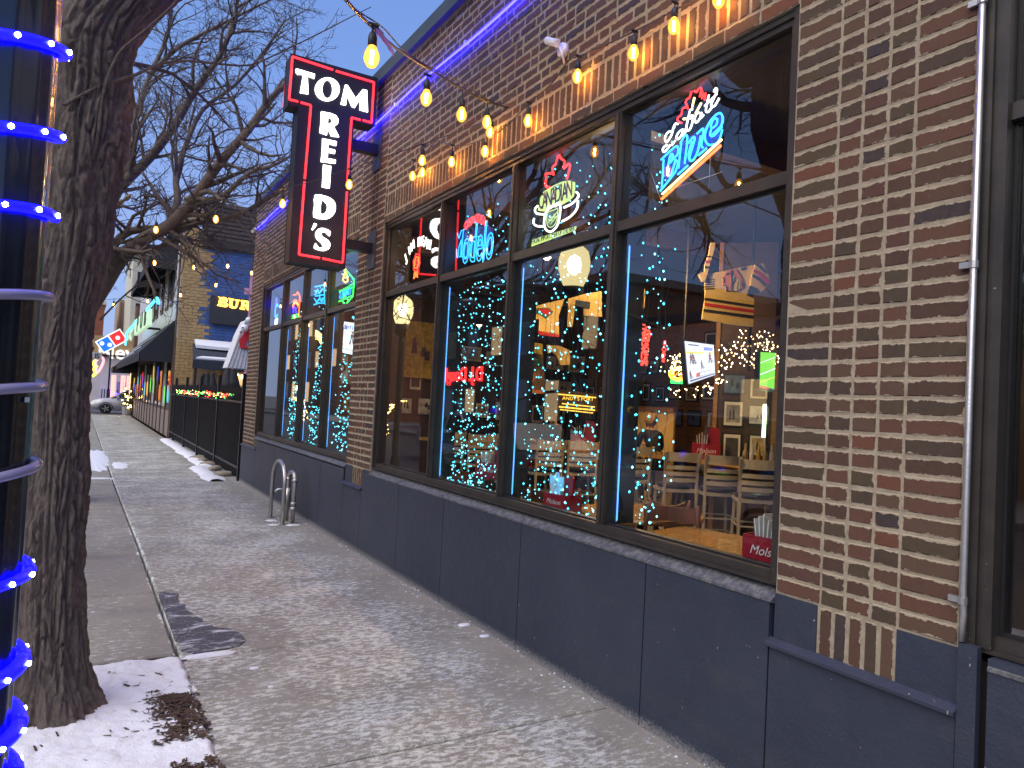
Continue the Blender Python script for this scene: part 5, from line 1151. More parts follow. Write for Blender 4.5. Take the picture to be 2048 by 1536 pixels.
garland('warm fairy lights heaped above the oval neon beer sign',[P(1338,722,9.2),P(1350,708,9.2),P(1362,715,9.2),P(1372,728,9.2)],80,.06,.009,.2)
garland('loose warm fairy lights hanging below the hockey television',[P(1350,768,9.2),P(1385,772,9.2),P(1420,764,9.2),P(1445,740,9.1),P(1452,705,9)],45,.03,.009,.15)
garland('faint warm fairy lights on the beam under the crested jersey',[P(1480,658,8.2),P(1510,662,8.2),P(1545,662,8.2)],26,.05,.006,.1)
bt=thing('back_bar','lit back bar shelf with a row of bottles seen at far right above the stools','shelf'); q=BEH(1526,8.6,FLZ); bt.location=q; r=face_cam(q); bt.rotation_euler=(0,0,r)
m=MB(); m.box((-.25,0,0),(.35,.4,1.0)); m.build('counter',WOODD,bt); m=MB(); m.box((-.02,.3,1.35),(.02,.33,1.75)); m.build('light_tube',emit('tube_green_white',(.75,1.0,.55),5.0,True),bt)
for k in range(7):
    m=MB(); m.smooth=True; m.lathe([(.03,1.001),(.03,1.16),(.012,1.20),(.012,1.27)],8,Matrix.Translation((-.2+.075*k,.15,0))); m.build('bottle',PH[(k*2+1)%6],bt)
# ================================================================ neon signs just behind the glass
NX=GX+.10
NW=emit('neon_white',(1.0,.96,.88),2.2); NCY=emit('neon_cyan',(.03,.36,1.0),2.4); NR2=emit('neon_red_bright',(1.0,.03,.03),2.8); NY=emit('neon_yellow',(1.0,.62,.05),2.6,True); NWY=emit('neon_warm_yellow',(1.0,.70,.20),3.0); NOR=emit('neon_orange_red',(1.0,.12,.02),3.2)
NG2=emit('neon_green_bright',(.03,1.0,.10),3.0)
BACKB=mat('backing_blue',(.02,.04,.30),.3,0,.05,5,0); CLEAR=glass('acrylic_clear',(.9,.92,.95),.6,1.3)
def tubes(par,lines,ox,oy,s,m_,r,x=NX,sm=4,name='neon_tube'):
    for L_ in lines:
        m=MB(); m.smooth=True; p=[PX(ox+a/s,oy+b/s,x) for a,b in L_]; p=smoothpts(p,sm) if len(p)>2 else p; m.tube(p,r,6); m.build(name,m_,par)
def hangwires(par,pts,ztop=3.30,x=NX):
    m=MB()
    for px,py in pts: q=PX(px,py,x+.01); m.tube([q,Vector((q.x,q.y,ztop))],.0015,3)
    m.build('hanging_wire',WIRE,par)
# --- Labatt Blue
n=thing('neon_sign','neon Labatt Blue beer sign with red maple leaf in the top right pane','neon sign'); A=(1250,150,5.687)
tubes(n,[[(645,545),(610,530),(598,490),(640,450),(655,385),(700,368),(718,385)],[(715,370),(690,310),(708,272),(735,255),(752,200),(775,170),(810,195),(832,165),(850,138),(868,165),(850,245),(882,190),(875,265),(915,205),(905,285)]],*A,NR2,.0052,sm=3)
tubes(n,[[(790,255),(765,365)],[(868,318),(802,440)],[(665,500),(700,497)]],*A,NWY,.006)
tubes(n,[[(600,560),(572,555),(548,610),(530,680),(478,762),(455,740),(462,690),(498,645),(520,645)],[(515,790),(498,822),(450,872),(430,862),(438,825),(478,795)],[(530,800),(572,745)],[(660,620),(618,642),(585,700),(600,730),(640,690),(672,620),(650,690),(692,640)],[(768,388),(740,405),(722,480),(698,600),(722,632),(755,580),(776,480),(762,460),(738,500)],[(850,430),(815,440),(793,500),(810,540),(848,500),(872,430),(860,492),(895,450)],[(955,225),(940,290),(920,400),(945,420),(985,372)],[(1010,195),(1030,150),(1045,185),(985,320),(985,352),(1020,350),(1072,262)],[(905,355),(1045,215)]],*A,NW,.0052)
tubes(n,[[(410,965),(570,815),(605,838),(598,900),(555,955),(598,985),(588,1060),(545,1140),(400,1320)],[(440,962),(418,1290)],[(500,1150),(480,1115),(505,950),(528,898),(545,915),(525,985),(498,1003)],[(500,1150),(525,1140),(548,1060),(575,970)],[(628,778),(680,692),(710,718),(678,1010)],[(640,770),(608,1062)],[(600,1132),(716,1028)],[(718,780),(775,708),(792,735),(735,930),(748,975),(785,955),(830,860),(862,690)],[(765,750),(722,900),(738,975)],[(818,670),(880,612),(893,645),(868,800),(888,825)],[(832,915),(928,832)],[(1108,620),(1060,760),(960,796),(912,740),(915,650),(960,540),(1035,452),(1085,435),(1112,485),(1095,575),(1020,655),(978,690)],[(1050,500),(1012,498),(980,560),(985,605),(1040,565),(1050,500)],[(980,620),(968,680),(1010,690),(1104,588)]],*A,NCY,.0056,sm=3)
tubes(n,[[(425,1355),(1100,732)]],*A,NWY,.0065); tubes(n,[[(415,1412),(1090,803)]],*A,NOR,.0075)
pl_=[PX(1250+a/5.687,150+b/5.687,NX+.02) for a,b in ((425,900),(600,800),(880,600),(1080,440),(1110,500),(1090,700),(900,850),(600,1110),(430,1270))]; m=MB(); m.prism(pl_,(.004,0,0)); fixn(m.build('backing_plate',BACKB,n).data)
tubes(n,[[(420,1330),(960,1150)],[(955,1290),(970,930)],[(260,1010),(400,1400)],[(560,1290),(1110,1100)]],*A,CONDUIT,.0018); hangwires(n,[(1345,240),(1440,220)])
# --- Canadian
n=thing('neon_sign','neon Molson Canadian sign with red leaf and hockey shield hanging in the third top pane','neon sign'); A=(1020,290,7.317)
tubes(n,[[(580,612),(532,615),(520,560),(532,480),(520,432),(545,415),(620,415),(640,438),(618,330),(660,290),(700,170),(715,130),(742,190),(800,240),(792,290),(788,345),(850,278),(882,292),(862,380),(850,430),(828,500)]],*A,NR2,.007,sm=2)
tubes(n,[[(405,890),(365,940),(388,1000),(490,1015)],[(355,1070),(342,1140),(390,1185),(478,1190)],[(790,915),(900,862),(985,780),(1002,725),(970,690)],[(765,1115),(880,1050),(978,935),(995,810)],[(560,890),(600,912),(640,870),(660,897),(702,848),(732,890),(735,960),(720,1080),(678,1200),(592,1270),(520,1230),(498,1130),(520,1000),(548,960),(560,890)]],*A,NW,.0068,sm=3)
PLATE=emit('lit_plate_yellowgreen',(.58,.72,.22),.85,True)
def plate(par,pts,ox,oy,s,m_,x=NX+.012,th=.006):
    m=MB(); m.prism([PX(ox+a/s,oy+b/s,x) for a,b in pts],(th,0,0)); fixn(m.build('plate',m_,par).data)
plate(n,[(410,960),(425,770),(490,680),(620,600),(760,535),(870,518),(945,545),(945,640),(925,750),(850,820),(740,880),(640,900),(560,950),(490,972)],*A,PLATE); plate(n,[(270,1400),(620,1290),(965,1188),(950,1245),(620,1370),(265,1502)],*A,PLATE)
plate(n,[(545,960),(600,940),(660,930),(700,900),(715,960),(700,1080),(660,1180),(590,1220),(540,1190),(520,1100)],*A,mat('shield_dark',(.05,.09,.05),.4))
tubes(n,[[(560,975),(600,965),(650,950),(695,925),(698,1000),(685,1090),(650,1170),(592,1205),(552,1180),(535,1100),(545,1010),(560,975)],[(560,1130),(690,980)],[(590,1160),(695,1030)]],*A,PLATE,.003,sm=2)
def txt_px(par,s,p0,p1,h,m_,x,**kw):
    a=PX(*p0,x);b=PX(*p1,x); w_=(a-b).length; me=text_mesh(s,h,m_,.001,**kw); xs=[v.co.x for v in me.vertices]; k=w_/(max(xs)-min(xs)); me.transform(Matrix.Diagonal((k,1,1,1))); c=(a+b)/2; up=Vector((0,0,1)); r=(b-a).normalized(); nrm=Vector((-1,0,0)); up=nrm.cross(r); me.transform(frame(r,up,nrm,c)); return link('lettering',me,par)
DKG=mat('lettering_dark',(.03,.05,.04),.5); RDL=mat('lettering_red',(.35,.02,.03),.5)
Zp=lambda x,y:(1020+x/7.317,290+y/7.317)
cs='CANADIAN'; xs=[455,510,570,638,700,750,800,868]; ys=[835,815,790,765,735,710,690,650]
for c,xx,yy,i in zip(cs,xs,ys,range(8)):
    q=PX(*Zp(xx,yy),NX+.009); me=text_mesh(c,.16,RDL if i in(1,3,5,7) else DKG,.001,sx=.62,bold=.002); me.transform(frame((0,-math.cos(R(4)),math.sin(R(4))),(0,math.sin(R(4)),math.cos(R(4))),(-1,0,0),q)); link('lettering',me,n)
txt_px(n,'MOLSON',Zp(610,660),Zp(755,600),.05,DKG,NX+.009); txt_px(n,'OFFICIAL IMPORT BEER OF THE NHL',Zp(285,1430),Zp(950,1215),.05,DKG,NX+.009); txt_px(n,'NHL',Zp(565,1120),Zp(680,1020),.05,PLATE,NX+.004); hangwires(n,[(1090,350),(1150,350)])
# --- Modelo
n=thing('neon_sign','blue outlined neon Modelo sign under a red CERVEZA arc','neon sign'); A=(860,400,9.6)
a=PX(860+640/9.6,400+875/9.6,NX);b=PX(860+1225/9.6,400+745/9.6,NX); me=text_mesh('odelo',.32,NCY,outline=.0034,sx=.6,bold=0); xs_=[v.co.x for v in me.vertices]; ysx=[v.co.y for v in me.vertices]
w_=(a-b).length; hh=.86*abs(PX(910,445,NX).z-PX(905,518,NX).z); me.transform(Matrix.Translation((-(max(xs_)+min(xs_))/2,-(max(ysx)+min(ysx))/2,0))); me.transform(Matrix.Diagonal((w_/(max(xs_)-min(xs_)),hh*1.18/(max(ysx)-min(ysx)),1,1))); r=(b-a).normalized(); me.transform(frame(r,Vector((-1,0,0)).cross(r),(-1,0,0),(a+b)/2)); link('neon_tube',me,n)
tubes(n,[[(440,1130),(462,1095),(475,650),(465,620),(520,610),(555,740),(600,590),(655,565),(638,610),(605,1055),(625,1085),(570,1092),(590,1050),(602,760),(555,905),(535,1110),(518,1110),(500,770),(482,1080),(495,1118),(440,1130)]],*A,NCY,.0036,sm=1)
for i,c in enumerate('CERVEZA'):
    f=i/6; px=690+f*345; py=[500,445,400,370,360,375,410][i]; q=PX(860+px/9.6,400+py/9.6,NX); me=text_mesh(c,.085,NR2,.003,bold=.003); an=R(38-f*62); me.transform(frame((0,-math.cos(an),math.sin(an)),(0,math.sin(an),math.cos(an)),(-1,0,0),q)); link('letter',me,n)
tubes(n,[[(690,540),(760,470),(880,400),(1000,370),(1090,395)]],*A,NR2,.0035); plate(n,[(470,640),(640,590),(700,650),(900,520),(1080,450),(1215,560),(1210,800),(1120,900),(900,980),(700,1080),(460,1100)],*A,BACKB); hangwires(n,[(935,440),(975,440)])
# --- leftmost pane sign
n=thing('neon_sign','white arched JIM BEAM neon over a red rosette seal in the first top pane','neon sign')
for i,c in enumerate('JIM BEAM'):
    if c==' ': continue
    f=i/7; px=812+f*46; py=[516,502,492,487,484,483,485,490][i]; q=PX(px,py,NX); me=text_mesh(c,.12,NW,.003,bold=.004); an=R(35-50*f); me.transform(frame((0,-math.cos(an),math.sin(an)),(0,math.sin(an),math.cos(an)),(-1,0,0),q)); link('letter',me,n)
c=PX(833,525,NX)
for r_,mm_ in ((.075,NR2),(.050,NOR),(.025,NR2)):
    m=MB(); m.smooth=True; m.tube([c+Vector((0,r_*math.cos(a)*(1+.1*math.sin(6*a)),r_*1.1*math.sin(a)*(1+.1*math.sin(6*a)))) for a in [2*PI*i/24 for i in range(24)]],.005,5,True); m.build('neon_tube',mm_,n)
for s in (-1,1): m=MB(); m.tube([c+Vector((0,.03*s,-.08)),c+Vector((0,.045*s,-.15)),c+Vector((0,.01*s,-.13)),c+Vector((0,.0,-.09))],.005,5); m.build('neon_tube',NOR,n)
hangwires(n,[(815,500),(855,480)])
# --- second bank of windows
A=(500,560,4.041)
n=thing('neon_sign','green SUMMIT neon diamond with yellow hops partly behind the brick pier','neon sign')
tubes(n,[[(720,-60),(708,0),(718,60),(700,100),(697,180),(745,165)],[(735,-140),(760,-100),(838,-10),(838,60),(832,130),(770,205),(740,160)],[(715,90),(830,60)],[(835,30),(700,110)],[(740,170),(768,130),(795,165),(768,205)],[(712,175),(830,125)]],*A,NG2,.007,sm=1)
tubes(n,[[(750,0),(770,-60),(790,0),(770,20),(750,0)],[(755,-20),(790,-20)],[(752,-45),(785,-45)],[(762,-70),(772,-90),(780,-65)]],*A,NY,.008); txt_px(n,'SUMMIT',(500+712/4.041,560+135/4.041),(500+825/4.041,560+85/4.041),.12,NCY,NX+.0,bold=.002); hangwires(n,[(680,560),(705,540)])
n=thing('neon_sign','sky blue block lettered neon sign in the third far top pane','neon sign')
tubes(n,[[(500,60),(600,40),(602,190),(560,185),(500,205),(520,130),(500,60)],[(520,80),(540,110),(520,120)],[(545,75),(560,110),(585,70)],[(520,150),(540,180),(560,150),(580,175),(590,145)],[(530,130),(590,120)]],*A,NCY,.010,sm=1); hangwires(n,[(628,585),(645,580)])
n=thing('neon_sign','orange sun shaped neon sign with blue and green base in the second far top pane','neon sign')
tubes(n,[[(325,300),(318,220),(322,160),(345,150),(352,120),(375,118),(385,98),(398,120),(402,160),(395,260),(402,300)],[(330,230),(345,180),(370,160),(392,190)],[(338,250),(352,205),(372,190),(388,215)]],*A,NOR,.010,sm=2); tubes(n,[[(345,215),(365,180),(392,200)]],*A,NWY,.010)
tubes(n,[[(348,265),(360,215),(375,265)],[(365,245),(375,225)]],*A,BLUE,.008); tubes(n,[[(330,300),(395,285)],[(332,312),(390,297)],[(330,290),(392,275)]],*A,NG2,.008); hangwires(n,[(585,600),(597,600)])
n=thing('neon_sign','small stacked neon letter sign in blue, cyan and white by the far pier','neon sign')
for c,yy,m_,h in (('P',190,BLUE,.22),('C',258,NCY,.34),('LITE',342,NW,.13)):
    q=PX(500+212/4.041,560+yy/4.041,NX); me=text_mesh(c,h,m_,.004,bold=.008,sx=.9 if len(c)<2 else .8); me.transform(fr_street(q)); link('letter',me,n)
hangwires(n,[(553,600)])
n=thing('neon_sign','arched golden neon beer sign in the middle far lower pane','neon sign')
tubes(n,[[(408,500+k*0-(k*22)),(440,455-k*16),(490,440-k*14),(540,455-k*14),(575,515-k*24)] for k in range(4)],*A,NWY,.011,x=NX+.05); tubes(n,[[(412,470),(575,480)],[(430,500),(560,450)]],*A,NWY,.006,x=NX+.05); hangwires(n,[(612,670),(630,668)],2.6)
# red jumble signs low down
n=thing('neon_sign','tiny red neon open sign low in the middle far pane','neon sign'); tubes(n,[[(388,1055),(420,1070),(452,1068)],[(400,1068),(440,1078)]],*A,NR2,.012); tubes(n,[[(232,1062),(250,1062),(250,1098),(234,1098),(232,1062)]],*A,NR2,.008,sm=1); hangwires(n,[(605,820)],2.6)
# ================================================================ LED strips up the mullions and light curtains
LEDB=emit('led_strip_blue',(.07,.34,1.0),1.7)
for y in (3.267,4.42,5.61,8.86,9.99,11.16):
    t=thing('led_strip','glowing blue LED strip running up the inside of the mullion at %s'%({3.267:'the last main pane',4.42:'the third main pane',5.61:'the second main pane',8.86:'the right far pane',9.99:'the middle far pane',11.16:'the left far pane'}[y]),'light strip',(0,0,0),0,'LED strips fixed up the mullions')
    x=GX+.055; ztop=2.58 if y!=3.267 else 2.55
    m=MB(); m.tube([(x,y-.037,1.0),(x,y-.037,ztop)],.0036,5); m.build('light_tube',LEDB,t); m=MB(); m.box((x-.003,y-.0325,.99),(x+.003,y-.0305,ztop+.01)); m.build('backing_strip',WP,t)
LEDC=emit('led_cyan',(.06,.62,.82),2.8,True); LEDC2=emit('led_pale',(.22,.85,1.0),3.4,True); CWIRE=mat('curtain_wire',(.03,.07,.06),.5)
def curtain(label,y0,y1,z0,z1,nst,dens,x=GX+.12,lowbias=0,r=.0074,tree=False):
    nst=int(nst*(1.0 if tree else 1.7)); dens*=(1.15 if tree else 2.4)
    t=thing('light_curtain',label,'light curtain',(0,0,0),0,'curtains of cyan icicle lights behind the glass'); w_=MB(); d1=MB(); d2=MB()
    for i in range(nst):
        y=lerp(y0,y1,(i+.5+rnd.uniform(-.3,.3))/nst); zt=z1-rnd.random()*.1; zb=z0+rnd.random()*.06
        n=int((zt-zb)/.10); p=[Vector((x+rnd.gauss(0,.008),y+rnd.gauss(0,.012)+.02*math.sin(k*.5+i),lerp(zt,zb,k/n))) for k in range(n+1)]
        w_.tube(p,.0013,3,caps=False)
        for q in p:
            f=(q.z-z0)/(z1-z0); pr=dens*(1+lowbias*(1-f)**3)
            if tree:
                hw=(1-f)*.48+.20; 
                if abs(q.y-(y0+y1)/2)>hw*(y1-y0): continue
            k=int(pr)+(rnd.random()<pr%1)
            for _ in range(k):
                e=q+Vector((rnd.gauss(0,.012),rnd.gauss(0,.03),rnd.gauss(0,.03))); e.z=max(z0+.0,e.z); dots(d1 if rnd.random()<.7 else d2,e,r*rnd.uniform(.45,1.3))
    w_.build('wire',CWIRE,t); o=d1.build('led_lights',LEDC,t,kind='stuff'); d2.build('led_lights',LEDC2,t,kind='stuff')
curtain('cyan icicle light curtain filling the lower pane second from the left of the main window',4.50,5.50,.97,2.60,9,.75,lowbias=1.2)
curtain('cyan icicle light curtain filling the lower third pane of the main window',3.32,4.36,.97,2.60,9,.62,lowbias=.9)
curtain('sparse cyan icicle strands at the left edge of the last main pane',2.93,3.2,.96,2.58,3,.45,lowbias=.8)
curtain('sparse cyan icicle lights across the third top pane around the Canadian sign',3.32,4.36,2.70,3.22,7,.55); curtain('sparse cyan icicle lights across the second top pane around the Modelo sign',4.50,5.50,2.70,3.15,7,.45); curtain('few cyan icicle lights at the left of the Labatt sign pane',2.95,3.15,2.70,3.2,2,.6)
curtain('dense tree shaped cyan lights in the left far pane',10.05,11.05,.92,2.60,11,1.5,lowbias=.6,r=.010,tree=True); curtain('dense tree shaped cyan lights in the middle far pane',8.95,9.90,.92,2.55,11,1.3,lowbias=.9,r=.010,tree=True); curtain('dense cyan lights in the right far pane beside the brick pier',8.0,8.75,.92,2.58,9,1.2,lowbias=.6,r=.010,tree=True)
curtain('scattered cyan lights over the far top panes',8.0,10.8,2.70,3.1,12,.5,r=.008)
# ================================================================ street lamps (two, seen mirrored in the glass)
def mat_globe():
    m,t,b=newmat('street_globe'); out=t.nodes['Material Output']; em=N(t,'ShaderNodeEmission',Strength=3.0); em.inputs[0].default_value=(1.0,.84,.40,1)
    tr=N(t,'ShaderNodeBsdfTransparent'); mx=t.nodes.new('ShaderNodeMixShader'); mx.inputs[0].default_value=.6; t.links.new(tr.outputs[0],mx.inputs[1]); t.links.new(em.outputs[0],mx.inputs[2]); t.links.new(mx.outputs[0],out.inputs[0]); return m
LGL=mat_globe(); LCORE=emit('street_lamp_core',(1.0,.88,.62),22.0)
SLG='globe street lamps along the kerb'
DG=mat('lamp_green_black',(.012,.02,.018),.35,.2,.15,10,.06)
def lamp(x,y,label,first=True):
    t=thing('street_lamp',label,'street lamp',(x,y,gz(y)-.02),0,SLG); H_=3.12
    m=MB(); m.smooth=True; m.lathe([(.14,0),(.14,.12),(.10,.16),(.085,.5),(.06,.56),(.055,2.7),(.07,2.75),(.05,2.8),(.05,2.88)],18); m.build('post',DG,t)
    m=MB(); m.smooth=True; m.lathe([(.05,2.86),(.13,2.93),(.15,2.98),(.14,H_)],16); m.build('fitter',DG,t)
    m=MB(); m.smooth=True; m.lathe([(.12,H_),(.16,H_+.08),(.20,H_+.22),(.205,H_+.34),(.175,H_+.46),(.10,H_+.53),(.04,H_+.56),(.02,H_+.60)],22); gb=m.build('globe',LGL,t); m=MB(); m.smooth=True; m.lathe([(.03,H_+.16),(.08,H_+.21),(.095,H_+.30),(.07,H_+.38),(.02,H_+.41)],14); m.build('lamp',LCORE,gb); return t
lamp(-.19,7.65,'globe street lamp nearest, reflected in the third pane'); lamp(-.19,13.4,'globe street lamp further off, reflected in the first pane')
# ================================================================ cars
CARP={'silver':mat('car_silver',(.50,.51,.53),.3,.15,.03,3,0,coat=.6),'dark':mat('car_dark_blue',(.02,.03,.06),.2,.4,.03,3,0,coat=.6),'white':mat('car_white',(.55,.56,.58),.3,0,.03,3,0,coat=.5)}
CGL=mat('car_glass',(.012,.014,.018),.05,0,.02,3,0,spec=1.0); TYRE=mat('tyre_rubber',(.015,.015,.015),.8); RIM=mat('alloy_rim',(.45,.45,.46),.3,.8,.05,20,0)
HLON=emit('headlight_on',(1.0,.80,.45),20.0); LENS=mat('headlight_lens',(.6,.62,.65),.08,0,.02,3,0,spec=1); TAIL=mat('tail_lens',(.30,.01,.01),.15)
def car(label,x,y,rz,paint,lit=False,suv=False,z=ROADZ,group='cars parked and stopped along the street'):
    t=thing('parked_car',label,'car',(x,y,z),rz,group); L_=4.6; hw=.90; top=1.46 if not suv else 1.72
    low=[(-2.28,.42),(-2.26,.70),(-2.15,.92),(-1.3,1.0),(-.3,1.0),(.9,.98),(1.6,.92),(2.1,.80),(2.26,.62),(2.28,.35),(1.85,.24),(1.0,.22),(-1.0,.22),(-2.0,.26)]
    m=MB(); m.smooth=False; n=len(low); secs=[(-hw,.90),(-hw*.97,1.0),(hw*.97,1.0),(hw,.90)]
    ys=[(-hw,.86),(-hw+.07,1.0),(hw-.07,1.0),(hw,.86)]
    for yy,k in ys:
        for a,b in low: m.v.append((a*(.97+.03*k) if k<1 else a,yy,.6+(b-.6)*k))
    for s in range(3):
        for i in range(n): j=(i+1)%n; m.f.append((s*n+i,s*n+j,(s+1)*n+j,(s+1)*n+i)); m.m.append(0)
    m.f.append(tuple(range(n))); m.m.append(0); m.f.append(tuple(range(3*n,4*n))[::-1]); m.m.append(0)
    o=m.build('body',CARP[paint],t); fixn(o.data)
    bm_=bmesh.new(); bm_.from_mesh(o.data); bmesh.ops.bevel(bm_,geom=[e for e in bm_.edges if e.calc_face_angle(0)>.5],offset=.035,segments=2,affect='EDGES'); bm_.to_mesh(o.data); bm_.free(); o.data.polygons.foreach_set('use_smooth',[True]*len(o.data.polygons))
    cab=[(-1.95 if not suv else -2.15,.965),(-1.25 if not suv else -1.85,top),(.25,top+.02),(1.15,.955)]
    m=MB(); a=[Vector((p[0],-hw+.04 if p[1]<1.1 else -hw+.24,p[1])) for p in cab]; b=[Vector((p.x,-p.y,p.z)) for p in a]; m.add(a+b,[(0,1,2,3),(4,7,6,5),(0,4,5,1),(2,6,7,3),(0,3,7,4),(1,5,6,2)]); o=m.build('windows',CGL,t); fixn(o.data)
    m=MB(); a=[Vector((cab[1][0]-.03,s*(hw-.235),top+.002)) for s in (-1,1)]; b=[Vector((.28,s*(hw-.235),top+.022)) for s in (-1,1)]; m.prism([a[0],a[1],b[1],b[0]],(0,0,.022)); m.build('roof',CARP[paint],t); fixn(kids(t)[-1].data)
    for s in (-1,1):
        for (p,q) in ((cab[0],cab[1]),(cab[2],cab[3]),((-.35,.97),(-.35,top))): m=MB(); m.tube([Vector((p[0],s*(hw-.03 if p[1]<1.1 else hw-.23),p[1])),Vector((q[0],s*(hw-.03 if q[1]<1.1 else hw-.23),q[1]))],.028,4); m.build('pillar',CARP[paint],t)
        for x_ in (-1.42,1.42):
            T=Matrix.Translation((x_,s*(hw-.10),.32))@Matrix.Rotation(PI/2,4,'X'); m=MB(); m.smooth=True; m.lathe([(.20,-.115),(.30,-.11),(.325,-.07),(.325,.07),(.30,.11),(.20,.115)],28,T); w_=m.build('wheel',TYRE,t)
            m=MB(); m.lathe([(.20,-.118),(.20,.118)],24,T); 
            m.build('rim',BLACKM,w_)
            for k in range(5):
                a=2*PI*k/5; m=MB(); c,s_=math.cos(a),math.sin(a); yy=s*(hw-.10)+s*.125
                for dw in (1,): m.prism([Vector((x_+c*.02-s_*.035,yy,.32+s_*.02+c*.035)),Vector((x_+c*.20-s_*.03,yy,.32+s_*.20+c*.03)),Vector((x_+c*.20+s_*.03,yy,.32+s_*.20-c*.03)),Vector((x_+c*.02+s_*.035,yy,.32+s_*.02-c*.035))],(0,-s*.02,0))
                m.build('spoke',RIM,w_)
            m=MB(); m.smooth=True; arc=[Vector((x_+.37*math.cos(a),s*(hw-.004),.32+.37*math.sin(a))) for a in [PI*i/14 for i in range(15)]]; m.tube(arc,.03,5); m.build('wheel_arch',BLACKM,t)
        m=MB(); m.box((2.10,s*.72-.14,.60),(2.235,s*.72+.14,.72)); m.build('headlight',HLON if lit else LENS,t); m=MB(); m.box((-2.262,s*.72-.16,.68),(-2.18,s*.72+.16,.82)); m.build('taillight',TAIL,t)
        m=MB(); m.box((.75,s*(hw+.0)-.02,.98),(.90,s*(hw+.12),1.10)); m.build('mirror',CARP[paint],t)
        m=MB(); m.box((-.25,s*hw-.002*s,.80),(-.12,s*(hw+.012),.825)); m.build('door_handle',CARP[paint],t)
    m=MB(); m.box((2.24,-.45,.42),(2.292,.45,.60)); m.build('grille',BLACKM,t); return t
car('silver sedan stopped across the end of the pavement, its front wheel showing',2.83,51.2,PI,'silver')
car('white parked sport utility car nearest at the kerb, seen in the glass',-2.55,7.2,PI/2,'white',suv=True)
car('dark blue parked car further up the kerb',-2.55,13.2,PI/2,'dark'); car('silver car facing down the street with its headlights on',-4.9,19.0,-PI/2,'silver',lit=True); car('dark parked car behind the camera at the kerb',-2.55,.6,PI/2,'dark')
# ================================================================ buildings across the street, seen only in the glass
def house(name,label,x0,x1,y0,y1,h,wall,wins,facade='+x',roof=True,floors=2,fascia=None):
    t=thing(name,label,'building'); m=MB(); m.box((x0,y0,-.3),(x1,y1,h)); m.build('wall',wall,t)
    if roof: m=MB(); m.box((x0-.15,y0-.15,h+.001),(x1+.15,y1+.15,h+.35)); m.build('cornice',fascia or COPING,t)
    n=max(1,int((y1-y0)/2.6)) if facade=='+x' else max(1,int((x1-x0)/2.6))
    for f in range(floors):
        z=1.0 if f==0 else 1.2+f*3.1
        hh=1.9 if f==0 else 1.5
        if z+hh>h-.2: continue
        for i in range(n):
            if facade=='+x':
                c=lerp(y0,y1,(i+.5)/n); m=MB(); m.box((x1+.001,c-.62,z-.06),(x1+.06,c+.62,z+hh+.06)); w_=m.build('window',FRW,t); m=MB(); m.box((x1+.061,c-.54,z),(x1+.07,c+.54,z+hh)); m.build('pane',wins[(i+f)%len(wins)],w_)
            elif facade=='-y':
                c=lerp(x0,x1,(i+.5)/n); m=MB(); m.box((c-.62,y0-.06,z-.06),(c+.62,y0-.001,z+hh+.06)); w_=m.build('window',FRW,t); m=MB(); m.box((c-.54,y0-.07,z),(c+.54,y0-.061,z+hh)); m.build('pane',wins[(i+f)%len(wins)],w_)
    return t
FRW=mat('window_trim',(.30,.28,.26),.6); WLIT=emit('lit_window',(1.0,.68,.34),.8); WDK=mat('dark_pane',(.02,.025,.03),.06,0,.02,2,0,spec=1); WPALE=mat('pale_blind',(.42,.42,.40),.6)
BRR=mat('far_brick_red',(.24,.085,.05),.85,0,.2,2,.1); BRB=mat('far_brick_brown',(.12,.07,.05),.85,0,.2,2,.1); TANW=mat('tan_siding',(.36,.24,.15),.8,0,.12,3,.1); GREYW=mat('grey_siding',(.30,.31,.32),.8,0,.1,3,.1); CREAMW=mat('cream_render',(.52,.50,.40),.8,0,.1,2,.1)
house('shop_building','low brown brick shop with a pale fascia opposite the restaurant',-24,-14,-12,9,4.6,BRB,[WDK,WLIT,WDK],fascia=GREYW,floors=1)
house('shop_building','single storey grey shop opposite, further up',-24,-14,9.4,24,5.0,GREYW,[WDK,WDK,WLIT],floors=1); house('shop_building','two storey brown brick shop opposite the patio',-24,-14,24.5,44,7.2,BRB,[WDK,WLIT,WPALE],floors=2); house('shop_building','three storey red brick building on the opposite corner',-26,-14,62,84,11,BRR,[WDK,WLIT],floors=3)
t=thing('shop_sign',"red glowing D.J. Dough sign on the shop opposite, seen reversed in the glass",'sign',(-13.9,0,0)); q=PX(925,750,5.15+13.9); 
me=text_mesh('D.J. Dough',1.15,emit('sign_red_bright',(1,.03,.03),4.5),.05,bold=.02); me.transform(frame((0,1,0),(0,0,1),(1,0,0),(.02,q.y,q.z))); link('lettering',me,t); m=MB(); m.box((-.08,q.y-3.2,q.z-.8),(.0,q.y+3.2,q.z+.7)); m.build('board',BLACKM,t)
# trees wrapped in warm lights opposite (mirrored in the panes)
def lit_tree(px,label,xv,seed):
    q=PX(px,800,xv); t=thing('lit_tree',label,'tree',(5.15-xv,q.y,0),0,'small trees wound with warm fairy lights'); rg=random.Random(seed); tips=[]
    grow(tips,Vector((0,0,0)),Vector((.05,0,1)),2.2,.10,0,dict(SPEC,num=[1.6,1.6,2,0,0],len=[0,1.4,.7,.3,.1],levels=3),rg); branches_to_mesh(tips,0,2).build('trunk',BARK,t); d_=MB()
    for pts,r,l in tips:
        for a,b in zip(pts,pts[1:]):
            for k in range(9 if l<1 else 5):
                p=a.lerp(b,rg.random()); v=Vector((rg.gauss(0,1),rg.gauss(0,1),rg.gauss(0,.3))).normalized()*(r*.9+.02); dots(d_,p+v,.028)
    d_.build('fairy_lights',emit('fairy_gold',(1.0,.66,.16),16.0,True),t,kind='stuff')
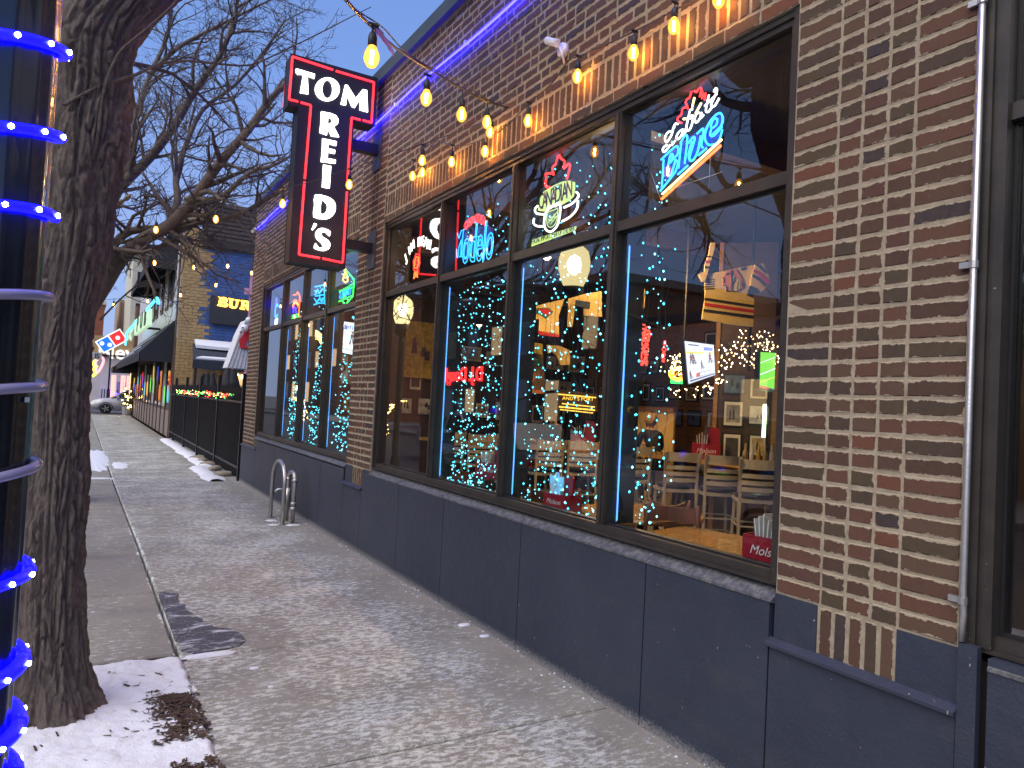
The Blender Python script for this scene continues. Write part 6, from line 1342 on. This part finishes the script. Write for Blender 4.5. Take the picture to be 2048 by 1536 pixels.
lit_tree(776,'small tree wound with warm lights opposite, mirrored in the first main pane',12.5,3); lit_tree(615,'small tree wound with warm lights further off, mirrored in the far windows',13.0,8)
rg=random.Random(31)
for i,(x,y) in enumerate(((-10.2,5.5),(-10.2,20.5),(-10.4,-4))):
    tips=[]; t=thing('street_tree',('bare street tree opposite the main window','bare street tree opposite the patio','bare street tree opposite, behind the camera')[i],'tree',(x,y,-.05),0,'bare trees on the opposite pavement')
    grow(tips,Vector((0,0,0)),Vector((.03,.02,1)),5.5,.20,0,dict(SPEC,num=[2.4,3.2,4.0,4,0],len=[0,3.0,1.4,.6,.2],seg=[.5,.4,.25,.14,.1],levels=4,first=.38,rmin=.008),rg); branches_to_mesh(tips,0,0).build('trunk',BARK,t); branches_to_mesh(tips,1,3).build('branches',TWIG,t,kind='stuff')
# ================================================================ the neighbour: corner bar with blue side wall
NB=thing('corner_bar','two storey white and tan brick corner bar with blue painted side wall and black awnings','building')
BLUEB=mat('blue_painted_brick',(.050,.105,.30),.7,0,.22,5,.2); TANB=mat('tan_brick',(.42,.27,.12),.85,0,.2,8,.3); WHB=mat('white_painted_brick',(.52,.52,.54),.75,0,.12,10,.3); TAUPE=mat('taupe_panel',(.22,.185,.17),.6,0,.1,3,.1); SHING=mat('dark_shingle',(.045,.034,.032),.9,0,.35,9,.4); MORTG=mat('mortar_grey',(.20,.19,.17),.9)
fx=2.66; yb=26.6; yf=46.5
m=MB(); m.box((fx+.02,yb+.02,-.1),(12.5,yf,7.05)); m.build('wall_core',MORTG,NB)
# blue side wall in brick courses, tan quoins stepping down the corner
def course_wall(name,m_,plane,a0,a1,z0,z1,L_,h,skip=None,lim=None):
    k=MB(); z=z0; r=0
    while z+h<=z1+.01:
        a=a0-(L_/2 if r%2 else 0)
        while a<a1-.02:
            u,v=max(a,a0)+.006,min(a+L_,a1)-.006
            if v-u>.03 and not(skip and skip((u+v)/2,z)):
                j=rnd.uniform(-.004,.004)
                if plane=='y': k.box((u,yb+j,z+.005),(v,yb+.04,z+h-.005))
                else: k.box((fx+j,u,z+.005),(fx+.04,v,z+h-.005))
            a+=L_
        z+=h; r+=1
    k.build(name,m_,NB,kind='stuff')
qw=lambda z: .72+(.22 if int(z/.62)%2 else -.04)
course_wall('blue_brickwork',BLUEB,'y',fx,8.2,0,6.45,.42,.105,skip=lambda x,z:x<fx+qw(z))
course_wall('tan_quoins',TANB,'y',fx,fx+1.0,0,8.1,.30,.105,skip=lambda x,z:x>fx+qw(z) or (z>6.5 and x>fx+.55))
course_wall('white_brickwork',WHB,'x',yb+.0,yf,3.3,7.6,.42,.105)
m=MB(); m.box((fx+.6,yb-.12,6.46),(8.3,yb+.5,6.72)); m.build('gutter',SHING,NB)
k=MB(); z=6.73
while z<8.0:
    x=fx+.62-(.15 if int(z*10)%2 else 0)
    while x<8.2: k.prism([Vector((x,yb-.10+(z-6.7)*.25,z)),Vector((x+.28,yb-.10+(z-6.7)*.25,z)),Vector((x+.28,yb-.07+(z-6.5)*.25,z+.17)),Vector((x,yb-.07+(z-6.5)*.25,z+.17))],(0,.03,0)); x+=.29
    z+=.15
k.build('shingle_roof',SHING,NB,kind='stuff'); m=MB(); m.prism([Vector((fx+.6,yb,6.7)),Vector((8.3,yb,6.7)),Vector((8.3,yb+.4,8.0)),Vector((fx+.6,yb+.4,8.0))],(0,.1,0)); m.build('roof_deck',SHING,NB)
m=MB(); m.box((fx-.04,yb+.04,0),(fx-.001,yb+.35,8.0)); m.build('corner_strip',mat('downpipe_brown',(.09,.055,.04),.6),NB)
# awnings
AWN=mat('awning_black',(.012,.012,.017),.7,0,.2,6,.1)
def awning(y0,y1,zt,zb_,out,label='awning'):
    m=MB(); m.prism([Vector((fx-.002,y0,zt)),Vector((fx-.002,y1,zt)),Vector((fx-out,y1,zb_)),Vector((fx-out,y0,zb_))],(0,0,-.03)); m.prism([Vector((fx-out,y0,zb_-.031)),Vector((fx-out,y1,zb_-.031)),Vector((fx-out,y1,zb_-.28)),Vector((fx-out,y0,zb_-.28))],(.02,0,0))
    for y in (y0,y1): m.prism([Vector((fx-.002,y,zt-.03)),Vector((fx-out,y,zb_-.03)),Vector((fx-out,y,zb_-.28)),Vector((fx-.002,y,zb_-.28))],(0,.02,0))
    a=m.build('awning',AWN,NB); fixn(a.data); return a
aw=awning(26.9,44.5,3.95,2.75,1.05); awning(44.7,47.3,3.5,2.6,1.2)
for y in (27.8,33.6): awning(y,y+4.2,7.5,6.0,.9)
m=MB()
for f,y0_,y1_ in ((.35,30,44),(.62,33,43),(.8,34,44.4)): 
    for _ in (0,): m.tube([Vector((fx-1.05*f,y0_,3.95-1.2*f+.012)),Vector((fx-1.05*f,y1_,3.95-1.2*f+.012))],.022,4)
m.build('snow_line',SNOW,aw)
# upper windows and storefront
for y in (28.3,29.9,31.9,34.2,35.8,37.6):
    m=MB(); m.box((fx-.05,y,4.55),(fx+.001,y+.95,6.0)); w_=m.build('window',mat('trim_brown',(.08,.05,.035),.5),NB); m=MB(); m.box((fx-.06,y+.1,4.65),(fx-.051,y+.85,5.95)); m.build('pane',WPALE if y in(29.9,35.8) else WDK,w_)
y=26.95; i=0; NEONS=[emit('glow_'+n,c,.4) for n,c in (('blue',(.05,.10,1.0)),('orange',(1.0,.30,.04)),('green',(.25,1.0,.15)),('red',(1.0,.05,.04)),('cyan',(.2,.8,1.0)),('yellow',(1.0,.75,.1)))]
while y<45.6:
    w_=1.55; m=MB(); m.box((fx-.03,y+.03,-.05),(fx+.019,y+w_-.03,.85)); m.build('base_panel',TAUPE,NB)
    m=MB(); m.box((fx-.06,y-.08,-.05),(fx+.019,y+.029,2.75)); m.build('pilaster',mat('trim_brown',(.08,.05,.035)),NB)
    m=MB(); m.box((fx-.02,y+.03,.86),(fx+.019,y+w_-.081,2.74)); wn=m.build('window',mat('trim_brown',(.08,.05,.035)),NB); m=MB(); m.box((fx-.03,y+.12,.95),(fx-.0201,y+w_-.2,2.65)); m.build('pane',WPALE if i%3==1 else WDK,wn)
    for k in range(1 if i%2 else 2):
        c=NEONS[rnd.randrange(6)]; yy=y+.25+.42*k; zz_=rnd.uniform(1.35,2.2); m=MB(); m.smooth=True; m.tube(smoothpts([(fx-.05,yy,zz_),(fx-.05,yy+.2,zz_+.3),(fx-.05,yy+.25,zz_-.05),(fx-.05,yy+.05,zz_-.3)],4,True),.013,5,True); m.build('neon_tube',c,wn)
    y+=w_; i+=1
m=MB(); m.box((fx-.012,26.9,2.76),(fx+.019,46.4,3.29)); m.build('fascia_board',TAUPE,NB)
# BUR sign on the blue wall
bs=thing('wall_sign','dark sign box with glowing amber BUR lettering on the blue side wall','sign'); a=PY(422,590,yb-.2);b=PY(425,648,yb-.2); x1_=5.9
m=MB(); m.box((a.x,yb-.20,b.z),(x1_,yb-.042,a.z)); o=m.build('sign_box',mat('sign_grey_black',(.035,.035,.038),.45),bs); bm_=bmesh.new(); bm_.from_mesh(o.data); bmesh.ops.bevel(bm_,geom=bm_.edges[:],offset=.03,segments=2,affect='EDGES'); bm_.to_mesh(o.data); bm_.free()
AMB=emit('amber_letter',(1.0,.50,.06),2.6); Bz=lambda x,y:PY(380+x/5.9,560+y/5.9,yb-.21)
BUR={'B':[[(330,195),(420,205),(448,235),(440,258),(425,268),(450,290),(444,312),(420,322),(320,302),(324,290),(336,288),(344,215),(330,210)],[(382,222),(400,228),(402,246),(380,246)],[(378,270),(402,274),(402,296),(376,294)]],
'U':[[(452,212),(520,226),(518,240),(504,240),(498,300),(512,316),(530,316),(540,300),(546,246),(532,242),(534,228),(586,236),(584,250),(572,250),(560,310),(540,336),(500,336),(466,320),(462,290),(468,226),(452,222)]],
'R':[[(600,236),(680,248),(708,270),(704,296),(684,306),(700,340),(715,345),(712,360),(680,358),(650,314),(636,310),(634,336),(648,340),(646,354),(584,342),(586,328),(600,326),(610,256),(598,250)],[(646,262),(668,270),(668,290),(642,290)]]}
for ch,lp in BUR.items():
    loops=[[Bz(x,z) for x,z in L_] for L_ in lp]; flatl=[[Vector((p.x,p.z,0)) for p in q] for q in loops]; tri=mg.tessellate_polygon(flatl); al=[p for q in loops for p in q]; n=len(al)
    vs=[Vector((p.x,yb-.245,p.z)) for p in al]+[Vector((p.x,yb-.201,p.z)) for p in al]; fs=[tuple(t_) for t_ in tri]; o_=0
    for q in loops:
        k=len(q); fs+=[(o_+i,o_+(i+1)%k,o_+(i+1)%k+n,o_+i+n) for i in range(k)]; o_+=k
    m=MB(); m.add(vs,fs); fixn(m.build('letter',AMB,bs).data)
# snow-topped awning, white striped tent, patio bits
aw2=thing('patio_awning','dark canvas awning with snow lying on it below the amber lettered sign','awning'); 
p0=[PY(404,690,25.2),PY(470,685,25.2)]; zt_=3.05
m=MB(); m.prism([Vector((3.15,26.5,3.15)),Vector((5.6,26.5,3.15)),Vector((5.4,24.9,2.55)),Vector((3.0,24.9,2.55))],(0,0,-.05)); m.prism([Vector((3.0,24.9,2.499)),Vector((5.4,24.9,2.499)),Vector((5.4,24.9,2.28)),Vector((3.0,24.9,2.28))],(0,.03,0)); fixn(m.build('canvas',mat('canvas_navy',(.02,.028,.045),.8,0,.2,8,.2),aw2).data)
m=MB(); m.prism([Vector((3.2,26.45,3.20)),Vector((5.5,26.45,3.20)),Vector((5.45,25.7,2.93)),Vector((4.0,25.8,2.96)),Vector((3.2,25.9,2.98))],(0,0,.10)); fixn(m.build('snow_cover',SNOW,aw2).data); m=MB(); m.prism([Vector((3.1,24.98,2.585)),Vector((4.9,24.98,2.585)),Vector((4.8,25.1,2.64)),Vector((3.3,25.12,2.64))],(0,0,.05)); fixn(m.build('snow_cover',SNOW,aw2).data)
for x in (3.1,5.3): m=MB(); m.tube([(x,24.95,-.03),(x,24.95,2.3)],.04,6); m.build('post',BLACKM,aw2)
m=MB(); m.box((3.2,26.35,0),(5.6,26.55,2.3)); m.build('doorway_panel',mat('doorway_tan',(.20,.13,.07),.7),aw2)
tn=thing('striped_tent','white vertically ribbed tent side with a red ribbon bow beside the brick pier','tent')
a=[PY(455,735,21),PY(478,668,21),PY(492,640,21),PY(520,640,21),PY(520,740,21)]; m=MB(); m.prism(a,(0,.8,0)); fixn(m.build('canvas',mat('tent_white',(.58,.58,.62),.7,0,.06,4,.1),tn).data)
for i in range(9):
    f=i/8; m=MB(); m.tube([a[0].lerp(a[4],f)+Vector((0,-.01,0)),a[2].lerp(a[3],f)+Vector((0,-.01,0))],.012,4); m.build('rib',mat('tent_rib',(.40,.41,.46),.7),tn)
m=MB(); m.prism([PY(x,y,20.98) for x,y in ((478,680),(500,650),(503,668),(488,692),(500,693),(500,698),(480,696))],(0,-.04,0)); fixn(m.build('ribbon',JR,tn).data)
sm_=thing('inflatable_snowman','white snow figure peeking out behind the tent next to the brick pier','decoration'); 
for px,py,r in ((497,640,.08),(489,656,.10)): q=PY(px,py,20.8); m=MB(); m.smooth=True; m.lathe([(r*.3,-r*.95),(r*.8,-r*.6),(r,0),(r*.8,r*.6),(r*.3,r*.95)],14,Matrix.Translation(q)); m.build('snow_ball',SNOW,sm_)
q=PY(495,655,20.6)
for d_ in (0,.12): m=MB(); m.lathe([(.02,-.02),(.028,0),(.02,.02)],8,Matrix.Translation(q+Vector((-.12-d_*.4,0,-.02-d_)))); m.build('button',JB,sm_)
for i,(px,py) in enumerate(((455,745),(466,742),(404,762),(413,760),(424,760))):
    q=PY(px,py,23.5); q.z=0; t=thing('folded_parasol','closed black patio parasol '+('just left of the lit patio window','in front of the lit patio window','leftmost in the dark patio corner','second from the left in the dark patio corner','third from the left in the dark patio corner')[i],'parasol',(q.x,q.y,-.03),0,'closed patio parasols'); zt2=PY(px,py-14,23.5).z
    m=MB(); m.smooth=True; m.lathe([(.27,zt2-.75),(.20,zt2-.5),(.08,zt2-.1),(.06,zt2-.05),(.07,zt2),(.03,zt2+.05)],12); m.build('canopy',mat('parasol_black',(.015,.015,.018),.8),t); m=MB(); m.tube([(0,0,0),(0,0,zt2-.7)],.02,6); m.build('pole',BLACKM,t)
pw=thing('patio_window','warm lit patio window behind the parasols','window'); q=PY(478,765,26.0); m=MB(); m.box((4.15,26.25,1.5),(5.6,26.33,2.28)); m.build('frame',mat('doorway_tan',(.20,.13,.07)),pw); m=MB(); m.box((4.25,26.2,1.6),(5.5,26.24,2.2)); m.build('pane',emit('patio_glow',(1.0,.62,.25),.5),pw)
d_=MB()
for i in range(40): dots(d_,Vector((rnd.uniform(4.2,5.6),26.12,2.15+rnd.gauss(0,.06))),.02)
d_.build('fairy_lights',WF,pw,kind='stuff')
# pink frame by the pier
pf=thing('pink_frame','pink painted post with a small bracket between blue wall and brick pier','post'); q=PY(503,560,24); m=MB(); m.box((q.x-.03,24,0),(q.x+.03,24.06,PY(503,545,24).z)); m.build('post',mat('pink_paint',(.55,.28,.38),.6),pf); q2=PY(493,583,24); m=MB(); m.box((q2.x-.06,23.9,q2.z-.1),(q2.x+.2,23.99,q2.z+.1)); m.build('plate',mat('pink_paint',(.55,.28,.38)),pf)
# ================================================================ iron fence between the buildings
fe=thing('iron_fence','black iron picket fence backed with dark screening between the two buildings','fence')
fxx=2.62
m=MB(); m.box((fxx+.05,14.2,.15),(fxx+.07,26.5,1.45)); m.build('screen',mat('screen_dark_brown',(.028,.022,.022),.8,0,.2,8,.2),fe)
for z in (.20,1.42): m=MB(); m.box((fxx-.02,14.15,z-.02),(fxx+.02,26.5,z+.02)); m.build('rail',BLACKM,fe)
PICK=MB(); PICK.box((-.009,-.009,.06),(.009,.009,1.72)); PICK.add([(-.009,-.009,1.7201),(.009,-.009,1.7201),(.009,.009,1.7201),(-.009,.009,1.7201),(0,0,1.80)],[(0,1,4),(1,2,4),(2,3,4),(3,0,4)]); pm=PICK.mesh('picket',BLACKM)
y=14.25
while y<26.5: link('picket',pm,fe,(fxx,y,gz(y)-.02)); y+=.11
for y in (14.2,17.0,19.8,22.6,25.3): m=MB(); m.box((fxx-.035,y-.035,gz(y)-.05),(fxx+.035,y+.035,1.95)); m.build('post',BLACKM,fe)
gr=thing('fence_garland','red and green lit garland wound along the top rail of the iron fence','garland'); 
for c,n_,s0 in ((emit('garland_red',(1,.05,.02),7,True),'red_lights',1),(emit('garland_green',(.05,1,.12),6,True),'green_lights',2),(emit('garland_yellow',(1,.7,.2),6,True),'yellow_lights',3)):
    d_=MB()
    for i in range(150 if s0==1 else 110):
        y=rnd.uniform(15,24.6); q=(int(y*1.3)+s0)%3
        if q==0 or rnd.random()<.25: dots(d_,Vector((fxx-.04+rnd.gauss(0,.02),y,1.52+rnd.gauss(0,.025))),.011)
    d_.build(n_,c,gr,kind='stuff')
m=MB(); m.tube([(fxx-.03,15,1.52),(fxx-.03,18,1.50),(fxx-.03,21.5,1.53),(fxx-.03,24.6,1.5)],.03,6); m.build('foliage_rope',mat('garland_foliage',(.02,.05,.02),.9),gr)
for i,y in enumerate((15.0,16.1,17.0,17.9,18.6)):
    q=thing('edging_stone','rough pale stone at the foot of the fence, %s from the pier'%('first','second','third','fourth','fifth')[i],'stone',(2.50,y,gz(y)),rnd.uniform(0,3),'edging stones under the fence'); k=MB(); k.smooth=True; k.lathe([(.10,-.03),(.14,.02),(.12,.07),(.05,.10)],7); o=k.build('rock',mat('stone_pale',(.25,.22,.17),.9,0,.2,20,.5),q); o.scale=(.8,1.6,.9)
# ================================================================ cyan edged shop sign, pizza sign, far buildings
ps=thing('shop_sign','cyan edged pale shop sign with PUB letters above the long black awning','sign'); CY=emit('edge_cyan',(.05,.62,1.0),2.4); PLG=emit('panel_pale_green',(.55,.80,.50),.45)
m=MB(); m.prism([PX(x,y,1.9) for x,y in ((269,641),(297,617),(296,650),(268,671))],(.12,0,0)); fixn(m.build('panel',PLG,ps).data)
for i,c in enumerate('PUB'):
    q=PX(275+7.5*i,650-7*i,1.885); me=text_mesh(c,.85,DKG,.01,sx=1.9,bold=.01); me.transform(fr_street(q)); link('letter',me,ps)
for L_ in ([(251,690),(253,666),(274,641)],[(293,621),(314,596),(317,606)],[(253,666),(266,655)]):
    m=MB(); m.tube([PX(x,y,1.9) for x,y in L_],.045,5); m.build('neon_tube',CY,ps)
m=MB(); m.tube([PX(255,680,1.95),PX(264,660,1.95),PX(260,672,1.95),PX(262,680,1.95)],.05,5); m.build('neon_tube',PLG,ps); m=MB(); m.tube([PX(282,655,1.96),PX(282,655,1.96)+Vector((.75,0,0))],.05,5); m.build('bracket',BLACKM,ps)
dz=thing('pizza_sign','tilted domino shaped sign, blue half with two dots and red half with one dot','sign'); DY=60.0
c=PY(223.5,682,DY); ang=R(36); ur=Vector((math.cos(ang),0,math.sin(ang))); uu=Vector((-math.sin(ang),0,math.cos(ang))); S_=(PY(213,692,DY)-PY(234,671,DY)).length
SWH2=emit('sign_white',(1,1,1),.62); SB2=emit('sign_blue',(.01,.12,.70),.9); SR2=emit('sign_red2',(.85,.02,.02),.9)
def sq(cc,w_,h,y,m_,nm,th=.05): m=MB(); m.prism([Vector((0,y,0))+cc+ur*a*w_+uu*b*h for a,b in ((-1,-1),(1,-1),(1,1),(-1,1))],(0,th,0)); fixn(m.build(nm,m_,dz).data)
w1=S_*.42; sq(c,w1*2.16,w1*1.16,0,SWH2,'panel',.25); sq(c-ur*w1*1.04,w1*.93,w1*.96,-.06,SB2,'domino_half'); sq(c+ur*w1*1.04,w1*.93,w1*.96,-.06,SR2,'domino_half')
for cc in (c-ur*w1*1.04-ur*w1*.42+uu*w1*.40,c-ur*w1*1.04+ur*w1*.42-uu*w1*.40,c+ur*w1*1.04): m=MB(); m.prism([cc+Vector((0,-.07,0))+Vector((math.cos(a),0,math.sin(a)))*w1*.34 for a in [2*PI*i/20 for i in range(20)]],(0,-.04,0)); fixn(m.build('dot',SWH2,dz).data)
m=MB(); m.tube([Vector((c.x,DY+.3,c.z-w1)),Vector((c.x,DY+.3,-.05))],.06,6); m.build('pole',BLACKM,dz)
fb=thing('far_shop_building','brown brick shop with white New lettering at the end of the street','building'); FY=64.2
a0=PY(185,705,FY);a1=PY(330,720,FY); 
m=MB(); m.box((a0.x,FY,-.3),(9,FY+10,5.3)); m.build('wall',CREAMW,fb); m=MB(); m.box((a0.x-.05,FY-.15,3.95),(9,FY-.001,5.35)); m.build('brick_band',TANB,fb); m=MB(); m.box((a0.x-.1,FY-.3,3.78),(9,FY-.151,3.95)); m.build('canopy',BLACKM,fb)
me=text_mesh('New',1.5,SWH2,.05,bold=.02); q=PY(239,706,FY-.25); me.transform(fr_south(q)); link('lettering',me,fb)
for px in (243,): q=PY(px,770,FY); m=MB(); m.box((q.x-.3,FY-.06,-.02),(q.x+.35,FY-.001,1.9)); m.build('door',mat('door_mauve',(.25,.17,.20),.6),fb)
for px in (227,246,258): q=PY(px,765,62); t=thing('pink_pillar','pale pink lit pillar %s of the three at the far shop'%({227:'left',246:'middle',258:'right'}[px]),'pillar',(q.x,62,-.02)); m=MB(); m.tube([(0,0,0),(0,0,2.4)],.16,8); m.build('shaft',emit('pink_glow',(1.0,.45,.38),.75),t); m=MB(); m.lathe([(.22,0),(.22,.2)],8); m.build('base',GREYW,t)
pf2=thing('far_picket_fence','short black picket fence at the far shop','fence'); m=MB(); m.box((1.35,62.9,.2),(3.0,62.95,.3)); m.build('rail',BLACKM,pf2)
for i in range(10): m=MB(); m.box((1.4+.17*i,62.85,0),(1.47+.17*i,62.9,1.3)); m.build('picket',BLACKM,pf2)
m=MB(); m.tube([(2.0,62.8,1.2),(2.5,62.8,.9)],.09,6); m.build('blue_light',BLUE,pf2)
# small IS street sign and lit yellow/pink shop signs beside the trunk
ss=thing('hanging_sign','small grey hanging sign reading IS beside the tree trunk','sign'); q=PY(194,712,48); m=MB(); m.box((q.x-.30,48,q.z-.22),(q.x+.24,48.08,q.z+.22)); m.build('panel',mat('sign_grey',(.45,.46,.48),.6),ss); me=text_mesh('IS',.36,DKG,.005,bold=.01); me.transform(fr_south((q.x,47.99,q.z))); link('letter',me,ss); m=MB(); m.tube([(q.x-.3,48.04,q.z+.22),(q.x-.3,48.04,-.1)],.04,6); m.build('pole',BLACKM,ss)
for nm,lab,px,py,col_,pts in (('neon_sign','yellow glowing letter sign far off beside the tree trunk',184,734,NY,[(0,1),(.5,1),(.1,.3),(.55,.1),(.2,-.2),(.5,-.6),(.1,-1)]),('neon_sign','pink glowing heart shaped sign far off beside the tree trunk',196,729,emit('neon_pink',(1,.30,.36),1.2,True),[(0,.6),(.4,.8),(.6,.3),(0,-.9),(-.3,.2),(0,.6)])):
    q=PY(px,py,50); t=thing(nm,lab,'neon sign'); m=MB(); m.tube(smoothpts([q+Vector((a*.45,0,b*.55)) for a,b in pts],3),.075,5); m.build('neon_tube',col_,t); m=MB(); m.tube([q+Vector((-.35,.05,.9)),q+Vector((-.35,.05,-3))],.03,4); m.build('pole',BLACKM,t)
house('far_building','tall red brick building at the end of the street',-6,1.66,84,96,PY(205,609,84).z,BRR,[WDK,WLIT],'-y',True,3,CREAMW)
house('far_building','tan ribbed tower block left of the cream tower',PY(236,650,92).x,PY(280,650,92).x,92,104,PY(250,600,92).z,TANW,[WDK],'-y',False,0); 
tb=[o for o in COL.objects if o.get('label','').startswith('tan ribbed')][0]; xa,xb=PY(236,650,92).x,PY(280,650,92).x
for i in range(9): m=MB(); x=lerp(xa,xb,(i+.5)/9); m.box((x-.10,91.8,0),(x+.10,91.999,PY(250,600,92).z-.3)); m.build('rib',mat('rib_tan_dark',(.26,.16,.09),.8),tb)
house('far_building','pale cream tower block with balconies rising behind the corner bar',PY(262,600,74).x,PY(335,600,74).x,74,86,PY(300,515,74).z,CREAMW,[WDK,WPALE],'-y',True,5,GREYW)
tb=[o for o in COL.objects if o.get('label','').startswith('pale cream tower')][0]
for z in (8,10.8,13.4): q=PY(298,560,74); m=MB(); m.box((q.x-1.0,72.9,z),(q.x+1.2,73.99,z+.12)); m.build('balcony',GREYW,tb); m=MB(); m.box((q.x-1.0,72.9,z+.121),(q.x+1.2,72.95,z+1.0)); m.build('railing',BLACKM,tb)
house('neighbour_shop','brown brick shop beyond the black awnings with recessed front',2.75,10,60.3,61.0,3.2,BRB,[WDK],'-y',False,0) if False else None
bs2=thing('corner_shop','narrow brown fronted shop between the black awning and the cross street','building'); m=MB(); m.box((2.5,46.6,-.1),(11,47.9,6.2)); m.build('wall',BRB,bs2); m=MB(); m.box((2.44,46.7,-.05),(2.499,47.8,.9)); m.build('base_panel',TAUPE,bs2)
m=MB(); m.box((2.46,46.8,.95),(2.499,47.7,2.5)); w_=m.build('window',FRW,bs2); m=MB(); m.box((2.45,46.9,1.0),(2.4599,47.6,2.4)); m.build('pane',WLIT,w_)
pt=thing('planter_plant','dark bushy planter at the far corner hung with small yellow lights','plant',(2.35,46.3,0)); k=MB(); rg=random.Random(4)
for i in range(500):
    v=Vector((rg.gauss(0,.16),rg.gauss(0,.16),.5+abs(rg.gauss(0,.45)))); a=Vector((rg.gauss(0,1),rg.gauss(0,1),rg.gauss(0,1))).normalized()*.05; b=a.orthogonal().normalized()*.02; k.add([v-a,v+b,v+a,v-b],[(0,1,2,3)])
k.build('foliage',mat('dark_leaf',(.03,.04,.025),.7),pt,kind='stuff'); m=MB(); m.lathe([(.22,-.05),(.28,.45)],12); m.build('pot',GREYW,pt); d_=MB()
for i in range(22): dots(d_,Vector((rg.gauss(0,.2),-.3,.9+rg.gauss(0,.35))),.03)
d_.build('fairy_lights',emit('fairy_gold',(1.0,.66,.16),16.0,True),pt,kind='stuff')
